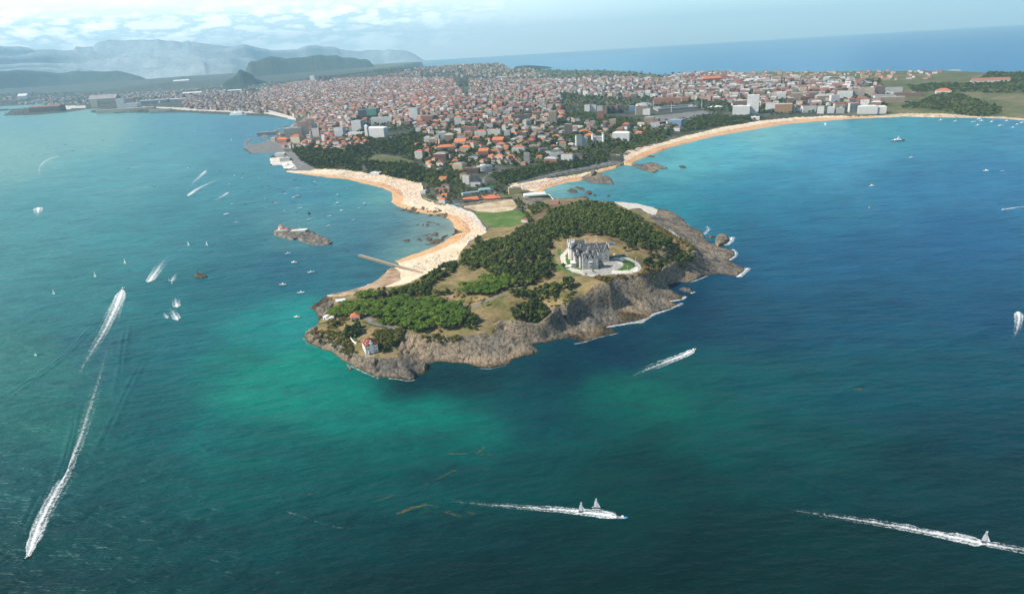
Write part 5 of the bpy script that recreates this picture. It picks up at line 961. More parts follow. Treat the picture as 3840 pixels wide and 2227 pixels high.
# ---------------------------------------------------------------- islet with the sailing school
def islet(name, label, outline, top, mat, seed, step=1.6, rise=6.0, zmin=-2.0, kind='structure', amp=5.0):
    P = at(*np.array(outline, float).T, 0.0)[:, :2]; x0, y0 = P.min(0)-6; x1, y1 = P.max(0)+6
    nx, ny = int((x1-x0)/step)+1, int((y1-y0)/step)+1; X, Y = np.meshgrid(x0+step*np.arange(nx), y0+step*np.arange(ny)); X = X.ravel(); Y = Y.ravel()
    wx = X+(fbm(X+seed*77, Y, 9, 4)-.5)*5; wy = Y+(fbm(X, Y+seed*55, 9, 4)-.5)*5; ins = inpoly(wx, wy, P)
    d = np.full(len(X), 1e9); Q_ = np.r_[P, P[:1]]
    for a, b_ in zip(Q_[:-1], Q_[1:]):
        ab = b_-a; t_ = np.clip(((X-a[0])*ab[0]+(Y-a[1])*ab[1])/max(ab@ab, 1e-6), 0, 1); d = np.minimum(d, np.hypot(X-a[0]-t_*ab[0], Y-a[1]-t_*ab[1]))
    tp = top(X, Y) if callable(top) else top; rise = rise*1.6
    Z = np.where(ins, np.minimum(tp, 0.4+d*rise/4)+(fbm(X+seed*31, Y, 8, 5, .6)-.5)*amp*np.clip(d/4, .2, 1), zmin); Z = np.where(ins, np.maximum(Z, .25), Z)
    idx = np.arange(nx*ny).reshape(ny, nx); Q = np.stack([idx[:-1, :-1], idx[:-1, 1:], idx[1:, 1:], idx[1:, :-1]], -1).reshape(-1, 4); l2 = ins.reshape(ny, nx); lf = (l2[:-1, :-1] | l2[:-1, 1:] | l2[1:, 1:] | l2[1:, :-1]).ravel(); Q = Q[lf]; u, inv = np.unique(Q, return_inverse=True)
    o = mesh_np(name, np.c_[X, Y, Z][u], inv.reshape(-1, 4), mat, smooth=True)
    return tag(o, label, None if kind == 'structure' else 'rock', None, kind)
RM = GM[ROCK]; drock = ground_mat('dark_rock', (0.045, 0.036, 0.024), (0.085, 0.068, 0.045), (0.15, 0.12, 0.08), 0.12, dist=.8)
zi = lambda l: [(1000+x*.1111, 820+y*.1111) for x, y in l]
ip = at([1075], [872], 0)[0]
def itop(X, Y): return np.clip(9.5-(X-ip[0]-5)/9.0, 2.5, 8.5)
islet('rocky_islet', 'rugged rocky islet in the bay', zi([(245,530),(300,590),(500,640),(700,690),(900,740),(1050,700),(1200,800),(1400,860),(1650,900),(1900,915),(2130,880),(2240,830),(2180,770),(2000,650),(1850,590),(1640,560),(1600,460),(1450,440),(1000,420),(500,400),(260,450)]), itop, ground_mat('islet_rock', (0.07, 0.065, 0.055), (0.15, 0.135, 0.115), (0.27, 0.24, 0.20), 0.10, dist=1.5, bmp=1.0), 3, amp=8.0)
def sailing_school():
    p = at([1040], [868], 8.5)[0]; o = empty('sailing_school', tuple(p), R(-4), 'white building with red roofs and small tower on the rocky islet', 'islet building')
    wm = plain('whitewash', (0.74, 0.72, 0.68)); k = .1111*0.60
    MB().box(0, 25, 0, 14, -5, 4.2).build('wall', wm, o); MB().gable(6, 25, 1, 14, 4.2, 2.2, 'x', .5).build('roof', roofmat('red'), o)
    t_ = MB().box(1, 11, 6, 15, 4.2, 11.5).build('tower', wm, o); MB().hip(1, 11, 6, 15, 11.5, 2.2, .5).build('tower_roof', roofmat('orange'), t_)
    MB().box(8.2, 10, 5.9, 6.1, 5.2, 7.4).build('window', glassm, t_, uvs=False)
    for x in (15, 19, 22): MB().box(x-.6, x+.6, -.1, .08, .8, 2.6).build('window', glassm, o, uvs=False)
    MB().box(-4, 0, -1, 12, -5, 1.5).build('terrace', plain('terrace_pink', (0.55, 0.40, 0.33)), o)
    MB().box(25, 68, -2, 16, -6, -.2).build('courtyard', plain('court_stone', (0.55, 0.52, 0.46), .85), o)
    MB().box(52, 72, 2, 10, -.2, 1.6).build('long_shed', wm, o)
    MB().tube((50, 14, -1), (50, 14, 14), .25, .12).build('mast', white, o, uvs=False)
sailing_school()
def beacon(u, v, h, label):
    p_ = at([u], [v], 0)[0]; o = empty('beacon_post', tuple(p_), 0, label, 'beacon'); MB().tube((0, 0, -1), (-.2, 0, h), .45, .35, 8).build('post', darkm, o, uvs=False); MB().lathe([(.6, h), (.6, h+.8), (.1, h+1.3)], -.2, 0, 8).build('top_mark', plain('beacon_green', (.03, .1, .07)), o, uvs=False)
beacon(1247, 934, 6.5, 'slim dark beacon post in the water off the islet tip'); beacon(1297, 857, 3, 'short dark buoy post between the islet and the jetty')
islet('rock_island', 'dark seaweed covered rock in the bay', [(728,1031),(735,1041),(755,1044),(775,1042),(776,1036),(765,1030),(745,1027)], 3.2, drock, 8, 1.0, 5, kind=None, amp=2.5)
p_ = at([744], [1030], 3)[0]; o = empty('beacon_tower', tuple(p_), 0, 'stubby black beacon on the dark bay rock', 'beacon'); MB().lathe([(1.5, -2), (1.2, 2.5), (.8, 3), (.5, 6)], 0, 0, 8).build('tower', darkm, o, uvs=False); MB().lathe([(.7, 6), (.7, 7), (.1, 7.6)], 0, 0, 8).build('lamp', darkm, o, uvs=False)
# offshore rocks on the ocean side and on the flats
for i, (pl, lab, tp, mt) in enumerate((([(2680,915),(2690,930),(2720,917),(2735,905),(2725,888),(2700,883),(2684,893)], 'big brown rock islet off the eastern shelf', 6, RM),
 ([(2180,668),(2190,678),(2230,688),(2280,690),(2302,694),(2290,670),(2260,655),(2235,648),(2205,655)], 'long brown reef with a crag between the two ocean beaches', 3.5, RM), ([(2206,664),(2215,668),(2232,664),(2238,650),(2230,645),(2212,650)], 'tall eroded crag on the beach reef', 11, RM),
 ([(2124,718),(2140,725),(2168,723),(2160,712),(2140,709)], 'flat dark rock just off the pavilion', 2.2, drock), ([(2155,705),(2175,714),(2196,716),(2185,706),(2165,700)], 'thin dark reef beyond the flat rock', 1.8, drock), ([(2194,728),(2205,733),(2220,728),(2214,717),(2200,719)], 'rounded dark rock near the reef', 3, drock), ([(2222,732),(2230,738),(2238,734),(2230,728)], 'smallest dark rock near the wooded point', 1.5, drock), ([(2270,734),(2280,739),(2288,735),(2278,731)], 'isolated low rock off the wooded point', 1.5, drock),
 ([(2370,622),(2400,635),(2450,650),(2470,640),(2430,625),(2390,616)], 'brown rocks running out from the long beach', 2.6, RM), ([(2410,618),(2440,630),(2480,636),(2505,633),(2480,622),(2440,612)], 'sloping flat rock beside the long beach', 3.2, RM), ([(2544,625),(2555,632),(2575,631),(2565,622)], 'lone dark rock off the long beach', 2.5, drock), ([(2425,588),(2445,592),(2458,590),(2440,583)], 'small rocks at the edge of the long beach', 1.5, drock),
 ([(2545,1085),(2570,1098),(2598,1098),(2590,1085),(2560,1080)], 'low wave washed rock below the palace cliff', 2.2, RM), ([(2655,888),(2665,895),(2680,890),(2670,882)], 'small rock inside the eastern cove', 2, drock), ([(1298,1378),(1310,1388),(1322,1385),(1312,1376)], 'pale boulder awash below the lighthouse rocks', 1.6, RM), ([(1582,1388),(1590,1394),(1604,1388),(1602,1366),(1590,1362)], 'upright tan rock stack beside the lighthouse gully', 6.5, RM), ([(2070,1262),(2085,1268),(2110,1262),(2100,1250),(2078,1252)], 'boulders at the foot of the layered shelf', 2.4, RM))):
    islet('sea_rock', lab, pl, tp, mt, 20+i, 1.3 if pl[0][1] > 800 else 2.4, 5, kind=None, amp=2.5)
# seaweed covered ledges on the sand flats of the bay
islet_n = 0
for i, pl in enumerate(([(1500,790),(1540,800),(1600,810),(1670,818),(1684,806),(1640,785),(1560,776),(1520,782)], [(1550,895),(1570,908),(1610,905),(1650,885),(1640,873),(1600,878)], [(1500,905),(1530,907),(1540,900),(1520,897)], [(1560,845),(1600,850),(1650,842),(1620,832),(1580,835)], [(1590,920),(1640,915),(1690,890),(1680,882),(1620,900)])):
    P = at(*np.array(pl, float).T, 0.0)[:, :2]; x0, y0 = P.min(0); x1, y1 = P.max(0); X, Y = np.meshgrid(np.arange(x0, x1, 1.6), np.arange(y0, y1, 1.6)); sh = X.shape; X = X.ravel(); Y = Y.ravel()
    nz = fbm(X*1.0+i*50, Y*0.45, 9, 5, .62); Z = (nz-.52)*16*inpoly(X, Y, P)-.3*(~inpoly(X, Y, P)); Z = np.clip(Z, -.6, 1.6)
    idx = np.arange(len(X)).reshape(sh); Q = np.stack([idx[:-1, :-1], idx[:-1, 1:], idx[1:, 1:], idx[1:, :-1]], -1).reshape(-1, 4); Q = Q[(Z[Q] > .02).any(1)]
    if len(Q):
        u, inv = np.unique(Q, return_inverse=True); zf = np.maximum(Z, height(X, Y)+Z); tag(mesh_np('tidal_reef', np.c_[X, Y, zf][u], inv.reshape(-1, 4), drock, smooth=True), 'dark seaweed covered ledges on the sand flat of the bay', None, None, 'structure')
# ================================================================== the town: buildings read one by one from the photograph
# kind, label, px, py (front base centre), width px, height px, wall, roof, roof colour, options
V, A_ = 'villa_house', 'apartment_block'
LIST = [
 ('lodge','yellow three storey block with flat roof beside the ocean beach',1931,727,46,21,'yellow','flat','gravel',dict(depth=.45,rz=.1)),
 (A_,'slim white five storey block above the tennis club',1752,694,25,30,'cream','flat','gravel',dict(bal=1)), (A_,'brown roofed tan block just behind the slim white block',1743,676,30,22,'beige','hip','brownroof',{}),
 ('chalet','white half timbered chalet with steep dark gables above the tennis club',1787,701,38,18,'white','gablefront','slate',dict(chim=2)),
 ('hotel','yellow five storey building with grey mansard roof among dark trees',1724,644,42,25,'yellow','mansard','gravel',dict(bal='sand')), ('residence','low dark brown terraced building behind the hedge',1770,650,57,17,'dark','flat','brownroof',dict(bal='brown',depth=.4)),
 (V,'red tiled house behind the yellow mansard building',1708,616,26,11,'brick','hip','orange',dict(chim=1)), ('apartment_block','dark roofed block with white balcony bands on the villa hill',1782,606,38,16,'brick','hip','slate',dict(bal=1)), (V,'cream cube shaped house among trees behind the yellow building',1732,599,23,15,'cream','flat','gravel',{}),
 (V,'white gabled villa, first of the row facing the beach road',1823,614,17,12,'white','gablefront','rust',{}),(V,'white gabled villa, second of the row facing the beach road',1851,615,17,12,'white','gablefront','red',{}),(V,'white villa with orange gable, third of the row facing the beach road',1873,614,17,12,'white','gablefront','orange',{}),(V,'white villa with dark gable, fourth of the row facing the beach road',1896,616,17,12,'white','gablefront','rust',{}),(V,'white villa with tall gable, fifth of the row facing the beach road',1922,615,17,13,'white','gablefront','red',{}),(V,'small cream villa with green eaves at the end of the beach road row',1948,612,18,9,'cream','gablefront','gravel',{}),
 (V,'white villa with orange hipped roof behind the start of the row',1838,600,30,10,'white','hip','orange',dict(chim=1)),(V,'white villa with orange hipped roof and dormer behind the middle of the row',1875,598,32,11,'white','hip','orange',dict(chim=2)),(V,'long white villa with orange hipped roof behind the end of the row',1917,599,34,11,'white','hip','orange',dict(chim=1)),
 ('school','big white building with orange hipped roof on the villa hill',1858,582,38,14,'white','hip','orange',dict(chim=2)),(V,'white house with orange roof beside the big white building',1904,582,21,11,'white','hip','orange',{}),(A_,'stepped beige apartment building with sloping orange roofs',1817,588,38,20,'beige','gable','orange',dict(bal='brick')),
 ('tower_block','slim grey fronted brick tower beside the beach road',1977,614,21,34,'grey','flat','gravel',dict(depth=1)),('mansion','brick mansion with three grey mansard gables above the car park',2069,612,53,15,'brick','mansard','pale',dict(chim=2,depth=.4)),(A_,'white many sided block with dark pyramid roof above the car park',2091,593,48,20,'white','hip','slate',dict(bal=1)),(A_,'white six storey block with red edging above the sea wall',2131,608,42,26,'white','flat','rust',dict(bal=1,depth=.6)),(A_,'brown block with dark pyramid roof beside the white red edged block',2172,604,40,20,'brown','hip','slate',{}),
 (V,'white twin gabled house in front of the park trees',1654,626,29,14,'white','gablefront','rust',{}),(V,'house with big orange roof behind the promenade trees',1664,684,30,13,'cream','gable','orange',{}),(V,'white house with terracotta roof above the long tiled roofs',1671,706,28,9,'white','hip','rust',{}),('beach_house','long low building with salmon tiled roofs above the beach',1662,720,60,8,'pink','gable','rust',dict(depth=.3)),
 (V,'white beach house with orange roof, highest of the promenade group',1650,748,20,10,'white','gable','orange',{}),(V,'white beach house with orange roof, middle of the promenade group',1668,741,22,9,'white','gable','orange',{}),(V,'white beach house with orange roof at the promenade wall',1660,763,24,13,'white','gable','orange',{}),('beach_bar','small white building at the back of the crescent beach',1588,727,20,10,'white','flat','pale',{}),
 ('clubhouse','long pale green roofed clubhouse beside the clay courts',1762,731,60,8,'white','sheet','tealroof',dict(depth=.3,rz=.32)),('clubhouse','taller green roofed clubhouse wing at the end of the clay courts',1818,722,46,10,'white','hip','tealroof',dict(depth=.45,rz=.1)),('club_hall','dark green roofed hall behind the clubhouse',1843,711,28,8,'green','sheet','greenroof',{}),
 ('kiosk','red roofed kiosk at the corner of the green playing field',1971,831,27,6,'white','hip','red',{}),('pavilion_house','small half timbered house with red gables at the wood edge',2080,767,38,8,'pink','gable','rust',dict(depth=.4)),
 ('college','great beige building with joined orange hipped roofs on the villa hill',1672,574,62,20,'sand','hip','orange',dict(depth=.5,rz=.1)),('college','beige wing with orange hipped roof beside the great beige building',1747,573,40,18,'sand','hip','orange',{}),('college','pale rear wing with gabled orange roof behind the great beige building',1729,547,44,14,'sand','gable','orange',{}),
 ('residence','beige tower house with orange roof above the lawn',1576,598,30,27,'beige','hip','orange',dict(bal=1)),(A_,'dark brick flats with grey roof above the park lawn',1656,608,46,27,'dark','mansard','gravel',dict(bal='brick')),
 (A_,'dark green fronted flats with grey pyramid roof, nearest of four',1626,545,28,22,'dark','hip','gravel',dict(bal='sand')),(A_,'pale flats with grey pyramid roof, nearest but one of four',1606,540,24,22,'dark','hip','gravel',dict(bal=1)),(A_,'flats with grey pyramid roof, third of four up the slope',1662,525,28,25,'green','hip','gravel',dict(bal=1)),(A_,'flats with grey pyramid roof, largest and farthest of four',1687,533,34,24,'dark','hip','gravel',dict(bal='sand')),
 (A_,'bluish white block with red roof edge, first of three in a line',1720,502,28,18,'white','flat','rust',{}),(A_,'white block with red roof edge, second of three in a line',1746,500,26,22,'white','flat','rust',dict(bal='brick')),(A_,'striped white and brick block, third of three in a line',1774,502,34,22,'white','flat','red',dict(bal='brick')),(A_,'tall white block with orange roof above the trees',1720,474,26,30,'white','hip','orange',{}),
 ('hotel','white hotel with many balconies and orange tiles on the hill',1805,518,42,22,'white','mansard','orange',dict(bal=1)),('hotel','long cream hotel with open galleries on the hill',1856,512,52,24,'cream','flat','rust',dict(bal=1,depth=.4)),(V,'pink house with orange hipped roof below the galleried hotel',1787,531,27,14,'pink','hip','orange',{}),(V,'white house with orange roof below the galleried hotel',1831,534,20,11,'white','hip','orange',{}),('residence','long brick building with orange roofs below the galleried hotel',1871,543,42,16,'brick','gable','orange',{}),('residence','white arcaded building with orange roof on the hill',1881,555,36,12,'white','hip','orange',{}),(V,'ochre villa with orange roof beside the arcaded building',1899,564,25,13,'ochre','hip','orange',{}),(A_,'slim grey block in the middle of the villa hill',1904,517,22,24,'grey','flat','gravel',{}),(V,'white villa with orange roof right of the slim grey block',1929,515,30,13,'white','hip','orange',{}),(A_,'white flats with rusty roofs above the beach road villas',1948,578,46,22,'white','hip','rust',dict(bal=1)),('sports_hall','low sports hall with flat dark green roof on the villa hill',1838,563,58,6,'white','sheet','greenroof',dict(depth=.6)),
 ('tower_block','tall white tower with grey slatted side near the casino',2172,556,22,42,'white','flat','gravel',dict(depth=.9,rz=.1)),('tower_block','grey slatted slab joined to the tall white tower',2190,554,24,33,'grey','flat','gravel',dict(bal=1,rz=.1)),('casino','white casino palace with corner turrets and balustrade',2244,540,40,22,'white','flat','pale',dict(depth=.8,rz=-.1,chim=0)),('hotel','long white hotel with arcades and blue windows by the long beach',2332,529,61,27,'white','mansard','whiteroof',dict(depth=.35,rz=-.4)),
 (V,'orange tiled house cluster behind the casino',2215,520,40,10,'white','hip','orange',{}),(V,'second orange tiled house behind the casino',2190,505,36,11,'white','hip','orange',{}),(V,'white pavilion with flat roofs behind the casino',2174,490,26,14,'white','flat','pale',{}),
 ('tower_block','grey brown tower among the park trees behind the casino',2133,509,27,38,'grey','flat','gravel',dict(bal='brown')),('tower_block','dark brown tower left of the town park',2076,470,28,46,'brown','flat','gravel',dict(bal='sand')),(A_,'very dark brick slab left of the town park',1962,456,62,22,'dark','flat','rust',dict(depth=.4)),
 ('tower_block','white twin tower, left one of three above the park',2204,424,19,27,'white','flat','rust',{}),('tower_block','white twin tower, middle one of three above the park',2226,423,20,25,'white','flat','gravel',{}),('tower_block','white twin tower, right one of three above the park',2250,424,20,22,'white','flat','gravel',{}),
 ('tower_block','dark brown tower, first of four in a row before the stadium',2270,428,17,24,'brown','flat','brownroof',{}),('tower_block','dark brown tower, second of four in a row before the stadium',2288,427,18,25,'dark','flat','brownroof',{}),('tower_block','dark brown tower, third of four in a row before the stadium',2310,426,20,25,'brown','flat','brownroof',{}),('tower_block','dark brown tower, last of four in a row before the stadium',2331,424,16,24,'dark','flat','brownroof',{}),
 ('tower_block','red brown brick tower in front of the dark row',2254,451,23,28,'brick','flat','rust',{}),('tower_block','tan tower beside the silver dome',2400,432,28,28,'beige','flat','rust',{}),('office_block','bright blue box beside the silver dome',2372,418,22,16,'blue','flat','gravel',{}),(A_,'white block beside the tan tower',2428,432,26,20,'white','flat','gravel',{}),
 (A_,'brown flats with pale bands near the long beach gardens',2438,475,32,30,'brown','flat','gravel',dict(bal='sand')),(A_,'white low hotel near the long beach gardens',2459,478,32,17,'white','flat','rust',{}),(A_,'blue glazed block near the park trees behind the long beach',2540,474,44,20,'blue','flat','gravel',{}),(A_,'grey block with ochre bands in front of the stadium',2300,478,22,26,'ochre','flat','gravel',dict(bal='sand')),
 ('slab_block','long white striped slab at the end of the beach park',2783,431,56,27,'white','flat','whiteroof',dict(depth=.4,bal=0,rz=-.38)),('slab_block','tall white slab joined to the striped slab',2826,428,38,58,'white','flat','whiteroof',dict(depth=.6,rz=-.38)),('slab_block','dark flats tucked behind the white slabs',2786,404,46,22,'brown','flat','whiteroof',dict(depth=.5,rz=-.38)),('beach_pavilion','low white pavilion on the long beach promenade',2835,450,28,9,'white','flat','whiteroof',dict(depth=.5)),
 (A_,'white ribbed block beside the tall white slab',2893,420,30,27,'white','flat','gravel',{}),('hotel','orange banded white block on the long beach front',2941,425,53,28,'pink','flat','pale',dict(bal='ochre',depth=.4,rz=-.38)),(A_,'grey white side block of the orange banded building',2976,424,18,24,'grey','flat','gravel',{}),(A_,'white terraced block with red trim on the beach front',3038,423,42,20,'white','flat','rust',dict(bal=1)),(A_,'narrow white block right of the terraced block',3080,427,20,22,'white','flat','gravel',{}),(A_,'white rounded block on the beach front',3118,426,20,19,'white','flat','pale',dict(bal=1)),(A_,'low grey block near the beach end',3154,426,24,15,'grey','flat','gravel',{}),(A_,'dark and white striped round ended block near the beach end',3204,424,28,28,'white','flat','gravel',dict(bal='dark')),('hotel','long white hotel with courtyard wings at the beach end',3258,428,56,22,'white','mansard','pale',dict(depth=.4,rz=-.38)),('hotel','white right wing of the hotel at the beach end',3304,427,34,20,'white','mansard','pale',dict(depth=.5,rz=-.38)),
 ('residence','wide brown terraced building above the hotel at the beach end',3350,388,70,18,'brown','flat','gravel',dict(bal='sand',depth=.35,rz=-.38)),('residence','long dark brown building at the wood edge',3411,364,76,11,'brown','flat','rust',dict(depth=.3,rz=-.38)),(A_,'broad white seven storey slab on the eastern slope',3172,372,44,24,'white','flat','rust',dict(bal=1,depth=.4)),(A_,'white slab joined to the broad slab on the eastern slope',3216,368,42,25,'white','flat','rust',dict(bal='sand',depth=.4)),(A_,'cream ribbed slab above the eastern slope slabs',3256,359,42,22,'cream','flat','gravel',{}),(A_,'white and brick slab at the upper eastern edge',3296,356,34,24,'white','flat','rust',dict(bal='brick')),(A_,'low white terrace row with grey roof on the eastern slope',3320,374,60,12,'white','mansard','gravel',dict(depth=.3)),(A_,'white terrace row at the town edge by the fields',3346,348,62,13,'white','flat','gravel',dict(depth=.3)),
 (A_,'pure white stepped block behind the beach front',2933,374,30,22,'white','flat','pale',dict(bal=1)),(A_,'brown flats behind the beach front',2990,380,34,24,'brown','flat','gravel',dict(bal='sand')),(A_,'dark brown twin flats on the slope',3055,375,28,22,'brown','flat','gravel',{}),(A_,'tan flats with pitched roof on the slope',3086,383,36,18,'beige','hip','gravel',dict(bal='sand')),(A_,'slim white block on the slope',3132,388,26,24,'white','flat','gravel',dict(bal=1)),
 ('house','white house with orange roof in the clearing of the far wood',3547,352,40,8,'white','hip','orange',{}),('farmhouse','long white building with red roof on the far ridge',3722,311,94,6,'white','gable','rust',dict(depth=.25,rz=-.38)),('hotel','pale grey tower block alone on the seaward ridge',3585,281,28,12,'grey','flat','pale',{}),
 ('grand_hotel','grand white hotel with blue shaded windows above the park',1412,516,80,31,'white','mansard','whiteroof',dict(depth=.35,rz=-.42,chim=2)),(A_,'tall white banded block behind the grand hotel',1345,493,40,34,'grey','flat','gravel',dict(bal=1)),('residence','low white stepped terraces left of the grand hotel',1337,511,62,12,'white','flat','pale',dict(bal=1,depth=.3)),(A_,'white banded block above the harbour hill',1276,512,34,28,'white','flat','gravel',dict(bal=1)),(A_,'broad white grey apartment slab behind the grand hotel',1434,466,80,22,'grey','flat','gravel',dict(bal=1,depth=.25)),
 ('festival_hall','huge beige windowless hall by the harbour',1098,522,58,34,'sand','flat','tealroof',dict(depth=.8,fac='blank',rz=.2)),('festival_hall','second beige hall block with pitched copper roof by the harbour',1138,516,34,40,'sand','gable','rust',dict(depth=.8,fac='blank',rz=.2)),(A_,'cream block with many windows in front of the beige halls',1114,536,40,20,'cream','hip','orange',{}),('research_house','dark red building with orange roofs by the marina',1062,537,50,12,'brick','hip','orange',dict(depth=.4)),(A_,'white and red banded tower behind the beige halls',1164,486,24,32,'white','flat','red',dict(bal='brick')),(A_,'dark red brick block on the harbour slope',1190,514,28,28,'brick','flat','rust',dict(bal=1)),(A_,'white banded block right of the dark brick block',1216,516,22,22,'white','flat','gravel',dict(bal='brick')),
 ('office_block','dark glass block in the old town',1366,443,38,26,'dark','flat','gravel',{}),('office_block','dark green glass block in the old town',1398,440,36,28,'green','flat','gravel',{}),('tower_block','white stepped tower above the old town',1556,452,32,40,'white','flat','gravel',dict(bal=1)),(A_,'dark red brown slab above the old town',1606,462,46,24,'brick','flat','gravel',{}),('tower_block','pale twin tower on the skyline of the far town',1174,306,18,18,'white','flat','gravel',{}),('tower_block','dark tower group member nearest the pale twin tower',1196,306,14,16,'dark','flat','gravel',{}),('tower_block','dark tower in the middle of the far tower group',1214,306,14,18,'brown','flat','gravel',{}),('tower_block','dark tower at the end of the far tower group',1232,305,14,16,'dark','flat','gravel',{}),
 ('boat_shed','long white roofed shed on the small quay',1049,586,36,8,'white','flat','whiteroof',dict(depth=.4)),('boat_shed','long dark fronted shed beside the quay road',1070,606,38,10,'grey','flat','pale',dict(depth=.4)),('hangar','long grey port shed by the old pier',1000,506,66,8,'grey','sheet','gravel',dict(depth=.25,rz=.1)),
 ('beach_pavilion','round tiered white pavilion on the crescent beach',1410,659,36,10,'white','flat','pale',dict(depth=.6,bal=1)),
 ('villa_house','white house with red tiles at the top of the harbour slope',1195,543,16,12,'white','hip','orange',{}),('villa_house','orange roofed house low on the harbour slope',1215,550,20,10,'cream','hip','orange',{}),('villa_house','white gabled house by the harbour slope wood',1262,545,24,12,'white','gablefront','orange',{}),('villa_house','large white villa above the harbour wood',1276,558,30,9,'white','hip','rust',{}),
 ('stable_hall','row of saw tooth orange roofs behind the stadium',2526,388,124,16,'brick','flat','rust',dict(depth=.5,rz=-.38))]
BYLAB = {}
for kd, lab, px_1, py_1, wpx, hpx, wl_, rf_, rc_, op in LIST:
    op = dict(op); fx = op.pop('fac', None)
    if fx: op['fac'] = facade(wl_, 40.0, 3.1, 0.02)
    rz = op.pop('rz', None)
    BYLAB[lab] = building(kd, lab, px_1, py_1, wpx, hpx, wl_, rf_, rc_, rz=random.uniform(-.55, -.1) if rz is None else rz, cat='building', **op)
# extra pieces for some of the landmarks
def extra(px, py, fn): p = put(px, py); fn(p, mpp(p))
# curved white hotel: rounded storeys
p = put(1817, 642); k = mpp(p); o = empty('round_hotel', (p[0], p[1]+9, p[2]), 0, 'white hotel with curved storeys like a ship above the road fork', 'building'); DONE.append((1817, 630, 32, 22))
r0 = 28*k; ell = lambda r: [(r*math.cos(6.283*i/24), .55*r*math.sin(6.283*i/24)) for i in range(24)]
MB().prism(ell(r0*.95), -5, 17).build('wall', facade('grey', 2.4, 3.1, .7), o)
for f in range(6): MB().prism(ell(r0*1.03), f*3.1-.6, f*3.1+.6).build('balcony', white, o, uvs=False)
MB().prism(ell(r0*.9), 17, 17.8).build('roof', roofmat('gravel'), o); MB().prism([(x-4, y) for x, y in ell(r0*.4)], 17.8, 21).build('rooftop_hut', white, o)
# pavilion with vaulted white roof and green court
p = put(2013, 742); k = mpp(p); o = empty('sports_pavilion', tuple(p), R(5), 'white vaulted sports pavilion with green roofed court by the ocean beach', 'building'); DONE.append((2013, 735, 60, 20))
L_ = 80*k; m = MB(); n_ = 10
vs = [(-L_*.55, 26+9*math.cos(math.pi*i/n_)*1.0, 5+4.2*math.sin(math.pi*i/n_)) for i in range(n_+1)]; m.add(vs+[(L_*.45, y, z) for x, y, z in vs], [(i, i+1, n_+2+i, n_+1+i) for i in range(n_)]+[tuple(range(n_, -1, -1)), tuple(range(n_+1, 2*n_+2))]); m.build('roof', plain('white_membrane', (.82, .82, .80), .5), o); MB().box(-L_*.55, L_*.45, 17, 35, -4, 5).build('wall', white, o)
MB().box(-L_*.35, L_*.55, 2, 16, -4, 4.5).build('court_wall', plain('dark_green_paint', (0.02, 0.06, 0.05)), o); MB().box(-L_*.36, L_*.56, 1.5, 16.5, 4.5, 5).build('court_roof', plain('court_green', (0.16, 0.24, 0.16)), o)
# stadium: open bowl, four floodlight masts are things of their own
p = put(2545, 417); k = mpp(p); o = empty('stadium', (p[0], p[1]+75, p[2]), R(-1), 'grey football stadium with open roof and pale stands', 'stadium'); DONE.append((2540, 400, 100, 22))
for nm, b_ in (('front_stand', (-115, 110, -72, -42)), ('back_stand', (-115, 110, 42, 72)), ('end_stand', (-115, -88, -42, 42)), ('end_stand', (84, 110, -42, 42))):
    x0, x1, y0, y1 = b_; s_ = MB().box(x0, x1, y0, y1, -5, 17).build(nm, facade('grey', 6, 6, .7), o); MB().box(x0-2, x1+2, y0-2, y1+2, 17, 18.5).build('roof', roofmat('gravel'), s_)
MB().box(-88, 84, -42, 42, -1, .3).build('pitch', GM[GREEN], o)
for u, v, l in ((2450,410,'white floodlight mast at the near left stadium corner'),(2517,421,'white floodlight mast at the near middle of the stadium'),(2554,392,'white floodlight mast behind the far stand'),(2631,408,'white floodlight mast at the right stadium corner')):
    p = put(u, v); o = empty('floodlight_mast', tuple(p), 0, l, 'floodlight'); MB().tube((0, 0, -3), (0, 0, 44), 1.3, .7, 8).build('mast', white, o, uvs=False); MB().box(-3, 3, -.6, .6, 42, 48).build('lamp_panel', greym, o)
# silver egg shaped sports dome
p = put(2418, 400); o = empty('sports_dome', (p[0], p[1]+40, p[2]), 0, 'silver egg shaped sports dome left of the stadium', 'sports hall'); DONE.append((2418, 390, 42, 14))
m = MB().lathe([(1.0*math.cos(a), math.sin(a)) for a in np.linspace(0, 1.5, 9)], 0, 0, 28); m.v = [(x*62, y*42, z*22-2) for x, y, z in m.v]; m.build('shell', plain('silver_shell', (.52, .51, .50), .35, .08, metal=.4), o, smooth=True)
MB().prism([(60*math.cos(6.283*i/20), 40*math.sin(6.283*i/20)) for i in range(20)], -6, 1).build('base', concrete, o)
for i in range(9):
    pass
# saw tooth ridges on the stable hall, white tent roof, marquee, port tents
p = put(2526, 388); k = mpp(p); o = BYLAB['row of saw tooth orange roofs behind the stadium']
for i in range(9):
    x = (-58+13*i)*k; MB().gable(x, x+13*k*.92, -35, 35, 23, 9, 'y').build('saw_tooth_roof', roofmat('orange'), o)
p = put(2686, 405); o = empty('tent_hall', (p[0], p[1]+15, p[2]), 0, 'low white curved tent hall right of the stadium', 'tent'); DONE.append((2686, 398, 30, 10)); m = MB().lathe([(1.0*math.cos(a), math.sin(a)) for a in np.linspace(0, 1.5, 7)], 0, 0, 20); m.v = [(x*44, y*18, z*11) for x, y, z in m.v]; m.build('canopy', plain('white_membrane', (.82, .82, .8)), o, smooth=True); MB().box(-40, 40, -16, 16, -5, .6).build('base', concrete, o)
p = put(1295, 634); k = mpp(p); o = empty('marquee', (p[0]+4, p[1], p[2]), R(-24), 'long white marquee at the back of the crescent beach', 'tent'); DONE.append((1295, 632, 34, 10)); MB().box(-24*k, 24*k, -7, 7, -3, 4.2).build('wall', white, o); MB().gable(-24*k, 24*k, -7, 7, 4.2, 3.2, 'x', .3).build('roof', plain('white_membrane', (.82, .82, .8)), o)
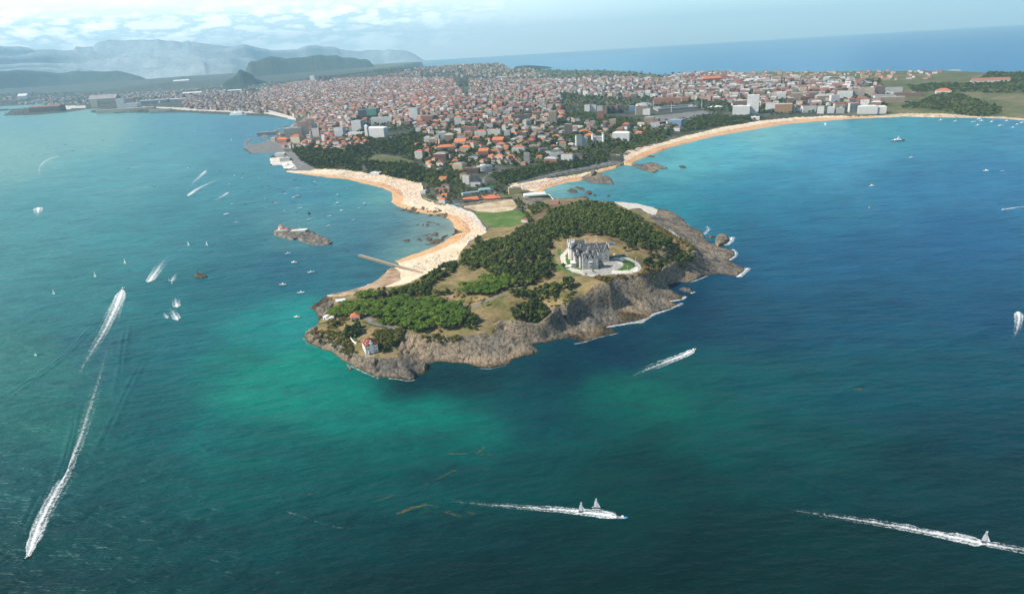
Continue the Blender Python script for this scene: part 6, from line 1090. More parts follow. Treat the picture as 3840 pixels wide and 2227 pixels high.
for i in range(7): MB().box((-20+6.5*i)*k, (-17+6.5*i)*k, -7.15, -7, 0, 3).build('opening', plain('pale_blue_cloth', (.45, .52, .55)), o)
for u, v, l in ((1072,620,'white domed tent on the quay'),(1092,631,'white domed tent at the end of the beach road')):
    p = put(u, v); o = empty('dome_tent', tuple(p), 0, l, 'tent'); m = MB().lathe([(1.0*math.cos(a), math.sin(a)) for a in np.linspace(0, 1.5, 6)], 0, 0, 14); m.v = [(x*15, y*10, z*8) for x, y, z in m.v]; m.build('canopy', plain('white_membrane', (.8, .8, .8)), o, smooth=True); MB().box(-13, 13, -1, 1, 0, 3).build('entrance', white, o)
# casino turrets
p = put(2244, 540); k = mpp(p); 
for s_ in (-1, 1):
    o = BYLAB['white casino palace with corner turrets and balustrade']; tr_ = MB().lathe([(4.5, -3), (4.5, 34), (5, 34.5), (5, 36)], s_*19*k, -15*k, 8).build('turret', white, o); MB().lathe([(3, 36), (3, 40), (2.2, 43), (.1, 45)], s_*19*k, -15*k, 8).build('cupola', plain('zinc', (.4, .42, .44)), tr_)
o = BYLAB['grand white hotel with blue shaded windows above the park']; pv = MB().box(-51, -36, -22, -6, -6, 52).build('corner_pavilion', facade('white'), o); MB().hip(-51, -36, -22, -6, 52, 8, .5).build('pavilion_roof', roofmat('whiteroof'), pv)

# sea wall of the car park, and its cars come later
wallrun('sea_wall', 'long dark sea wall under the ocean side car park', [(1925,683),(1990,672),(2080,656),(2160,646),(2250,630),(2290,622),(2332,616),(2339,608)], .6, 3.0, plain('sea_wall_stone', (0.09, 0.085, 0.08), .9, .3))
wallrun('promenade_wall', 'pale promenade wall along the bay beach', [(1588,742),(1640,762),(1690,770),(1740,788),(1776,804),(1800,830),(1818,864)], .8, 1.0, concrete)
wallrun('promenade_wall', 'curved white promenade wall round the ocean pavilion', [(2032,724),(2060,732),(2076,748),(2070,752)], 1.5, 1.2, white)
wallrun('court_fence', 'dark fence between the clay courts and the bare field', [(1740,760),(1810,752),(1900,745),(1920,742)], 3.0, .5, darkm, 'fence')
wallrun('quay_wall', 'long pier wall enclosing the marina', [(985,510),(1010,500),(1040,488),(1064,478),(1085,470),(1108,464)], 1.5, 9, plain('pier_stone', (.36, .30, .23), .9))
wallrun('beach_wall', 'grey retaining wall along the long beach promenade', [(2160,556),(2210,548),(2260,540),(2320,534),(2345,528)], 2.0, 3, concrete)
p = put(1710, 767); pool = MB().obox(0, 0, 20, 8, 0, .5, .12).build('swimming_pool', plain('pool_blue', (0.03, 0.36, 0.55), .1), None); pool.location = (p[0], p[1], p[2]+.1); tag(pool, 'bright blue swimming pool beside the bay promenade', 'pool')
# ---------------------------------------------------------------- the rest of the town
def city_poly(*p): return np.array(p, float)
ZC = [
 (city_poly((1010,520),(1110,470),(1160,470),(1180,540),(1120,556),(1060,548)), 48, (16,34), (10,20), ('brick','beige','cream','grey'), ('rust','orange','gravel'), .6, 'by the marina'),
 # polygon, spacing m, width range, height range, wall palette, roof palette, hip share, phrase
 (city_poly((1150,470),(1170,430),(1110,440),(1000,400),(960,350),(1100,300),(1400,290),(1700,300),(1760,380),(1640,440),(1560,470),(1400,460),(1300,500),(1220,530)), 43, (17,46), (15,30), ('beige','cream','sand','pink','white','ochre','grey','beige','brick'), ('rust','rust','red','orange','gravel','brownroof','pale'), .7, 'in the old town'),
 (city_poly((1560,470),(1640,440),(1760,380),(1760,300),(2050,300),(2100,360),(2120,440),(2060,500),(2000,560),(1900,570),(1700,560),(1580,520)), 56, (16,38), (12,30), ('cream','white','brick','beige','brown','grey','dark','sand'), ('rust','orange','gravel','red','gravel'), .6, 'on the town hill'),
 (city_poly((2000,560),(2060,500),(2130,450),(2420,470),(2440,500),(2330,510),(2160,560),(2010,600)), 62, (16,36), (9,24), ('white','cream','brick','brown','grey','beige'), ('orange','rust','gravel','slate'), .6, 'behind the casino'),
 (city_poly((1180,545),(1300,500),(1400,530),(1290,560),(1200,560)), 46, (14,26), (8,15), ('white','cream','brick','white'), ('orange','rust'), .9, 'on the harbour slope'),
 (city_poly((1560,530),(1700,560),(1900,570),(2000,600),(1980,620),(1780,610),(1640,640),(1590,610)), 44, (13,24), (7,14), ('white','cream','white','pink'), ('orange','rust','orange'), .95, 'among the villas'),
 (city_poly((1920,320),(2050,300),(2330,290),(2450,300),(2460,360),(2300,372),(2130,350),(1960,345)), 75, (22,48), (20,34), ('white','cream','white','brick','sand','pink','grey'), ('rust','gravel','red'), .3, 'in the northern suburb'),
 (city_poly((2450,300),(2640,290),(2900,292),(3200,300),(3330,320),(3360,350),(3300,395),(3000,412),(2760,400),(2700,380),(2560,370),(2450,372)), 66, (22,56), (14,32), ('white','cream','brick','brown','white','beige','grey','pink'), ('rust','gravel','red','pale'), .4, 'on the eastern slope'),
 (city_poly((2440,440),(2560,470),(2540,490),(2440,490),(2400,470)), 55, (16,34), (10,22), ('white','brown','grey','blue','cream'), ('gravel','rust'), .3, 'near the beach park'),
 (city_poly((2880,405),(3330,400),(3320,420),(3160,420),(2880,415)), 60, (20,40), (10,20), ('white','grey','brown','cream'), ('gravel','rust'), .2, 'along the long beach'),
 (city_poly((700,405),(900,415),(1000,425),(1000,395),(960,350),(800,350),(680,380)), 62, (20,50), (12,30), ('grey','beige','cream','pink','brown'), ('rust','red','gravel'), .5, 'behind the ferry quay'),
 (city_poly((2500,276),(3400,274),(3560,280),(3500,292),(3250,302),(2900,294),(2550,292)), 110, (14,34), (6,14), ('white','cream','pink'), ('rust','orange','red'), .8, 'on the seaward ridge')]
LAND_MARKS = [('the grand white hotel', 1412, 500), ('the beige festival halls', 1110, 500), ('the dark glass block', 1380, 430), ('the white stepped tower', 1556, 430), ('the casino', 2244, 525), ('the tall white tower', 2180, 530), ('the town park', 2200, 465), ('the silver dome', 2416, 390), ('the stadium', 2540, 400), ('the saw tooth roofs', 2526, 375), ('the tall white slab', 2826, 400), ('the orange banded block', 2941, 410), ('the beach end hotel', 3280, 410), ('the broad white slab', 3190, 355), ('the great beige college', 1690, 560), ('the curved white hotel', 1817, 625), ('the galleried hotel', 1856, 500), ('the ferry', 890, 420), ('the far tower group', 1210, 300), ('the lone steep hill', 900, 300), ('the dark brown terraces', 3350, 375), ('the hill crest', 1600, 360), ('the harbour basin', 1120, 450), ('the far pasture', 2100, 310)]
SURN = [], []
cells = []
cr_ = np.random.default_rng(21)
for poly, spc, wr, hr, wp, rp, hs, ph in ZC:
    X, Y = scatter(poly, spc, 8, jitter=.33, seed=int(poly[0, 0])); px, py = pix(np.c_[X, Y, height(X, Y)+6])
    for x, y, u, v in zip(X, Y, px, py):
        if not on_land(np.array([x]), np.array([y]))[0]: continue
        if any(abs(u-a) < c and abs(v-b) < d for a, b, c, d in DONE): continue
        cells.append((math.hypot(x, y), x, y, u, v, cr_.uniform(*wr), cr_.uniform(*hr)*cr_.uniform(.75, 1.1), wp[cr_.integers(len(wp))], rp[cr_.integers(len(rp))], cr_.random() < hs, ph))
cells.sort(key=lambda c: c[0])
seen = {}
STC = {}
def near_mark(u, v):
    n_, a, b = min(LAND_MARKS, key=lambda m: (m[1]-u)**2+((m[2]-v)*1.8)**2); dx, dy = u-a, (v-b)*1.8
    return ('behind' if dy < 0 else 'in front of') + ' ' + n_ if abs(dy) > abs(dx) else ('left of ' if dx < 0 else 'right of ')+n_
SHAPES = {}
for i, (dd, x, y, u, v, w, h, wl_, rf_, hip, ph) in enumerate(cells):
    zb = float(height(x, y)[0]); rz = cr_.normal(-0.42, .28)+(1.57 if cr_.random() < .3 else 0); d = min(w*cr_.uniform(.45, .9), 24)
    small = h < 13.5; kd = 'house' if small else 'apartment_building'; nk = seen.get(kd, 0)
    if nk < 285:
        seen[kd] = nk+1; fl_ = max(2, round(h/3.1)); word = {2: 'two', 3: 'three', 4: 'four', 5: 'five', 6: 'six', 7: 'seven', 8: 'eight', 9: 'nine', 10: 'ten', 11: 'eleven'}.get(fl_, 'many')
        if not hip and small: hip = cr_.random() < .6
        lab = f'{wl_} {word} storey {"house" if small else "block"}, {"pitched" if hip else "flat"} {dict(gravel="grey", brownroof="brown").get(rf_, rf_)} roof, {near_mark(u, v)}'
        o = empty(kd, (x, y, zb), rz, lab, 'house' if small else 'building', f'{"houses" if small else "blocks"} {ph}'); STC.setdefault(lab, []).append((u, o))
        MB().box(-w/2, w/2, -d/2, d/2, -6, h).build('wall', facade(wl_), o); rm = roofmat(rf_); r = MB()
        if hip: r.hip(-w/2, w/2, -d/2, d/2, h, d*.26, .5)
        else: r.box(-w/2-.2, w/2+.2, -d/2-.2, d/2+.2, h, h+.8); r.box(-w*.2, w*.1, -d*.2, d*.2, h+.8, h+3.2)
        ro = r.build('roof', rm, o)
        if dd < 3600 and hip: MB().box(-.6+w*.2, .6+w*.2, -.6, .6, h, h+d*.3+1).build('chimney', concrete, ro)
        if dd < 3400 and not small and i % 3:
            for f in range(1, fl_): MB().box(-w*.42, w*.42, -d/2-1.2, -d/2, f*h/fl_-.9, f*h/fl_+.1).build('balcony', white if i % 2 else plain('band_brick', WALLC['brick']), o, uvs=False)
    else: SURN[0].append((x, y, zb, w, d, h, rz, wl_, rf_, hip))
# single out those that read alike
ORD = ['leftmost', 'second from left', 'third from left', 'fourth from left', 'fifth from left', 'sixth from left', 'seventh from left', 'eighth from left', 'ninth from left']
for lab, l in STC.items():
    if len(l) > 1:
        l.sort(key=lambda q: q[0])
        for k_, (u, o) in enumerate(l): o['label'] = lab+', '+(ORD[k_] if k_ < len(ORD) else 'farther right')
# everything beyond is one mass of small roofs: suburbs, port hinterland and the far plain
def mass(poly, spc, wr, hr, wp, rp, hs, seed):
    X, Y = scatter(np.array(poly, float), spc, 4, jitter=.45, seed=seed); g = np.random.default_rng(seed); ok = on_land(X, Y)
    for x, y in zip(X[ok], Y[ok]):
        if fbm(np.array([x]), np.array([y]), 420, 3)[0] < .42: continue
        SURN[0].append((x, y, float(height(x, y)[0]), g.uniform(*wr), g.uniform(*wr)*.6, g.uniform(*hr), g.normal(-.4, .4), wp[g.integers(len(wp))], rp[g.integers(len(rp))], g.random() < hs))
mass([(900,300),(1100,262),(1400,250),(1700,245),(1960,262),(2060,290),(1900,300),(1400,290),(1000,345)], 100, (18,42), (8,22), ('white','cream','pink','beige','sand'), ('rust','red','orange','gravel'), .7, 5)
mass([(-500,360),(0,330),(400,320),(800,300),(960,350),(700,380),(500,392),(200,395),(0,385),(-500,400)], 85, (18,50), (8,20), ('white','cream','grey','pink','beige'), ('rust','gravel','pale','red'), .5, 6)
mass([(-500,350),(0,318),(400,300),(900,285),(800,302),(0,335)], 150, (22,70), (8,16), ('white','cream','grey'), ('pale','whiteroof','rust'), .2, 7)
if SURN[0]:
    VV = []; FF = []; CC = []; n0 = 0
    for x, y, zb, w, d, h, rz, wl_, rf_, hip in SURN[0]:
        c, q = math.cos(rz), math.sin(rz); rh = d*.3 if hip else 1.0
        P = [(-w/2, -d/2, -6), (w/2, -d/2, -6), (w/2, d/2, -6), (-w/2, d/2, -6), (-w/2, -d/2, h), (w/2, -d/2, h), (w/2, d/2, h), (-w/2, d/2, h)]
        P += [(-w/2+d*.4, 0, h+rh), (w/2-d*.4, 0, h+rh)] if hip else [(-w/2, 0, h+.4), (w/2, 0, h+.4)]
        VV += [(x+a*c-b_*q, y+a*q+b_*c, zb+e) for a, b_, e in P]
        FF += [(n0+0, n0+1, n0+5, n0+4), (n0+1, n0+2, n0+6, n0+5), (n0+2, n0+3, n0+7, n0+6), (n0+3, n0+0, n0+4, n0+7), (n0+4, n0+5, n0+9, n0+8), (n0+6, n0+7, n0+8, n0+9), (n0+5, n0+6, n0+9, n0+9), (n0+7, n0+4, n0+8, n0+8)]
        wc, rc2 = WALLC[wl_], ROOFC[rf_]; CC += [wc]*4+[rc2]*4; n0 += 10
    m, t, b = newmat('town_paint'); vc = N(t, 'ShaderNodeVertexColor', _layer_name='col'); n = noise(t, geo_pos(t), .12, 4.0)
    t.links.new(mixc(t, 1.0, vc.outputs[0], ramp(t, n, [(.3, (.42, .43, .45)), (.7, (.95,)*3)]), 'MULTIPLY'), b.inputs['Base Color']); b.inputs['Roughness'].default_value = .85
    me = bpy.data.meshes.new('distant_town'); FQ = [f if f[2] != f[3] else f[:3] for f in FF]; me.from_pydata(VV, [], FQ); me.materials.append(m)
    ca_ = me.color_attributes.new('col', 'FLOAT_COLOR', 'CORNER'); lc = []
    for f, c in zip(FQ, CC): lc += [(*c, 1)]*len(f)
    ca_.data.foreach_set('color', np.array(lc, np.float32).ravel()); me.update()
    o = bpy.data.objects.new('distant_town', me); C.objects.link(o); tag(o, 'mass of small far houses and blocks spreading to the hills', None, None, 'stuff')
print('buildings', seen, len(SURN[0]))
# ================================================================== boats
gel = plain('white_gelcoat', (0.80, 0.80, 0.79), 0.3, 0.05, spec=.5); darkhull = plain('navy_hull', (0.03, 0.05, 0.09), 0.35, .1, spec=.5); redhull = plain('red_hull', (0.42, 0.05, 0.04), 0.4, .1); bluehull = plain('blue_hull', (0.06, 0.25, 0.50), 0.35, .1); blackhull = plain('black_rubber', (0.035, 0.035, 0.038), 0.5, .1); woodhull = plain('green_hull', (0.05, 0.16, 0.13), .5, .1); teak = plain('teak_deck', (0.33, 0.22, 0.12), .7, .15)
HULLS = {'white': gel, 'navy': darkhull, 'red': redhull, 'blue': bluehull, 'black': blackhull, 'green': woodhull}
sailm = {'white': plain('white_sail', (0.78, 0.78, 0.77), .7, .06), 'dark green': plain('green_sail', (0.03, 0.10, 0.085), .7, .1), 'grey': plain('grey_sail', (0.50, 0.53, 0.55), .7, .06)}
def hull_mb(L, B, D, mb=None, y=0.0):
    mb = mb or MB(); st = [(-.5, .86, .0), (-.25, 1, 0), (.1, .96, .02), (.32, .66, .10), (.45, .26, .2), (.5, .03, .26)]; vs = []
    for q, b_, s in st: vs += [(q*L, y-b_*B/2*.55, -D*.45), (q*L, y-b_*B/2, D*(.55+s)), (q*L, y+b_*B/2, D*(.55+s)), (q*L, y+b_*B/2*.55, -D*.45)]
    fs = [(0, 1, 2, 3), (23, 22, 21, 20)]
    for i in range(5):
        a = 4*i; fs += [(a, a+4, a+5, a+1), (a+1, a+5, a+6, a+2), (a+2, a+6, a+7, a+3), (a+3, a+7, a+4, a)]
    return mb.add(vs, fs)
def motorboat(hc='white', L=7.5):
    B, D = L*.36, L*.17; o = empty('motorboat'); hull_mb(L, B, D).build('hull', HULLS[hc], o)
    MB().box(-L*.42, L*.02, -B*.36, B*.36, D*.56, D*.58).build('cockpit_floor', teak, o)
    m = MB(); m.add([(-.08*L, -B*.34, D*.57), (.26*L, -B*.24, D*.62), (.26*L, B*.24, D*.62), (-.08*L, B*.34, D*.57), (-.06*L, -B*.28, D*1.55), (.10*L, -B*.2, D*1.5), (.10*L, B*.2, D*1.5), (-.06*L, B*.28, D*1.55)], [(0, 3, 2, 1), (4, 5, 6, 7), (0, 1, 5, 4), (1, 2, 6, 5), (2, 3, 7, 6), (3, 0, 4, 7)]); cb = m.build('cabin', gel, o)
    MB().add([(.105*L, -B*.2, D*1.46), (.2*L, -B*.23, D*.95), (.2*L, B*.23, D*.95), (.105*L, B*.2, D*1.46), (.13*L, -B*.2, D*1.48), (.225*L, -B*.23, D*.97), (.225*L, B*.23, D*.97), (.13*L, B*.2, D*1.48)], [(0, 1, 2, 3), (7, 6, 5, 4), (0, 4, 5, 1), (1, 5, 6, 2), (2, 6, 7, 3), (3, 7, 4, 0)]).build('windscreen', glassm, cb)
    MB().box(-L*.55, -L*.48, -.25, .25, D*.1, D*.95).build('outboard', darkm, o); return o
def open_boat(hc='white', L=5.0):
    B, D = L*.38, L*.16; o = empty('small_boat'); hull_mb(L, B, D).build('hull', HULLS[hc], o); MB().box(-L*.4, L*.25, -B*.34, B*.34, D*.56, D*.6).build('inside', plain('boat_inside', (.25, .24, .22), .7), o)
    MB().box(-L*.1, -L*.02, -B*.4, B*.4, D*.6, D*.72).build('bench', teak, o); MB().box(-L*.54, -L*.48, -.2, .2, D*.1, D*1.0).build('outboard', darkm, o); return o
def yacht(hc='white', L=10):
    B, D = L*.3, L*.14; o = empty('sailing_yacht'); hull_mb(L, B, D).build('hull', HULLS[hc], o); MB().box(-L*.1, L*.22, -B*.25, B*.25, D*.6, D*1.05).build('cabin', gel, o); MB().box(-L*.4, -L*.14, -B*.25, B*.25, D*.57, D*.6).build('cockpit_floor', teak, o)
    MB().tube((L*.08, 0, D*.6), (L*.07, 0, L*1.25), .11, .06, 6).build('mast', greym, o, uvs=False); b_ = MB().tube((L*.07, 0, D*1.5), (-L*.32, 0, D*1.45), .16, .13, 6).build('boom', plain('sail_cover', (.08, .14, .26), .8), o, uvs=False); return o
def sail_tri(pts, t=.06):
    a = [Vector(p) for p in pts]; n = (a[1]-a[0]).cross(a[2]-a[0]).normalized()*t; k = len(a); return MB().add([tuple(p) for p in a]+[tuple(p+n) for p in a], [tuple(range(k)), tuple(range(2*k-1, k-1, -1))]+[(i, i+k, (i+1) % k+k, (i+1) % k) for i in range(k)])
def dinghy(sc_='white', L=6.5, hc='white'):
    B, D = L*.33, L*.12; o = empty('sail_boat'); hull_mb(L, B, D).build('hull', HULLS[hc], o); MB().box(-L*.35, L*.1, -B*.28, B*.28, D*.56, D*.6).build('cockpit_floor', plain('boat_inside', (.25, .24, .22)), o); MB().tube((L*.12, 0, D*.5), (L*.10, 0, L*1.3), .08, .05, 6).build('mast', greym, o, uvs=False)
    sail_tri([(L*.09, 0, D*1.6), (-L*.34, L*.12, D*1.7), (-L*.10, L*.05, L*1.05), (L*.07, 0, L*1.28)]).build('mainsail', sailm[sc_], o, uvs=False); sail_tri([(L*.45, 0, D*.9), (L*.14, L*.08, D*1.4), (L*.13, 0, L*.95)]).build('jib', sailm[sc_], o, uvs=False); return o
def sailor(x, y):
    # one skinned body: sitting on the hull, legs forward, arms on the sheet
    J = [(0, 0, .92, .15), (0, -.02, 1.15, .15), (0, -.05, 1.40, .16), (0, -.05, 1.54, .065), (0, -.03, 1.66, .105), (0, -.02, 1.78, .08), (.19, -.04, 1.40, .06), (.24, .18, 1.22, .05), (.12, .40, 1.20, .04), (-.19, -.04, 1.40, .06), (-.24, .18, 1.22, .05), (-.12, .40, 1.20, .04), (.10, .04, .90, .10), (.13, .45, .95, .075), (.13, .52, .62, .05), (.13, .64, .60, .04), (-.10, .04, .90, .10), (-.13, .45, .95, .075), (-.13, .52, .62, .05), (-.13, .64, .60, .04)]
    E = [(0, 1), (1, 2), (2, 3), (3, 4), (4, 5), (2, 6), (6, 7), (7, 8), (2, 9), (9, 10), (10, 11), (0, 12), (12, 13), (13, 14), (14, 15), (0, 16), (16, 17), (17, 18), (18, 19)]
    me = bpy.data.meshes.new('person'); me.from_pydata([(x+j[0], y+j[1], j[2]) for j in J], E, []); t_ = bpy.data.objects.new('person', me); C.objects.link(t_); md = t_.modifiers.new('skin', 'SKIN'); t_.modifiers.new('sub', 'SUBSURF').levels = 1
    for k, j in enumerate(J): me.skin_vertices[0].data[k].radius = (j[3], j[3])
    me.skin_vertices[0].data[0].use_root = True
    dg = bpy.context.evaluated_depsgraph_get(); m2 = bpy.data.meshes.new_from_object(t_.evaluated_get(dg)); bpy.data.objects.remove(t_); m2.materials.clear(); m2.materials.append(plain('sailing_suit', (.10, .11, .13), .8)); o = bpy.data.objects.new('person', m2); C.objects.link(o); return o
def racing_cat(mark='stripe'):
    L = 7.5; o = empty('racing_catamaran')
    for y in (-1.5, 1.5): hull_mb(L, .62, .85, y=y).build('hull', gel, o)
    MB().box(-L*.32, L*.12, -1.4, 1.4, .62, .70).build('trampoline', plain('trampoline_net', (.06, .06, .065), .8), o)
    for x in (-L*.33, L*.13): MB().tube((x, -1.6, .66), (x, 1.6, .66), .09, .09, 6).build('crossbeam', greym, o, uvs=False)
    MB().tube((L*.13, 0, .6), (L*.08, 0, 11.0), .10, .07, 6).build('mast', greym, o, uvs=False)
    ms = sail_tri([(L*.11, 0, 1.3), (-L*.30, .5, 1.3), (-L*.22, .4, 6), (-L*.06, .2, 10.9), (L*.08, 0, 11)]).build('mainsail', sailm['grey'], o, uvs=False)
    if mark == 'stripe': sail_tri([(L*.07, -.03, 8.0), (-L*.15, .27, 7.9), (-L*.14, .25, 8.5), (L*.07, -.03, 8.6)], .16).build('sail_band', darkm, ms, uvs=False)
    else: sail_tri([(L*.02, .0, 8.2), (-L*.12, .2, 8.2), (-L*.10, .18, 9.2), (-L*.03, .06, 9.0)], .2).build('sail_emblem', bluehull, ms, uvs=False)
    sail_tri([(L*.5, 0, 1.0), (L*.16, .5, 1.3), (L*.11, .05, 7.6)]).build('jib', sailm['white'], o, uvs=False)
    for q, x in enumerate((-L*.22, -L*.08)):
        pn = sailor(x, -1.2); PEOPLE.append((pn, o, q))
    return o
PEOPLE = []
PROTO = {('motor', 'white'): motorboat(), ('motor', 'navy'): motorboat('navy'), ('motor', 'blue'): motorboat('blue', 8), ('motor', 'black'): motorboat('black', 6.5), ('motor', 'red'): motorboat('red', 6.5), ('small', 'white'): open_boat(), ('small', 'blue'): open_boat('blue'), ('small', 'red'): open_boat('red'), ('small', 'green'): open_boat('green'), ('small', 'black'): open_boat('black'), ('yacht', 'white'): yacht(), ('yacht', 'navy'): yacht('navy'), ('sail', 'white'): dinghy(), ('sail', 'dark green'): dinghy('dark green', 6.5, 'navy')}
USED = set(); BOATS = {}
BMARK = [('the rocky islet', 1110, 870), ('the crescent beach', 1330, 680), ('the harbour quay', 1020, 610), ('the stone jetty', 1420, 990), ('the dark bay rock', 750, 1035), ('the lighthouse point', 1180, 1260), ('the port quays', 300, 430), ('the ferry', 894, 440), ('the marina', 950, 545), ('the far cove', 3600, 445), ('the long beach', 2900, 480), ('the open bay shallows', 300, 520), ('the rock flats', 1600, 850)]
def boat(key, px, py, head, scale=1.0, label=None, cat='boat'):
    """head: heading in the picture plane, degrees: 0 = to the right, 90 = away"""
    p = at([px], [py], 0)[0]; pr = PROTO[key]; o = pr if key not in USED else copy_tree(pr); USED.add(key)
    o.location = (p[0], p[1], 0); o.rotation_euler = (0, 0, R(head)); o.scale = (scale,)*3; o['category'] = cat
    if label: o['label'] = label
    else:
        n_, a, b_ = min(BMARK, key=lambda m: (m[1]-px)**2+((m[2]-py)*1.6)**2); dx, dy = px-a, (py-b_)*1.6; rel = ('beyond ' if dy < 0 else 'in front of ') if abs(dy) > abs(dx) else ('left of ' if dx < 0 else 'right of ')
        kind = {'motor': 'cabin motorboat', 'small': 'open boat', 'yacht': 'yacht with bare mast', 'sail': 'sailing boat under sail'}[key[0]]
        o['label'] = f'{key[1]} {kind} {rel}{n_}'; BOATS.setdefault(o['label'], []).append((px, o)); o['group'] = f'{kind}s {rel}{n_}'
    return o
# ---------------------------------------------------------------- foam
def foam_mat(name, dense):
    m, t, b = newmat(name); p = geo_pos(t); u = t.nodes.new('ShaderNodeUVMap'); s = N(t, 'ShaderNodeSeparateXYZ'); t.links.new(u.outputs[0], s.inputs[0])
    n = noise(t, p, .50, 6.0, .75); n2 = noise(t, p, .16, 4.0, .6)
    f = math_n(t, 'ADD', math_n(t, 'MULTIPLY', n, 1.2), math_n(t, 'MULTIPLY', n2, .5))     # about 0.85 mean
    # u: 0..1 across with bright rails, v: strength left along the wake
    c = math_n(t, 'ABSOLUTE', math_n(t, 'ADD', math_n(t, 'SUBTRACT', s.outputs[0], .5), math_n(t, 'MULTIPLY', math_n(t, 'SUBTRACT', n2, .5), .45)))
    rails = ramp(t, c, [(0.0, (1,)*3), (.07, (.95,)*3), (.16, (.66,)*3), (.30, (.60,)*3), (.39, (.80,)*3), (.45, (.5,)*3), (.5, (0,)*3)])
    k = math_n(t, 'SUBTRACT', math_n(t, 'ADD', f, math_n(t, 'MULTIPLY', math_n(t, 'MULTIPLY', rails, s.outputs[1]), dense)), 1.18)
    a = math_n(t, 'MULTIPLY', k, 1.7, True)
    tr = t.nodes.new('ShaderNodeBsdfTransparent'); mx = t.nodes.new('ShaderNodeMixShader'); t.links.new(a, mx.inputs[0]); t.links.new(tr.outputs[0], mx.inputs[1]); t.links.new(b.outputs[0], mx.inputs[2])
    out = [n_ for n_ in t.nodes if n_.type == 'OUTPUT_MATERIAL'][0]; t.links.new(mx.outputs[0], out.inputs[0])
    b.inputs['Base Color'].default_value = (.82, .84, .84, 1); b.inputs['Roughness'].default_value = .8; return m
FOAM = foam_mat('foam', .80)
def wake(name, label, line, w0, w1, s0=1.0, s1=0.0, z=.22, kind='stuff', mat=None):
    """line in photograph pixels from the boat backwards; widths in pixels; strength s0 -> s1"""
    L_ = np.array(line, float); sg = np.r_[0, np.cumsum(np.hypot(*np.diff(L_, axis=0).T))]; n_ = max(12, int(sg[-1]/7)); q_ = np.linspace(0, sg[-1], n_)
    # smooth the polyline
    xs = np.interp(q_, sg, L_[:, 0]); ys = np.interp(q_, sg, L_[:, 1])
    for _ in range(int(n_*.25)): xs[1:-1] = .25*xs[:-2]+.5*xs[1:-1]+.25*xs[2:]; ys[1:-1] = .25*ys[:-2]+.5*ys[1:-1]+.25*ys[2:]
    P = at(xs, ys, 0)[:, :2]; d = np.gradient(P, axis=0); d /= np.maximum(np.hypot(*d.T), 1e-6)[:, None]; nn = np.c_[-d[:, 1], d[:, 0]]
    mp_ = np.sqrt(P[:, 0]**2+P[:, 1]**2+CAMH**2)/FPX; t_ = np.linspace(0, 1, n_); w = (w0+(w1-w0)*t_)*mp_*np.clip(.25+t_*12, 0, 1); M = 9; V = []; UV = []
    for j in range(M):
        a = j/(M-1); jit = (fbm(P[:, 0]+j*13, P[:, 1], 5, 3)-.5)*w*.22*(1 if j in (0, M-1) else .3)
        q = P+nn*((a-.5)*w+jit)[:, None]; V.append(np.c_[q, np.full(n_, z)]); UV.append(np.c_[np.full(n_, a), s0+(s1-s0)*t_])
    V = np.vstack(V); UV = np.vstack(UV); idx = np.arange(M*n_).reshape(M, n_); Q = np.stack([idx[:-1, :-1], idx[1:, :-1], idx[1:, 1:], idx[:-1, 1:]], -1).reshape(-1, 4)
    if (np.cross(V[Q[0, 1]]-V[Q[0, 0]], V[Q[0, 2]]-V[Q[0, 0]])[2]) < 0: Q = Q[:, ::-1]
    return tag(mesh_np(name, V, Q, mat or FOAM, uv=UV[Q.ravel()]), label, None, None, kind)
def crest(line, h=.55, w=7.0):
    """a wake wave: low ridge of water"""
    L_ = np.array(line, float); sg = np.r_[0, np.cumsum(np.hypot(*np.diff(L_, axis=0).T))]; n_ = max(10, int(sg[-1]/9)); q_ = np.linspace(0, sg[-1], n_)
    P = at(np.interp(q_, sg, L_[:, 0]), np.interp(q_, sg, L_[:, 1]), 0)[:, :2]; d = np.gradient(P, axis=0); d /= np.hypot(*d.T)[:, None]; nn = np.c_[-d[:, 1], d[:, 0]]; V = []; en = np.clip(np.minimum(q_, sg[-1]-q_)/(.25*sg[-1]), 0, 1)*(.6+.8*fbm(q_, q_*0, 40, 3))
    for a, z in ((-1, .0), (-.5, .35), (-.12, 1), (.12, 1), (.5, .35), (1, 0)): V.append(np.c_[P+nn*(a*w), .03+z*h*en])
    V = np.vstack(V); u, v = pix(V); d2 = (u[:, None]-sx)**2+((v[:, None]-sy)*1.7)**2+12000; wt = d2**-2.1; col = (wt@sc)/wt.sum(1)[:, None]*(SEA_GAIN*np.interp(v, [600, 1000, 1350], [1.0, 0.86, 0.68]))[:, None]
    idx = np.arange(6*n_).reshape(6, n_); Q = np.stack([idx[:-1, :-1], idx[1:, :-1], idx[1:, 1:], idx[:-1, 1:]], -1).reshape(-1, 4)
    if (np.cross(V[Q[0, 1]]-V[Q[0, 0]], V[Q[0, 2]]-V[Q[0, 0]])[2]) < 0: Q = Q[:, ::-1]
    tag(mesh_np('water_wave', V, Q, MATS['sea_water'], smooth=True, cols=col), 'low wake wave crossing the sea', None, None, 'structure')
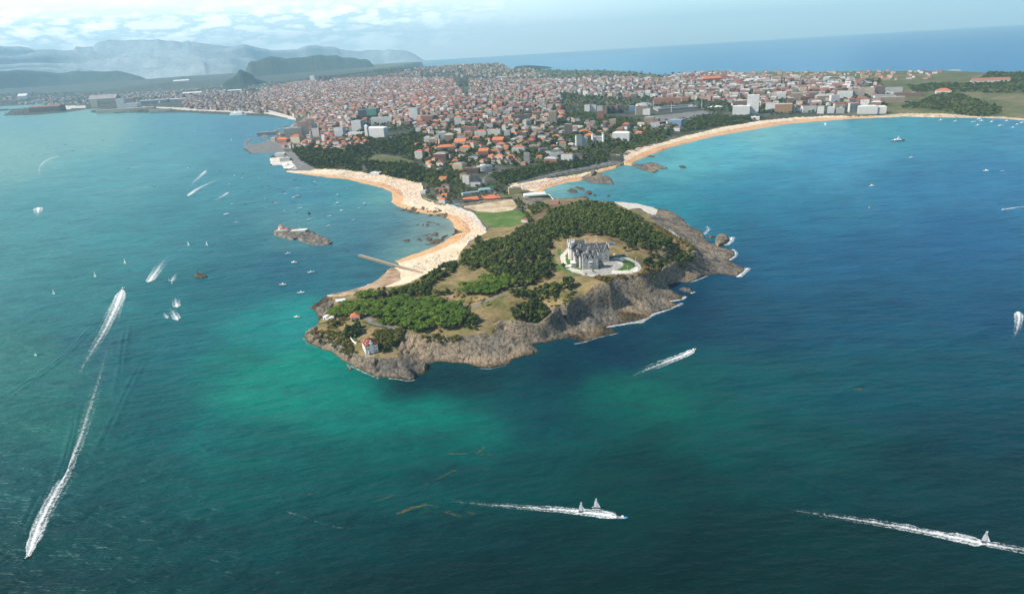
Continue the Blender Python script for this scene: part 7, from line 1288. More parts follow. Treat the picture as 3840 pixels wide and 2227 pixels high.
# moving boats and their wakes
boat(('motor', 'black'), 103, 2090, 232, 1.0, 'black inflatable speeding toward the lower corner ahead of the longest wake'); wake('wake_foam', 'longest white wake running down the bay', [(106,2086),(130,2010),(165,1925),(205,1850),(245,1780),(272,1710),(300,1650),(318,1590),(345,1500),(368,1430),(390,1350),(420,1250)], 38, 36, 1.05, .3); wake('wake_foam', 'broad torn foam on the longest wake', [(120,2055),(150,1960),(185,1890),(230,1810),(262,1760)], 36, 82, .8, .45, .25)
boat(('motor', 'white'), 461, 1082, 65, 1.15, 'white cruiser heading up the bay at the top of the second long wake'); wake('wake_foam', 'second long white wake in the bay', [(459,1086),(445,1125),(428,1165),(405,1215),(380,1262),(350,1310),(320,1360),(292,1410),(280,1450)], 36, 26, 1.05, .3); wake('wake_foam', 'wide foam behind the cruiser', [(458,1090),(440,1140),(415,1200),(395,1245)], 30, 76, 1.0, .35, .25)
boat(('motor', 'black'), 555, 1062, 235, 1.0, 'black speedboat planing ahead of a short broad wake in the bay'); wake('wake_foam', 'short broad wake in the bay', [(557,1058),(578,1030),(605,990),(640,950)], 30, 46, 1.15, .2)
boat(('sail', 'white'), 634, 1052, 300, .9, 'white sail boat beside the small foaming motorboat'); boat(('motor', 'white'), 645, 1062, 300, .8, 'small white motorboat just behind the foaming sail boat'); wake('wake_foam', 'faint wake beside the sail boat', [(643,1056),(655,1035),(668,1015)], 18, 16, 1.0, .2)
boat(('motor', 'red'), 667, 1203, 290, .9, 'red speedboat, front one of a pair turning in foam'); boat(('small', 'black'), 628, 1195, 300, .9, 'tiny jet boat at the edge of the turning foam'); wake('wake_foam', 'fan of foam behind the red speedboat', [(666,1200),(655,1180),(640,1160),(632,1145)], 28, 22, 1.1, .2); wake('wake_foam', 'small fan of foam behind the jet boat', [(628,1193),(620,1180),(612,1170)], 14, 22, 1.0, .3)
boat(('small', 'black'), 665, 1155, 290, 1.0, 'black boat with twin foam trails above the red speedboat'); wake('wake_foam', 'twin foam trail above the red speedboat', [(664,1152),(660,1135),(655,1112)], 24, 32, 1.1, .3)
boat(('small', 'black'), 143, 778, 85, 1.2, 'black boat throwing a round white splash in the upper bay'); wake('wake_foam', 'round white splash in the upper bay', [(143,778),(143,788),(143,803),(142,820)], 30, 14, 1.2, .2); wake('wake_foam', 'faint trail below the round splash', [(142,800),(138,830),(140,870)], 12, 14, .5, .05)
boat(('motor', 'black'), 702, 738, 215, 1.1, 'dark speedboat at the end of the curving wake'); wake('wake_foam', 'long curving wake in the upper bay', [(703,736),(720,722),(745,705),(790,685),(840,660),(880,635)], 20, 18, 1.1, .1)
boat(('motor', 'white'), 774, 638, 60, 1.1, 'white speedboat heading for the harbour ahead of a broad wake'); wake('wake_foam', 'broad wake bound for the harbour', [(772,641),(755,658),(725,685),(705,715),(690,735)], 16, 24, 1.0, .05)
boat(('motor', 'red'), 860, 719, 50, 1.0, 'red speedboat at the tip of a slanting wake'); boat(('small', 'black'), 815, 746, 50, 1.2, 'water skier boat in the slanting wake'); wake('wake_foam', 'slanting wake with two small boats', [(858,721),(835,735),(810,752),(780,775)], 14, 24, 1.0, .1)
boat(('motor', 'navy'), 578, 699, 0, 1.7, 'grey launch trailing a long thin wake across the upper bay'); wake('wake_foam', 'long thin wake across the upper bay', [(568,701),(480,711),(380,722),(250,735),(60,745)], 9, 8, .9, .1)
boat(('motor', 'navy'), 480, 633, 190, 1.6, 'launch heading left with a thin wake to its right'); wake('wake_foam', 'thin wake of the left bound launch', [(487,631),(560,615),(648,597)], 8, 9, .95, .1)
boat(('motor', 'white'), 226, 586, 25, 1.2, 'white boat at the tip of the hook shaped wake'); wake('wake_foam', 'hook shaped wake in the upper bay', [(224,587),(190,594),(165,606),(146,628),(145,655),(165,680),(195,698)], 10, 18, 1.0, .15)
boat(('motor', 'white'), 496, 529, 195, 1.4, 'white launch with straight wake near the upper bay moorings'); wake('wake_foam', 'straight thin wake near the upper bay moorings', [(500,529),(580,526),(690,521)], 6, 5, .9, .2)
boat(('motor', 'navy'), 742, 487, 10, 1.9, 'dark ferry launch off the ferry quay'); wake('wake_foam', 'faint wake of the ferry launch', [(735,488),(640,505),(534,520)], 6, 10, .85, .1)
boat(('motor', 'white'), 2601, 1313, 28, 1.15, 'white cabin cruiser with a broad wake off the headland cliffs'); wake('wake_foam', 'broad white wake off the headland cliffs', [(2606,1311),(2560,1334),(2500,1356),(2440,1380),(2390,1402),(2350,1418)], 30, 66, 1.15, .25)
boat(('motor', 'white'), 3820, 1176, 80, 1.3, 'white boat in a splash at the picture edge'); wake('wake_foam', 'splash and curling wake at the picture edge', [(3820,1170),(3821,1195),(3818,1225),(3805,1262),(3795,1300)], 26, 10, 1.15, .1)
boat(('motor', 'white'), 3763, 787, 190, 1.3, 'white motorboat trailing a wake out of the picture on the ocean side'); wake('wake_foam', 'wake leaving the picture on the ocean side', [(3768,786),(3800,780),(3860,772)], 9, 12, 1.0, .6)
boat(('motor', 'white'), 1128, 706, 20, 1.0, 'white launch leaving a thin wake among the moorings'); wake('wake_foam', 'thin wake among the moorings', [(1124,706),(1085,703),(1035,698)], 6, 5, .95, .2); boat(('sail', 'white'), 1108, 738, 220, 1.0, 'white sailing boat in spray beside the moored boats'); wake('wake_foam', 'spray trail beside the moored boats', [(1095,743),(1112,733),(1138,712)], 10, 12, .9, .1)
# racing catamarans
PROTO[('cat', 'a')] = racing_cat('emblem'); boat(('cat', 'a'), 2180, 1920, 355, 1.0, 'racing catamaran with grey sail, rear one of the near pair', 'catamaran'); o2 = boat(('cat', 'a'), 2236, 1906, 355, 1.0, 'racing catamaran with tall sail and white jib, front one of the pair', 'catamaran')
PROTO[('cat', 'b')] = racing_cat('stripe'); boat(('cat', 'b'), 3692, 2034, 350, 1.05, 'racing catamaran with dark band on its sail at the end of the lowest wake', 'catamaran')
bpy.context.view_layer.update()
pi_ = 0
for (u, v, hd, sc_, who) in ((2180,1920,355,1.0,'rear catamaran of the near pair'),(2236,1906,355,1.0,'front catamaran of the near pair'),(3692,2034,350,1.05,'catamaran on the lowest wake')):
    p = at([u], [v], 0)[0]
    for q in range(2):
        pn = PEOPLE[q][0]; c = pn if pi_ == 0 and q == 0 else pn.copy()
        if c is not pn: C.objects.link(c)
        c.location = (p[0], p[1], 0); c.rotation_euler = (0, 0, R(hd)); c.scale = (sc_,)*3; tag(c, f'{"steering" if q == 0 else "forward"} sailor in dark suit crouching on the {who}', 'person', 'sailors on the racing catamarans')
        pi_ += 1
for pn, _, q in PEOPLE:
    if 'label' not in pn: bpy.data.objects.remove(pn)
boat(('motor', 'blue'), 2334, 1942, 352, 1.15, 'blue and white support boat leading the catamarans'); wake('wake_foam', 'white wake of the blue support boat', [(2322,1940),(2270,1930),(2200,1922),(2120,1912),(2030,1906),(1920,1898),(1800,1890),(1690,1878),(1640,1870)], 44, 18, 1.15, .3); wake('wake_foam', 'side spray of the support boat', [(2310,1930),(2270,1915),(2230,1912),(2150,1905)], 20, 22, .8, .2, .26)
wake('wake_foam', 'lowest long wake of the banded sail catamaran', [(3702,2038),(3640,2026),(3560,2010),(3460,1990),(3340,1968),(3220,1950),(3100,1932),(2980,1915),(2900,1895)], 50, 20, 1.1, .34); wake('wake_foam', 'wake running on to the picture edge', [(3690,2036),(3760,2050),(3880,2070)], 34, 30, .9, .6)
wake('wake_foam', 'scattered foam flecks on the near water', [(1060,1912),(1130,1935),(1220,1968),(1290,1982),(1380,1985)], 10, 10, .45, .4)
for l in ([(430,1160),(330,1235),(240,1330),(120,1420),(-20,1500)], [(420,1180),(320,1260),(230,1350),(100,1445),(-20,1540)], [(545,1320),(500,1400),(460,1480),(420,1560),(380,1640),(330,1740)], [(560,1325),(515,1410),(470,1500),(430,1590),(395,1670)], [(470,1200),(455,1290),(440,1400),(420,1500)], [(490,1190),(475,1290),(455,1420)], [(280,1520),(265,1620),(230,1740),(190,1850)], [(300,1500),(285,1600),(255,1720),(215,1830)], [(170,1840),(130,1920),(90,2010)], [(140,1830),(100,1920),(60,2000)], [(3830,1195),(3700,1235),(3560,1280),(3420,1320),(3330,1370)], [(3830,1205),(3690,1250),(3550,1292),(3430,1338)], [(3300,1420),(3200,1450),(3080,1500)], [(2880,1780),(3050,1840),(3250,1905),(3450,1970),(3640,2010)], [(2880,1760),(3080,1830),(3280,1895)], [(2600,1700),(2750,1760),(2880,1800)], [(2660,1690),(2780,1735),(2880,1775)], [(2300,2000),(2500,1995),(2700,2010),(2880,2040)], [(1900,1985),(2050,1965),(2200,1960)], [(1880,2005),(2050,1980),(2220,1975)], [(2100,1440),(2230,1480),(2400,1540)], [(1960,1560),(2080,1600),(2240,1655)], [(1990,1600),(2120,1640),(2260,1690)], [(1280,1990),(1420,1980),(1560,1985)], [(0,845),(60,815),(130,785)], [(0,757),(200,745),(400,725),(570,700)], [(2,800),(120,786)], [(560,830),(680,790),(790,765)], [(2450,340+300),(2600,650),(2700,655)], [(3700,700),(3730,740),(3750,790)]):
    crest(l, .7, 5.5 if l[0][1] > 1000 else 9)
# sailing boats and launches under way
for key, u, v, hd, s_ in ((('sail','white'),469,988,330,1.35),(('sail','white'),357,1038,330,1.35),(('sail','dark green'),94,1012,330,1.3),(('sail','white'),202,1102,330,1.25),(('sail','dark green'),257,838,330,1.3),(('sail','white'),707,920,330,1.2),(('sail','white'),776,920,330,1.2),(('sail','dark green'),214,678,330,1.2),(('sail','white'),134,1332,320,1.1),(('small','black'),724,917,20,1.3),(('small','black'),798,918,20,1.4),(('yacht','white'),887,834,200,1.0),(('yacht','white'),862,691,260,1.0),
  (('sail','white'),124,450,330,1.6),(('sail','dark green'),481,452,330,1.5),(('sail','dark green'),580,470,330,1.5),(('sail','white'),731,434,330,1.4),(('sail','dark green'),744,474,330,1.5),(('sail','dark green'),705,534,330,1.4),(('sail','white'),868,528,330,1.4),(('sail','dark green'),826,646,330,1.2),(('sail','white'),1066,792,300,1.0),(('sail','white'),994,746,300,1.1),(('sail','white'),3094,470,330,1.6)):
    boat(key, u, v, hd, s_)
# trimaran
p = at([850], [803], 0)[0]; o = empty('trimaran', (p[0], p[1], 0), R(10), 'big white trimaran with a tall leaning mast in the middle bay', 'boat')
for y, L_ in ((-6, 13), (0, 17), (6, 13)): hull_mb(L_, 1.6, 1.7, y=y).build('hull', gel, o)
for x in (-3, 3): MB().box(x-.5, x+.5, -6, 6, 1.0, 1.4).build('crossbeam', gel, o)
MB().tube((1, 0, 1), (-.5, 0, 25), .2, .1).build('mast', greym, o, uvs=False)
MO = []
for l, ox, oy in (([(65,217,'small','green'),(118,248,'small','red'),(138,274,'small','white'),(197,280,'small','blue'),(385,307,'yacht','navy'),(435,325,'small','green'),(572,332,'motor','white'),(205,347,'small','blue'),(55,378,'small','green'),(97,381,'small','white'),(138,399,'small','red'),(120,366,'small','red'),(268,421,'motor','red'),(288,448,'motor','white'),(513,407,'small','white'),(540,433,'small','white'),(830,414,'small','blue'),(901,404,'motor','blue'),(805,458,'motor','blue'),(815,472,'small','green'),(895,494,'small','red'),(800,538,'motor','white'),(775,557,'small','white'),(770,505,'small','blue'),(1065,540,'motor','white'),(1067,555,'motor','blue'),(845,610,'motor','white'),(1012,585,'small','white'),(725,669,'motor','white'),(522,702,'motor','white'),(960,707,'motor','white'),(713,763,'motor','white'),(400,628,'small','green'),(228,648,'small','blue'),(433,590,'yacht','white'),(115,497,'small','green'),(165,525,'small','red'),(195,540,'motor','white'),(372,527,'small','blue'),(95,585,'small','white'),(313,1035,'motor','white'),(378,1122,'motor','white'),(540,1220,'motor','white'),(265,1340,'motor','white'),(443,1420,'motor','white'),(898,1008,'small','black'),(420,475,'motor','navy'),(587,358,'small','black'),(707,356,'small','black'),(750,333,'small','black'),(551,320,'small','green'),(300,365,'small','white'),(560,345,'small','black'),(640,440,'small','blue'),(30,300,'small','white'),(40,460,'small','red')], 960, 557),
  ([(255,42,'small','navy'),(318,68,'yacht','navy'),(190,78,'small','white'),(155,50,'small','black'),(373,58,'small','white'),(435,55,'small','black'),(480,40,'small','white'),(627,45,'small','green'),(710,28,'yacht','navy'),(800,45,'small','white'),(865,30,'motor','white'),(890,38,'small','black'),(1042,35,'motor','white'),(1133,35,'small','black'),(1970,50,'small','green'),(2050,97,'small','black'),(1945,200,'small','red'),(1850,195,'motor','white'),(2310,268,'motor','white'),(2380,297,'motor','white'),(2388,247,'small','black'),(2440,425,'small','black'),(2280,550,'motor','white'),(2415,548,'small','black'),(450,8,'motor','white'),(320,12,'small','white'),(840,5,'motor','white'),(938,18,'small','blue')], 0, 557),
  ([(478,1170,'motor','white'),(1098,1135,'motor','white'),(1255,1145,'motor','white'),(1990,1357,'motor','navy'),(1010,1390,'motor','navy'),(940,1428,'small','blue'),(470,1438,'motor','navy'),(420,1450,'small','white'),(640,1425,'yacht','navy'),(1230,1430,'small','green'),(1305,1415,'small','red'),(1470,1418,'motor','navy'),(995,1450,'small','black'),(1610,1215,'small','white'),(1465,1198,'small','white'),(2120,1392,'small','blue'),(1520,1445,'small','green'),(1400,1452,'small','black'),(1760,1435,'small','green')], 0, 0),
  ([(1698,1186,'motor','white'),(1845,1196,'motor','white'),(2027,1201,'yacht','white'),(2078,1176,'motor','white'),(2100,1193,'motor','white'),(2060,1236,'motor','white'),(2200,1203,'motor','white'),(2215,1186,'small','white'),(2222,1212,'small','blue'),(2288,1238,'yacht','white'),(2348,1193,'motor','white'),(2405,1259,'motor','white'),(2448,1228,'motor','white'),(2500,1210,'motor','white')], 2880, 0), ([(1408,90,'motor','white'),(2142,223,'motor','white'),(2305,222,'small','white'),(1018,370,'motor','white')], 2880, 557)):
    for x, y, k, c in l:
        if (k, c) not in PROTO: c = 'black' if k == 'small' else 'white'
        u, v = ox+x*.38125, oy+y*.38125; boat((k, c), u, v, random.choice((0, 8, -10, 20, 175, 190)), random.uniform(.95, 1.3)*(1.45 if k == 'motor' else 1.3)*(1.1 if oy == 0 else 1.0)*(1.35 if ox == 2880 else 1))
boat(('motor', 'white'), 1114, 1189, 175, 1.35, 'white cabin cruiser anchored close off the lighthouse point')
# marina and beach dinghies
for i in range(64):
    u, v = (random.uniform(925, 1045), random.uniform(508, 545)) if i < 38 else (random.uniform(1005, 1098), random.uniform(478, 512))
    if not on_land(*[np.array([q]) for q in at([u], [v], 0)[0][:2]])[0]: boat(('yacht', 'white'), u, v, random.uniform(40, 70), random.uniform(.8, 1.2))
for i in range(24):
    u = 1195+i*4.0+random.uniform(-3, 3); v = 647+(u-1195)*.10+random.uniform(-6, 9); p_ = put(u, v); o = boat(('small', 'white'), u, v, random.uniform(0, 180), .85); o.location = tuple(p_+np.array([0, 0, .25])); BOATS[o['label']] = [q for q in BOATS[o['label']] if q[1] is not o]
    o['label'] = 'white sailing school dinghy drawn up on the crescent beach sand'; o['group'] = 'dinghies drawn up on the crescent beach'
for lab, l in BOATS.items():
    if len(l) > 1:
        l.sort(key=lambda q: q[0])
        for k_, (u, o) in enumerate(l): o['label'] = lab+', '+(ORD[k_] if k_ < len(ORD) else 'farther right')
for k, o in PROTO.items():
    if k not in USED:
        for ch in list(o.children_recursive): bpy.data.objects.remove(ch)
        bpy.data.objects.remove(o)
# ---------------------------------------------------------------- ships
def ship(name, label, u, v, L, hullm, layers, head=0, cat='ship', H=5):
    p = at([u], [v], 0)[0]; o = empty(name, (p[0], p[1], 0), R(head), label, cat); B = L*.16; hull_mb(L, B, H*1.6).build('hull', hullm, o)
    for nm, x0, x1, z0, z1, m_ in layers: MB().box(x0*L, x1*L, -B*.42, B*.42, z0, z1).build(nm, m_, o)
    return o
wf = facade('white', 2.6, 3.0, .55)
o = ship('ferry', 'big white car ferry berthed at the far harbour quay', 894, 433, 175, gel, [('lower_deck', -.46, .36, 9, 15, wf), ('upper_deck', -.42, .33, 15, 21, wf), ('bridge', .2, .32, 21, 26, wf), ('sun_deck', -.4, .05, 21, 23, gel)], -24, 'ferry', 11); MB().box(-34, -22, -5, 5, 23, 38).build('funnel', gel, o); MB().tube((48, 0, 26), (48, 0, 36), .6, .3).build('mast', gel, o, uvs=False)
o = ship('workboat', 'blue and white passenger ship at the harbour pier', 1068, 478, 46, bluehull, [('deckhouse', -.35, .3, 5, 9, wf), ('bridge', -.1, .2, 9, 13, wf)], 10, 'ship', 4); MB().tube((2, 0, 13), (2, 0, 20), .3, .15).build('mast', gel, o, uvs=False)
o = ship('patrol_ship', 'grey and white patrol ship with mast anchored off the long beach', 3367, 530, 46, darkhull, [('deck', -.48, .3, 3.2, 4, gel), ('deckhouse', -.25, .2, 4, 8, gel), ('bridge', -.05, .12, 8, 12, wf)], -6, 'ship', 4); MB().tube((0, 0, 12), (0, 0, 20), .4, .2).build('mast', gel, o, uvs=False)
o = ship('trawler', 'dark fishing boat with a tall wheelhouse among the moored boats', 1160, 803, 12, blackhull, [('wheelhouse', -.3, .1, 1.4, 5, plain('brown_paint', (.14, .09, .06)))], 80, 'boat', 2); MB().tube((0, 0, 5), (0, 0, 9), .15).build('mast', darkm, o, uvs=False)
o = ship('tug', 'red tug boat at the end of the port quay', 372, 421, 40, redhull, [('deckhouse', -.2, .2, 4, 9, gel), ('bridge', -.05, .15, 9, 13, wf)], 5, 'boat', 4)
o = ship('cargo_ship', 'dark cargo ship at the port berth on the picture edge', 12, 413, 150, darkhull, [('deckhouse', -.45, -.3, 8, 26, wf), ('hatch', -.25, .0, 8, 11, plain('rust_paint', (.2, .09, .06))), ('hatch', .05, .35, 8, 11, plain('rust_paint', (.2, .09, .06)))], 3, 'ship', 9)
def buoy(u, v, m_, label, s_=1.0):
    p = at([u], [v], 0)[0]; o = empty('buoy', (p[0], p[1], 0), 0, label, 'buoy'); MB().lathe([(.2, -.6), (1.1*s_, -.2), (1.2*s_, .5), (.5*s_, 1.0), (.35*s_, 2.2), (.1, 2.6)], 0, 0, 10).build('float', m_, o); MB().lathe([(.3*s_, 2.6), (.3*s_, 3.1), (.05, 3.3)], 0, 0, 8).build('lamp', darkm, o)
buoy(3260, 779, plain('orange_buoy', (.75, .30, .02), .5), 'bright orange buoy alone on the ocean side', 1.8); buoy(1276, 707+4, plain('orange_buoy', (.75, .3, .02)), 'orange buoy off the crescent beach', 1)
for i, (u, v) in enumerate(((1360,710),(1372,716),(1380,725),(1385,737),(1395,742),(1405,752),(1412,759))): buoy(u, v, plain('yellow_buoy', (.6, .42, .05)), ('first', 'second', 'third', 'fourth', 'fifth', 'sixth', 'last')[i]+' yellow float of the bathing line off the crescent beach', .8)
# ================================================================== port, cars, people, weed and surf
for kd, lab, u, v, w, h, wl_, rf_, rc_, op in (
 ('storage_hall','great rust brown roofed shed on the bulk quay',168,421,90,14,'brown','sheet','rust',dict(depth=.35)), ('storage_hall','twin grey pyramid roofed hall behind the channel',385,388,84,10,'grey','gable','gravel',dict(depth=.4)), ('silo_block','cream silo pair at the channel bank',356,404,20,20,'cream','flat','pale',dict(depth=.6,fac=1)),
 ('port_block','white tower block of the port works',455,406,24,26,'white','flat','pale',dict(fac=1)), ('port_block','pale stepped port building beside the white tower block',492,408,40,14,'white','flat','pale',dict(fac=1)), ('warehouse','long blue grey warehouse behind the port',575,388,90,8,'blue','sheet','gravel',dict(depth=.2)), ('warehouse','long pale warehouse right of the blue one',650,382,80,7,'grey','sheet','pale',dict(depth=.2)), ('warehouse','long low quay shed along the water',470,421,180,7,'cream','sheet','gravel',dict(depth=.08)), ('warehouse','short low quay shed along the water',600,421,70,6,'cream','sheet','gravel',dict(depth=.15)),
 ('warehouse','white hangar on the far plain',84,372,26,8,'white','gable','whiteroof',{}), ('warehouse','long white roofed works on the far plain',720,356,60,6,'white','sheet','whiteroof',dict(depth=.3)), ('warehouse','long white roofed hall near the steep hill',880,348,44,7,'cream','sheet','whiteroof',dict(depth=.3)), ('warehouse','white roofed depot in the far middle plain',680,318,50,4,'white','sheet','whiteroof',dict(depth=.4)), ('warehouse','bright white roofed hall on the far plain edge',250,326,30,4,'white','sheet','whiteroof',{}), ('market_hall','white roofed market hall in the northern suburb',2120,306,52,5,'white','sheet','whiteroof',dict(depth=.25)), ('market_hall','white roofed hall at the right of the northern suburb',1880,295,36,4,'white','sheet','whiteroof',dict(depth=.3)),('market_hall','wide white roof beside the old town edge',1880,350,60,5,'white','sheet','whiteroof',dict(depth=.3)), ('hospital','long brick hospital with orange roof on the eastern slope',2672,312,70,14,'brick','hip','orange',dict(depth=.4)), ('hospital','wide white roofed block near the seaward ridge',2690,282,52,5,'white','sheet','whiteroof',dict(depth=.3)), ('market','white roofed market on the eastern slope',2840,308,60,8,'teal','sheet','whiteroof',dict(depth=.4))):
    op = dict(op)
    if op.pop('fac', None): op['fac'] = facade(wl_, 40.0, 3.1, .02)
    building(kd, lab, u, v, w, h, wl_, rf_, rc_, rz=0.03, **op)
def crane(u, v, h, label, c):
    p = put(u, v); o = empty('harbour_crane', tuple(p), R(20), label, 'crane')
    for x, y in ((-5, -5), (5, -5), (5, 5), (-5, 5)): MB().tube((x, y, -2), (x*.5, y*.5, h*.55), .8, .6, 5).build('leg', c, o, uvs=False)
    MB().box(-4, 4, -4, 4, h*.55, h*.7).build('cab', c, o); MB().tube((0, 0, h*.65), (h*.55, 0, h), .8, .4, 5).build('jib', c, o, uvs=False)
cblue = plain('crane_blue', (.10, .16, .24)); crust = plain('crane_rust', (.25, .08, .06))
for i, (u, v, h, c) in enumerate(((24,434,52,cblue),(40,434,50,cblue),(60,433,44,crust),(74,432,44,crust),(88,431,42,crust),(210,404,40,cblue),(160,398,40,cblue),(10,402,44,cblue))): crane(u, v, h, ('tall blue gantry crane nearest the picture edge','second tall blue crane on the bulk quay','rusty jib crane, first of three on the bulk quay','rusty jib crane, second of three on the bulk quay','rusty jib crane, third of three on the bulk quay','blue crane right of the brown roofed shed','blue crane behind the brown roofed shed','blue crane behind the berthed cargo ship')[i], c)
# cars
CARC = [('white', (.72, .72, .72)), ('silver', (.38, .40, .42)), ('black', (.02, .02, .024)), ('red', (.38, .03, .03)), ('blue', (.05, .12, .30)), ('grey', (.14, .15, .16))]
CARP = []
for nm, c in CARC:
    m_ = plain('car_'+nm, c, .25, .04, metal=.2, spec=.6); o = empty('parked_car'); b_ = MB(); b_.add([(-2.1, -.85, .25), (2.1, -.85, .25), (2.1, .85, .25), (-2.1, .85, .25), (-2.1, -.85, .9), (2.05, -.82, .75), (2.05, .82, .75), (-2.1, .85, .9)], [(0, 3, 2, 1), (4, 5, 6, 7), (0, 1, 5, 4), (1, 2, 6, 5), (2, 3, 7, 6), (3, 0, 4, 7)]); b_.build('body', m_, o, uvs=False)
    MB().add([(-1.7, -.78, .88), (1.0, -.78, .84), (1.0, .78, .84), (-1.7, .78, .88), (-1.3, -.65, 1.45), (.3, -.65, 1.45), (.3, .65, 1.45), (-1.3, .65, 1.45)], [(4, 5, 6, 7), (0, 1, 5, 4), (1, 2, 6, 5), (2, 3, 7, 6), (3, 0, 4, 7)]).build('cabin', glassm, o, uvs=False)
    w_ = MB()
    for x in (-1.3, 1.3):
        for y in (-.86, .86): MB().tube((x, y-.1, .32), (x, y+.1, .32), .32, .32, 8).build('wheel', darkm, o, uvs=False)
    CARP.append((nm, o))
usedc = set()
def car(x, y, rz, where):
    i = random.choices(range(6), (5, 4, 3, 1.2, 1.5, 3))[0]; nm, pr = CARP[i]; o = pr if i not in usedc else copy_tree(pr); usedc.add(i); o.location = (x, y, float(height(x, y)[0])+.05); o.rotation_euler = (0, 0, rz); tag(o, f'{nm} car parked {where}', 'car', f'{nm} cars parked {where}')
def row(line, n, rows, gap, where, ang=1.2, keep=.9):
    P = ground(*np.array(line, float).T); d = P[1]-P[0]; L_ = np.hypot(*d[:2]); a = math.atan2(d[1], d[0]); nx_, ny_ = -math.sin(a), math.cos(a)
    for r in range(rows):
        for k in range(n):
            if random.random() > keep: continue
            t_ = (k+random.uniform(-.1, .1))/n; car(P[0][0]+d[0]*t_+nx_*gap*r, P[0][1]+d[1]*t_+ny_*gap*r, a+ang, where)
row([(1945,684),(2160,644)], 44, 2, 8, 'in the long row above the sea wall'); row([(2160,644),(2330,608)], 42, 2, 9, 'in the far half of the sea wall row')
row([(1885,708),(1965,790)], 16, 2, 9, 'along the avenue to the headland', 1.5, .8); row([(1110,570),(1160,628)], 16, 3, 11, 'on the quay road by the white tents', 1.5, .85); row([(940,566),(1070,560)], 26, 1, 9, 'on the old pier', 1.4, .8)
for i, (nm, pr) in enumerate(CARP):
    if i not in usedc:
        for ch in list(pr.children_recursive): bpy.data.objects.remove(ch)
        bpy.data.objects.remove(pr)
p = put(1839, 653); o = empty('bus', tuple(p), .05, 'white bus at the road junction below the curved hotel', 'bus'); MB().box(-6.5, 6.5, -1.3, 1.3, .4, 3.1).build('body', white, o); MB().box(-6.2, 6.3, -1.36, 1.36, 1.6, 2.5).build('window', glassm, o)
for x in (-4, 4): MB().tube((x, -1.4, .5), (x, 1.4, .5), .5, .5, 10).build('wheel', darkm, o, uvs=False)
p = put(2296, 918); o = empty('coach', tuple(p), .1, 'blue and white coach parked behind the palace', 'bus'); MB().box(-6, 6, -1.3, 1.3, .4, 3.3).build('body', bluehull, o); MB().box(2, 6.1, -1.36, 1.36, 1.2, 2.6).build('window', white, o)
p = put(2325, 962); o = empty('canopy_stand', tuple(p), .3, 'dark green catering stand with white parasol beside the palace wing', 'stand'); MB().box(-9, 9, -2, 2, -1, 2.6).build('counter', plain('dark_green_paint', (.02, .06, .05)), o); q = MB().lathe([(.06, 0), (.06, 2.6), (2.2, 2.7), (.1, 3.6)], 0, 0, 10).build('parasol', white, None); q.location = (p[0]-9, p[1]+6, p[2]); tag(q, 'white parasol beside the dark green catering stand', 'parasol')
p = put(1980, 836)
for i in range(7): q = MB().lathe([(.06, -.5), (.06, 2.2), (1.5, 2.3), (.08, 3.1)], 0, 0, 8).build('parasol', white, None); q.location = (p[0]-9+3.1*i, p[1]-2.5*(i % 2), p[2]); tag(q, 'white cafe parasol in front of the red roofed kiosk', 'parasol', 'white cafe parasols by the kiosk')
p = put(1845, 799); car(p[0], p[1], .1, 'alone between the bare field and the green field')
# bathers: too many to count
PV = []; PF = []; PC = []; n0 = 0; g = np.random.default_rng(9)
def dot(x, y, z, kind):
    global n0
    if kind == 0:      # parasol
        c = [(.7, .05, .05), (.05, .2, .6), (.8, .8, .75), (.75, .5, .05), (.05, .35, .25), (.75, .3, .4)][g.integers(6)]; r = 1.7
        PV.extend([(x+r*math.cos(1.047*k), y+r*math.sin(1.047*k), z+1.9) for k in range(6)]+[(x, y, z+2.6)]); PF.extend([(n0+k, n0+(k+1) % 6, n0+6) for k in range(6)]); PC.extend([c]*6); n0 += 7
    else:              # someone lying on a towel or standing
        c = [(.35, .18, .11), (.28, .14, .09), (.12, .10, .12), (.5, .45, .42), (.10, .14, .3), (.4, .06, .06)][g.integers(6)]; a = g.uniform(0, 3.14)
        w, d, h = (1.1, .5, .4) if kind == 1 else (.32, .28, 1.75)
        ca_, sa_ = math.cos(a), math.sin(a)
        for zz, t in ((0, 1), (h, .7)):
            for dx, dy in ((-w, -d), (w, -d), (w, d), (-w, d)): PV.append((x+(dx*ca_-dy*sa_)*t, y+(dx*sa_+dy*ca_)*t, z+zz))
        PF.extend([(n0+4, n0+5, n0+6), (n0+4, n0+6, n0+7)]+[q for i in range(4) for q in ((n0+i, n0+(i+1) % 4, n0+4+(i+1) % 4), (n0+i, n0+4+(i+1) % 4, n0+4+i))]); PC.extend([c]*10); n0 += 8
for poly, n_ in (([(1300,640),(1391,655),(1505,672),(1580,690),(1590,740),(1560,770),(1500,735),(1440,700),(1340,675),(1230,655)], 1900), ([(1590,748),(1700,775),(1790,820),(1818,865),(1740,930),(1700,900),(1750,860),(1660,790)], 520), ([(1720,945),(1710,975),(1600,1020),(1540,1000),(1640,955)], 200), ([(1925,700),(2080,668),(2170,656),(2160,668),(2050,700),(1960,716)], 1100), ([(2340,604),(2340,560),(2480,540),(2700,484),(2860,458),(3000,442),(3100,440),(2900,470),(2600,520),(2420,580)], 2000)):
    P = ground(*np.array(poly, float).T); x0, y0 = P[:, :2].min(0); x1, y1 = P[:, :2].max(0); k = 0
    while k < n_:
        X = g.uniform(x0, x1, 200); Y = g.uniform(y0, y1, 200); m = inpoly(X, Y, P[:, :2])
        for x, y in zip(X[m], Y[m]):
            if k >= n_: break
            dot(x, y, float(height(x, y)[0]), 0 if g.random() < .16 else 1 if g.random() < .6 else 2); k += 1
m, t, b = newmat('beach_cloth'); vc = N(t, 'ShaderNodeVertexColor', _layer_name='col'); t.links.new(vc.outputs[0], b.inputs['Base Color']); b.inputs['Roughness'].default_value = .9
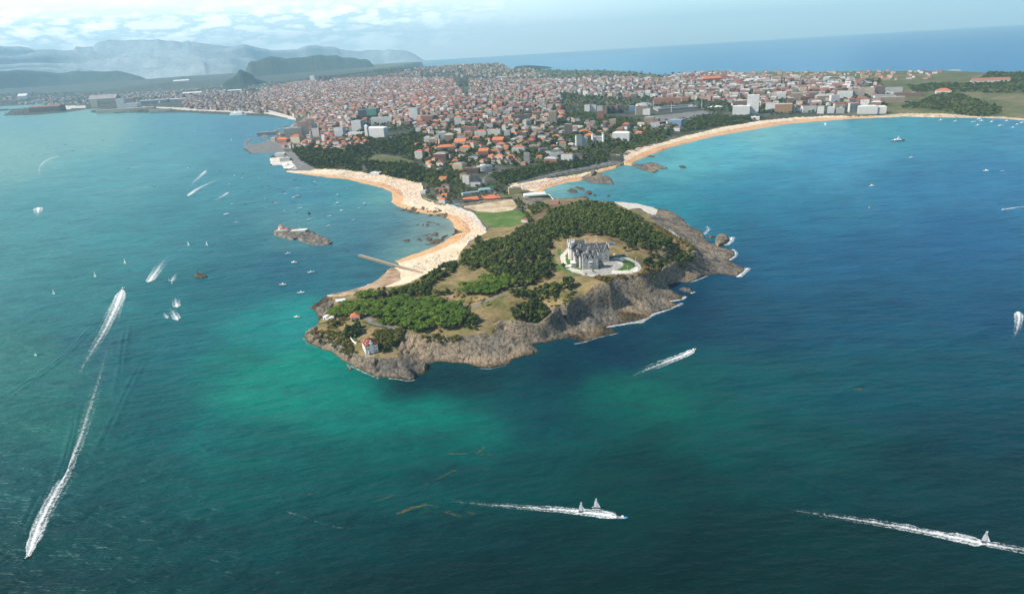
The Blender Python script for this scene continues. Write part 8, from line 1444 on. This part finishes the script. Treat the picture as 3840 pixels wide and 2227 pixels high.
tag(mesh_np('beach_crowd', PV, PF, m, cols=PC), 'crowd of bathers with towels and parasols spread over the beaches', None, None, 'stuff')
# surf along the rocks and the tide lines of the beaches
SURF = [([(2273,1228),(2320,1218),(2362,1213),(2400,1206),(2423,1199),(2441,1182),(2470,1172),(2498,1164),(2545,1144),(2560,1138)], 16, .8), ([(2507,1131),(2540,1126),(2562,1122),(2570,1112)], 14, .85), ([(2590,1058),(2620,1048),(2652,1036)], 10, .7), ([(2765,1040),(2793,1016),(2806,1006)], 20, .9), ([(2732,978),(2755,963),(2762,945),(2745,936)], 14, .8), ([(2716,920),(2738,906),(2745,890)], 20, .95), ([(2640,880),(2660,860),(2650,850)], 12, .7), ([(2565,830),(2590,850)], 8, .5), ([(2150,1290),(2179,1288),(2206,1278),(2260,1262),(2318,1250)], 10, .6), ([(2590,1100),(2604,1094)], 12, .95), ([(1300,1368),(1345,1386),(1380,1404),(1420,1420)], 7, .62), ([(1456,1419),(1505,1424),(1535,1431),(1556,1425)], 7, .7), ([(1800,1382),(1840,1384),(1900,1370)], 7, .55), ([(1135,1264),(1150,1289),(1190,1305)], 6, .5), ([(2395,1212),(2415,1206)], 14, .8)]
for line, w, s_ in SURF: wake('surf_foam', 'white surf breaking on the rocks of the headland', line, w*1.35, w*1.2, min(1.05, s_*1.12), s_, .35)
for line, w, s_ in (([(1074,648),(1189,664),(1303,675),(1379,694),(1437,708),(1467,722),(1474,740),(1468,758)], 4, .55), ([(1684,822),(1704,843),(1704,873),(1665,909),(1608,935),(1532,962)], 5, .5), ([(2034,724),(2092,696),(2134,685),(2179,681)], 4, .55), ([(2381,609),(2412,593),(2454,578),(2530,551),(2606,532),(2683,513),(2797,494),(2880,479),(2956,467),(3071,458),(3185,448)], 4.5, .75)): wake('surf_foam', 'thin swash line along the beach', line, w, w, s_, s_, .3)
# floating weed
m, t, b = newmat('floating_weed'); p_ = geo_pos(t); u = t.nodes.new('ShaderNodeUVMap'); s = N(t, 'ShaderNodeSeparateXYZ'); t.links.new(u.outputs[0], s.inputs[0]); n = math_n(t, 'ADD', math_n(t, 'MULTIPLY', noise(t, p_, .22, 6.0, .65, stretch=(.5, 1.4, 1)), .7), math_n(t, 'MULTIPLY', noise(t, p_, .06, 3.0, .6), .5))
c = math_n(t, 'ABSOLUTE', math_n(t, 'SUBTRACT', s.outputs[0], .5)); k = math_n(t, 'SUBTRACT', n, math_n(t, 'MULTIPLY_ADD', c, .55)); t.nodes[-2].inputs[2].default_value = .50
for nd in t.nodes:
    if nd.type == 'MATH' and nd.operation == 'MULTIPLY_ADD': nd.inputs[2].default_value = .50
tr = t.nodes.new('ShaderNodeBsdfTransparent'); mx = t.nodes.new('ShaderNodeMixShader'); t.links.new(math_n(t, 'MULTIPLY', k, 4.0, True), mx.inputs[0]); t.links.new(tr.outputs[0], mx.inputs[1]); t.links.new(b.outputs[0], mx.inputs[2]); t.links.new(mx.outputs[0], [q for q in t.nodes if q.type == 'OUTPUT_MATERIAL'][0].inputs[0])
b.inputs['Base Color'].default_value = (.13, .105, .035, 1); b.inputs['Roughness'].default_value = .8
for line, w in (([(1485,1928),(1540,1905),(1600,1890),(1650,1902)], 34), ([(1600,1915),(1560,1925),(1640,1898)], 24), ([(1670,1920),(1730,1932)], 40), ([(1745,1915),(1785,1930)], 30), ([(1405,1878),(1450,1868),(1480,1852),(1510,1858)], 12), ([(1785,1700),(1805,1690),(1815,1672)], 22), ([(1785,1702),(1830,1706),(1858,1702)], 14), ([(1670,1700),(1710,1702),(1745,1700)], 10), ([(1570,1830),(1620,1805),(1680,1775),(1710,1762)], 16), ([(1760,1762),(1800,1758),(1830,1760)], 8), ([(1375,1980),(1430,1985)], 10), ([(3190,1462),(3215,1458),(3240,1462)], 22), ([(3280,1455),(3320,1450)], 10), ([(1150,1855),(1200,1845)], 10), ([(775,1880),(800,1885),(825,1890)], 8), ([(2840,1478),(2870,1472)], 10), ([(3045,1425),(3060,1418)], 10)):
    wake('floating_weed', 'brown floating seaweed patch on the near sea', line, w, w, 1, 1, .18, mat=m)
# ================================================================== haze
hb = MB().box(-62000, 62000, -3000, 63000, -5, 2400)
hm = bpy.data.materials.new('haze'); hm.use_nodes = True; ht = hm.node_tree; ht.nodes.clear()
ho = ht.nodes.new('ShaderNodeOutputMaterial'); hv = N(ht, 'ShaderNodeVolumePrincipled', Density=HAZE_D, Anisotropy=0.0)
hv.inputs['Color'].default_value = (*HAZE_C, 1)
ht.links.new(hv.outputs[0], ho.inputs['Volume'])
tag(hb.build('haze', hm, uvs=False), 'thin blue haze in the air over sea and town', None, None, 'stuff')

# labels stay within sixteen words
for o in list(S.objects):
    if o.parent is None and 'label' in o:
        w = o['label'].split()
        for d in ('mid-sized', 'pitched', 'flat', 'round', 'storey', 'tall', 'small', 'cabin', 'with', 'bare', 'mast'):
            if len(w) > 16 and d in w: w.remove(d)
        o['label'] = ' '.join(w)
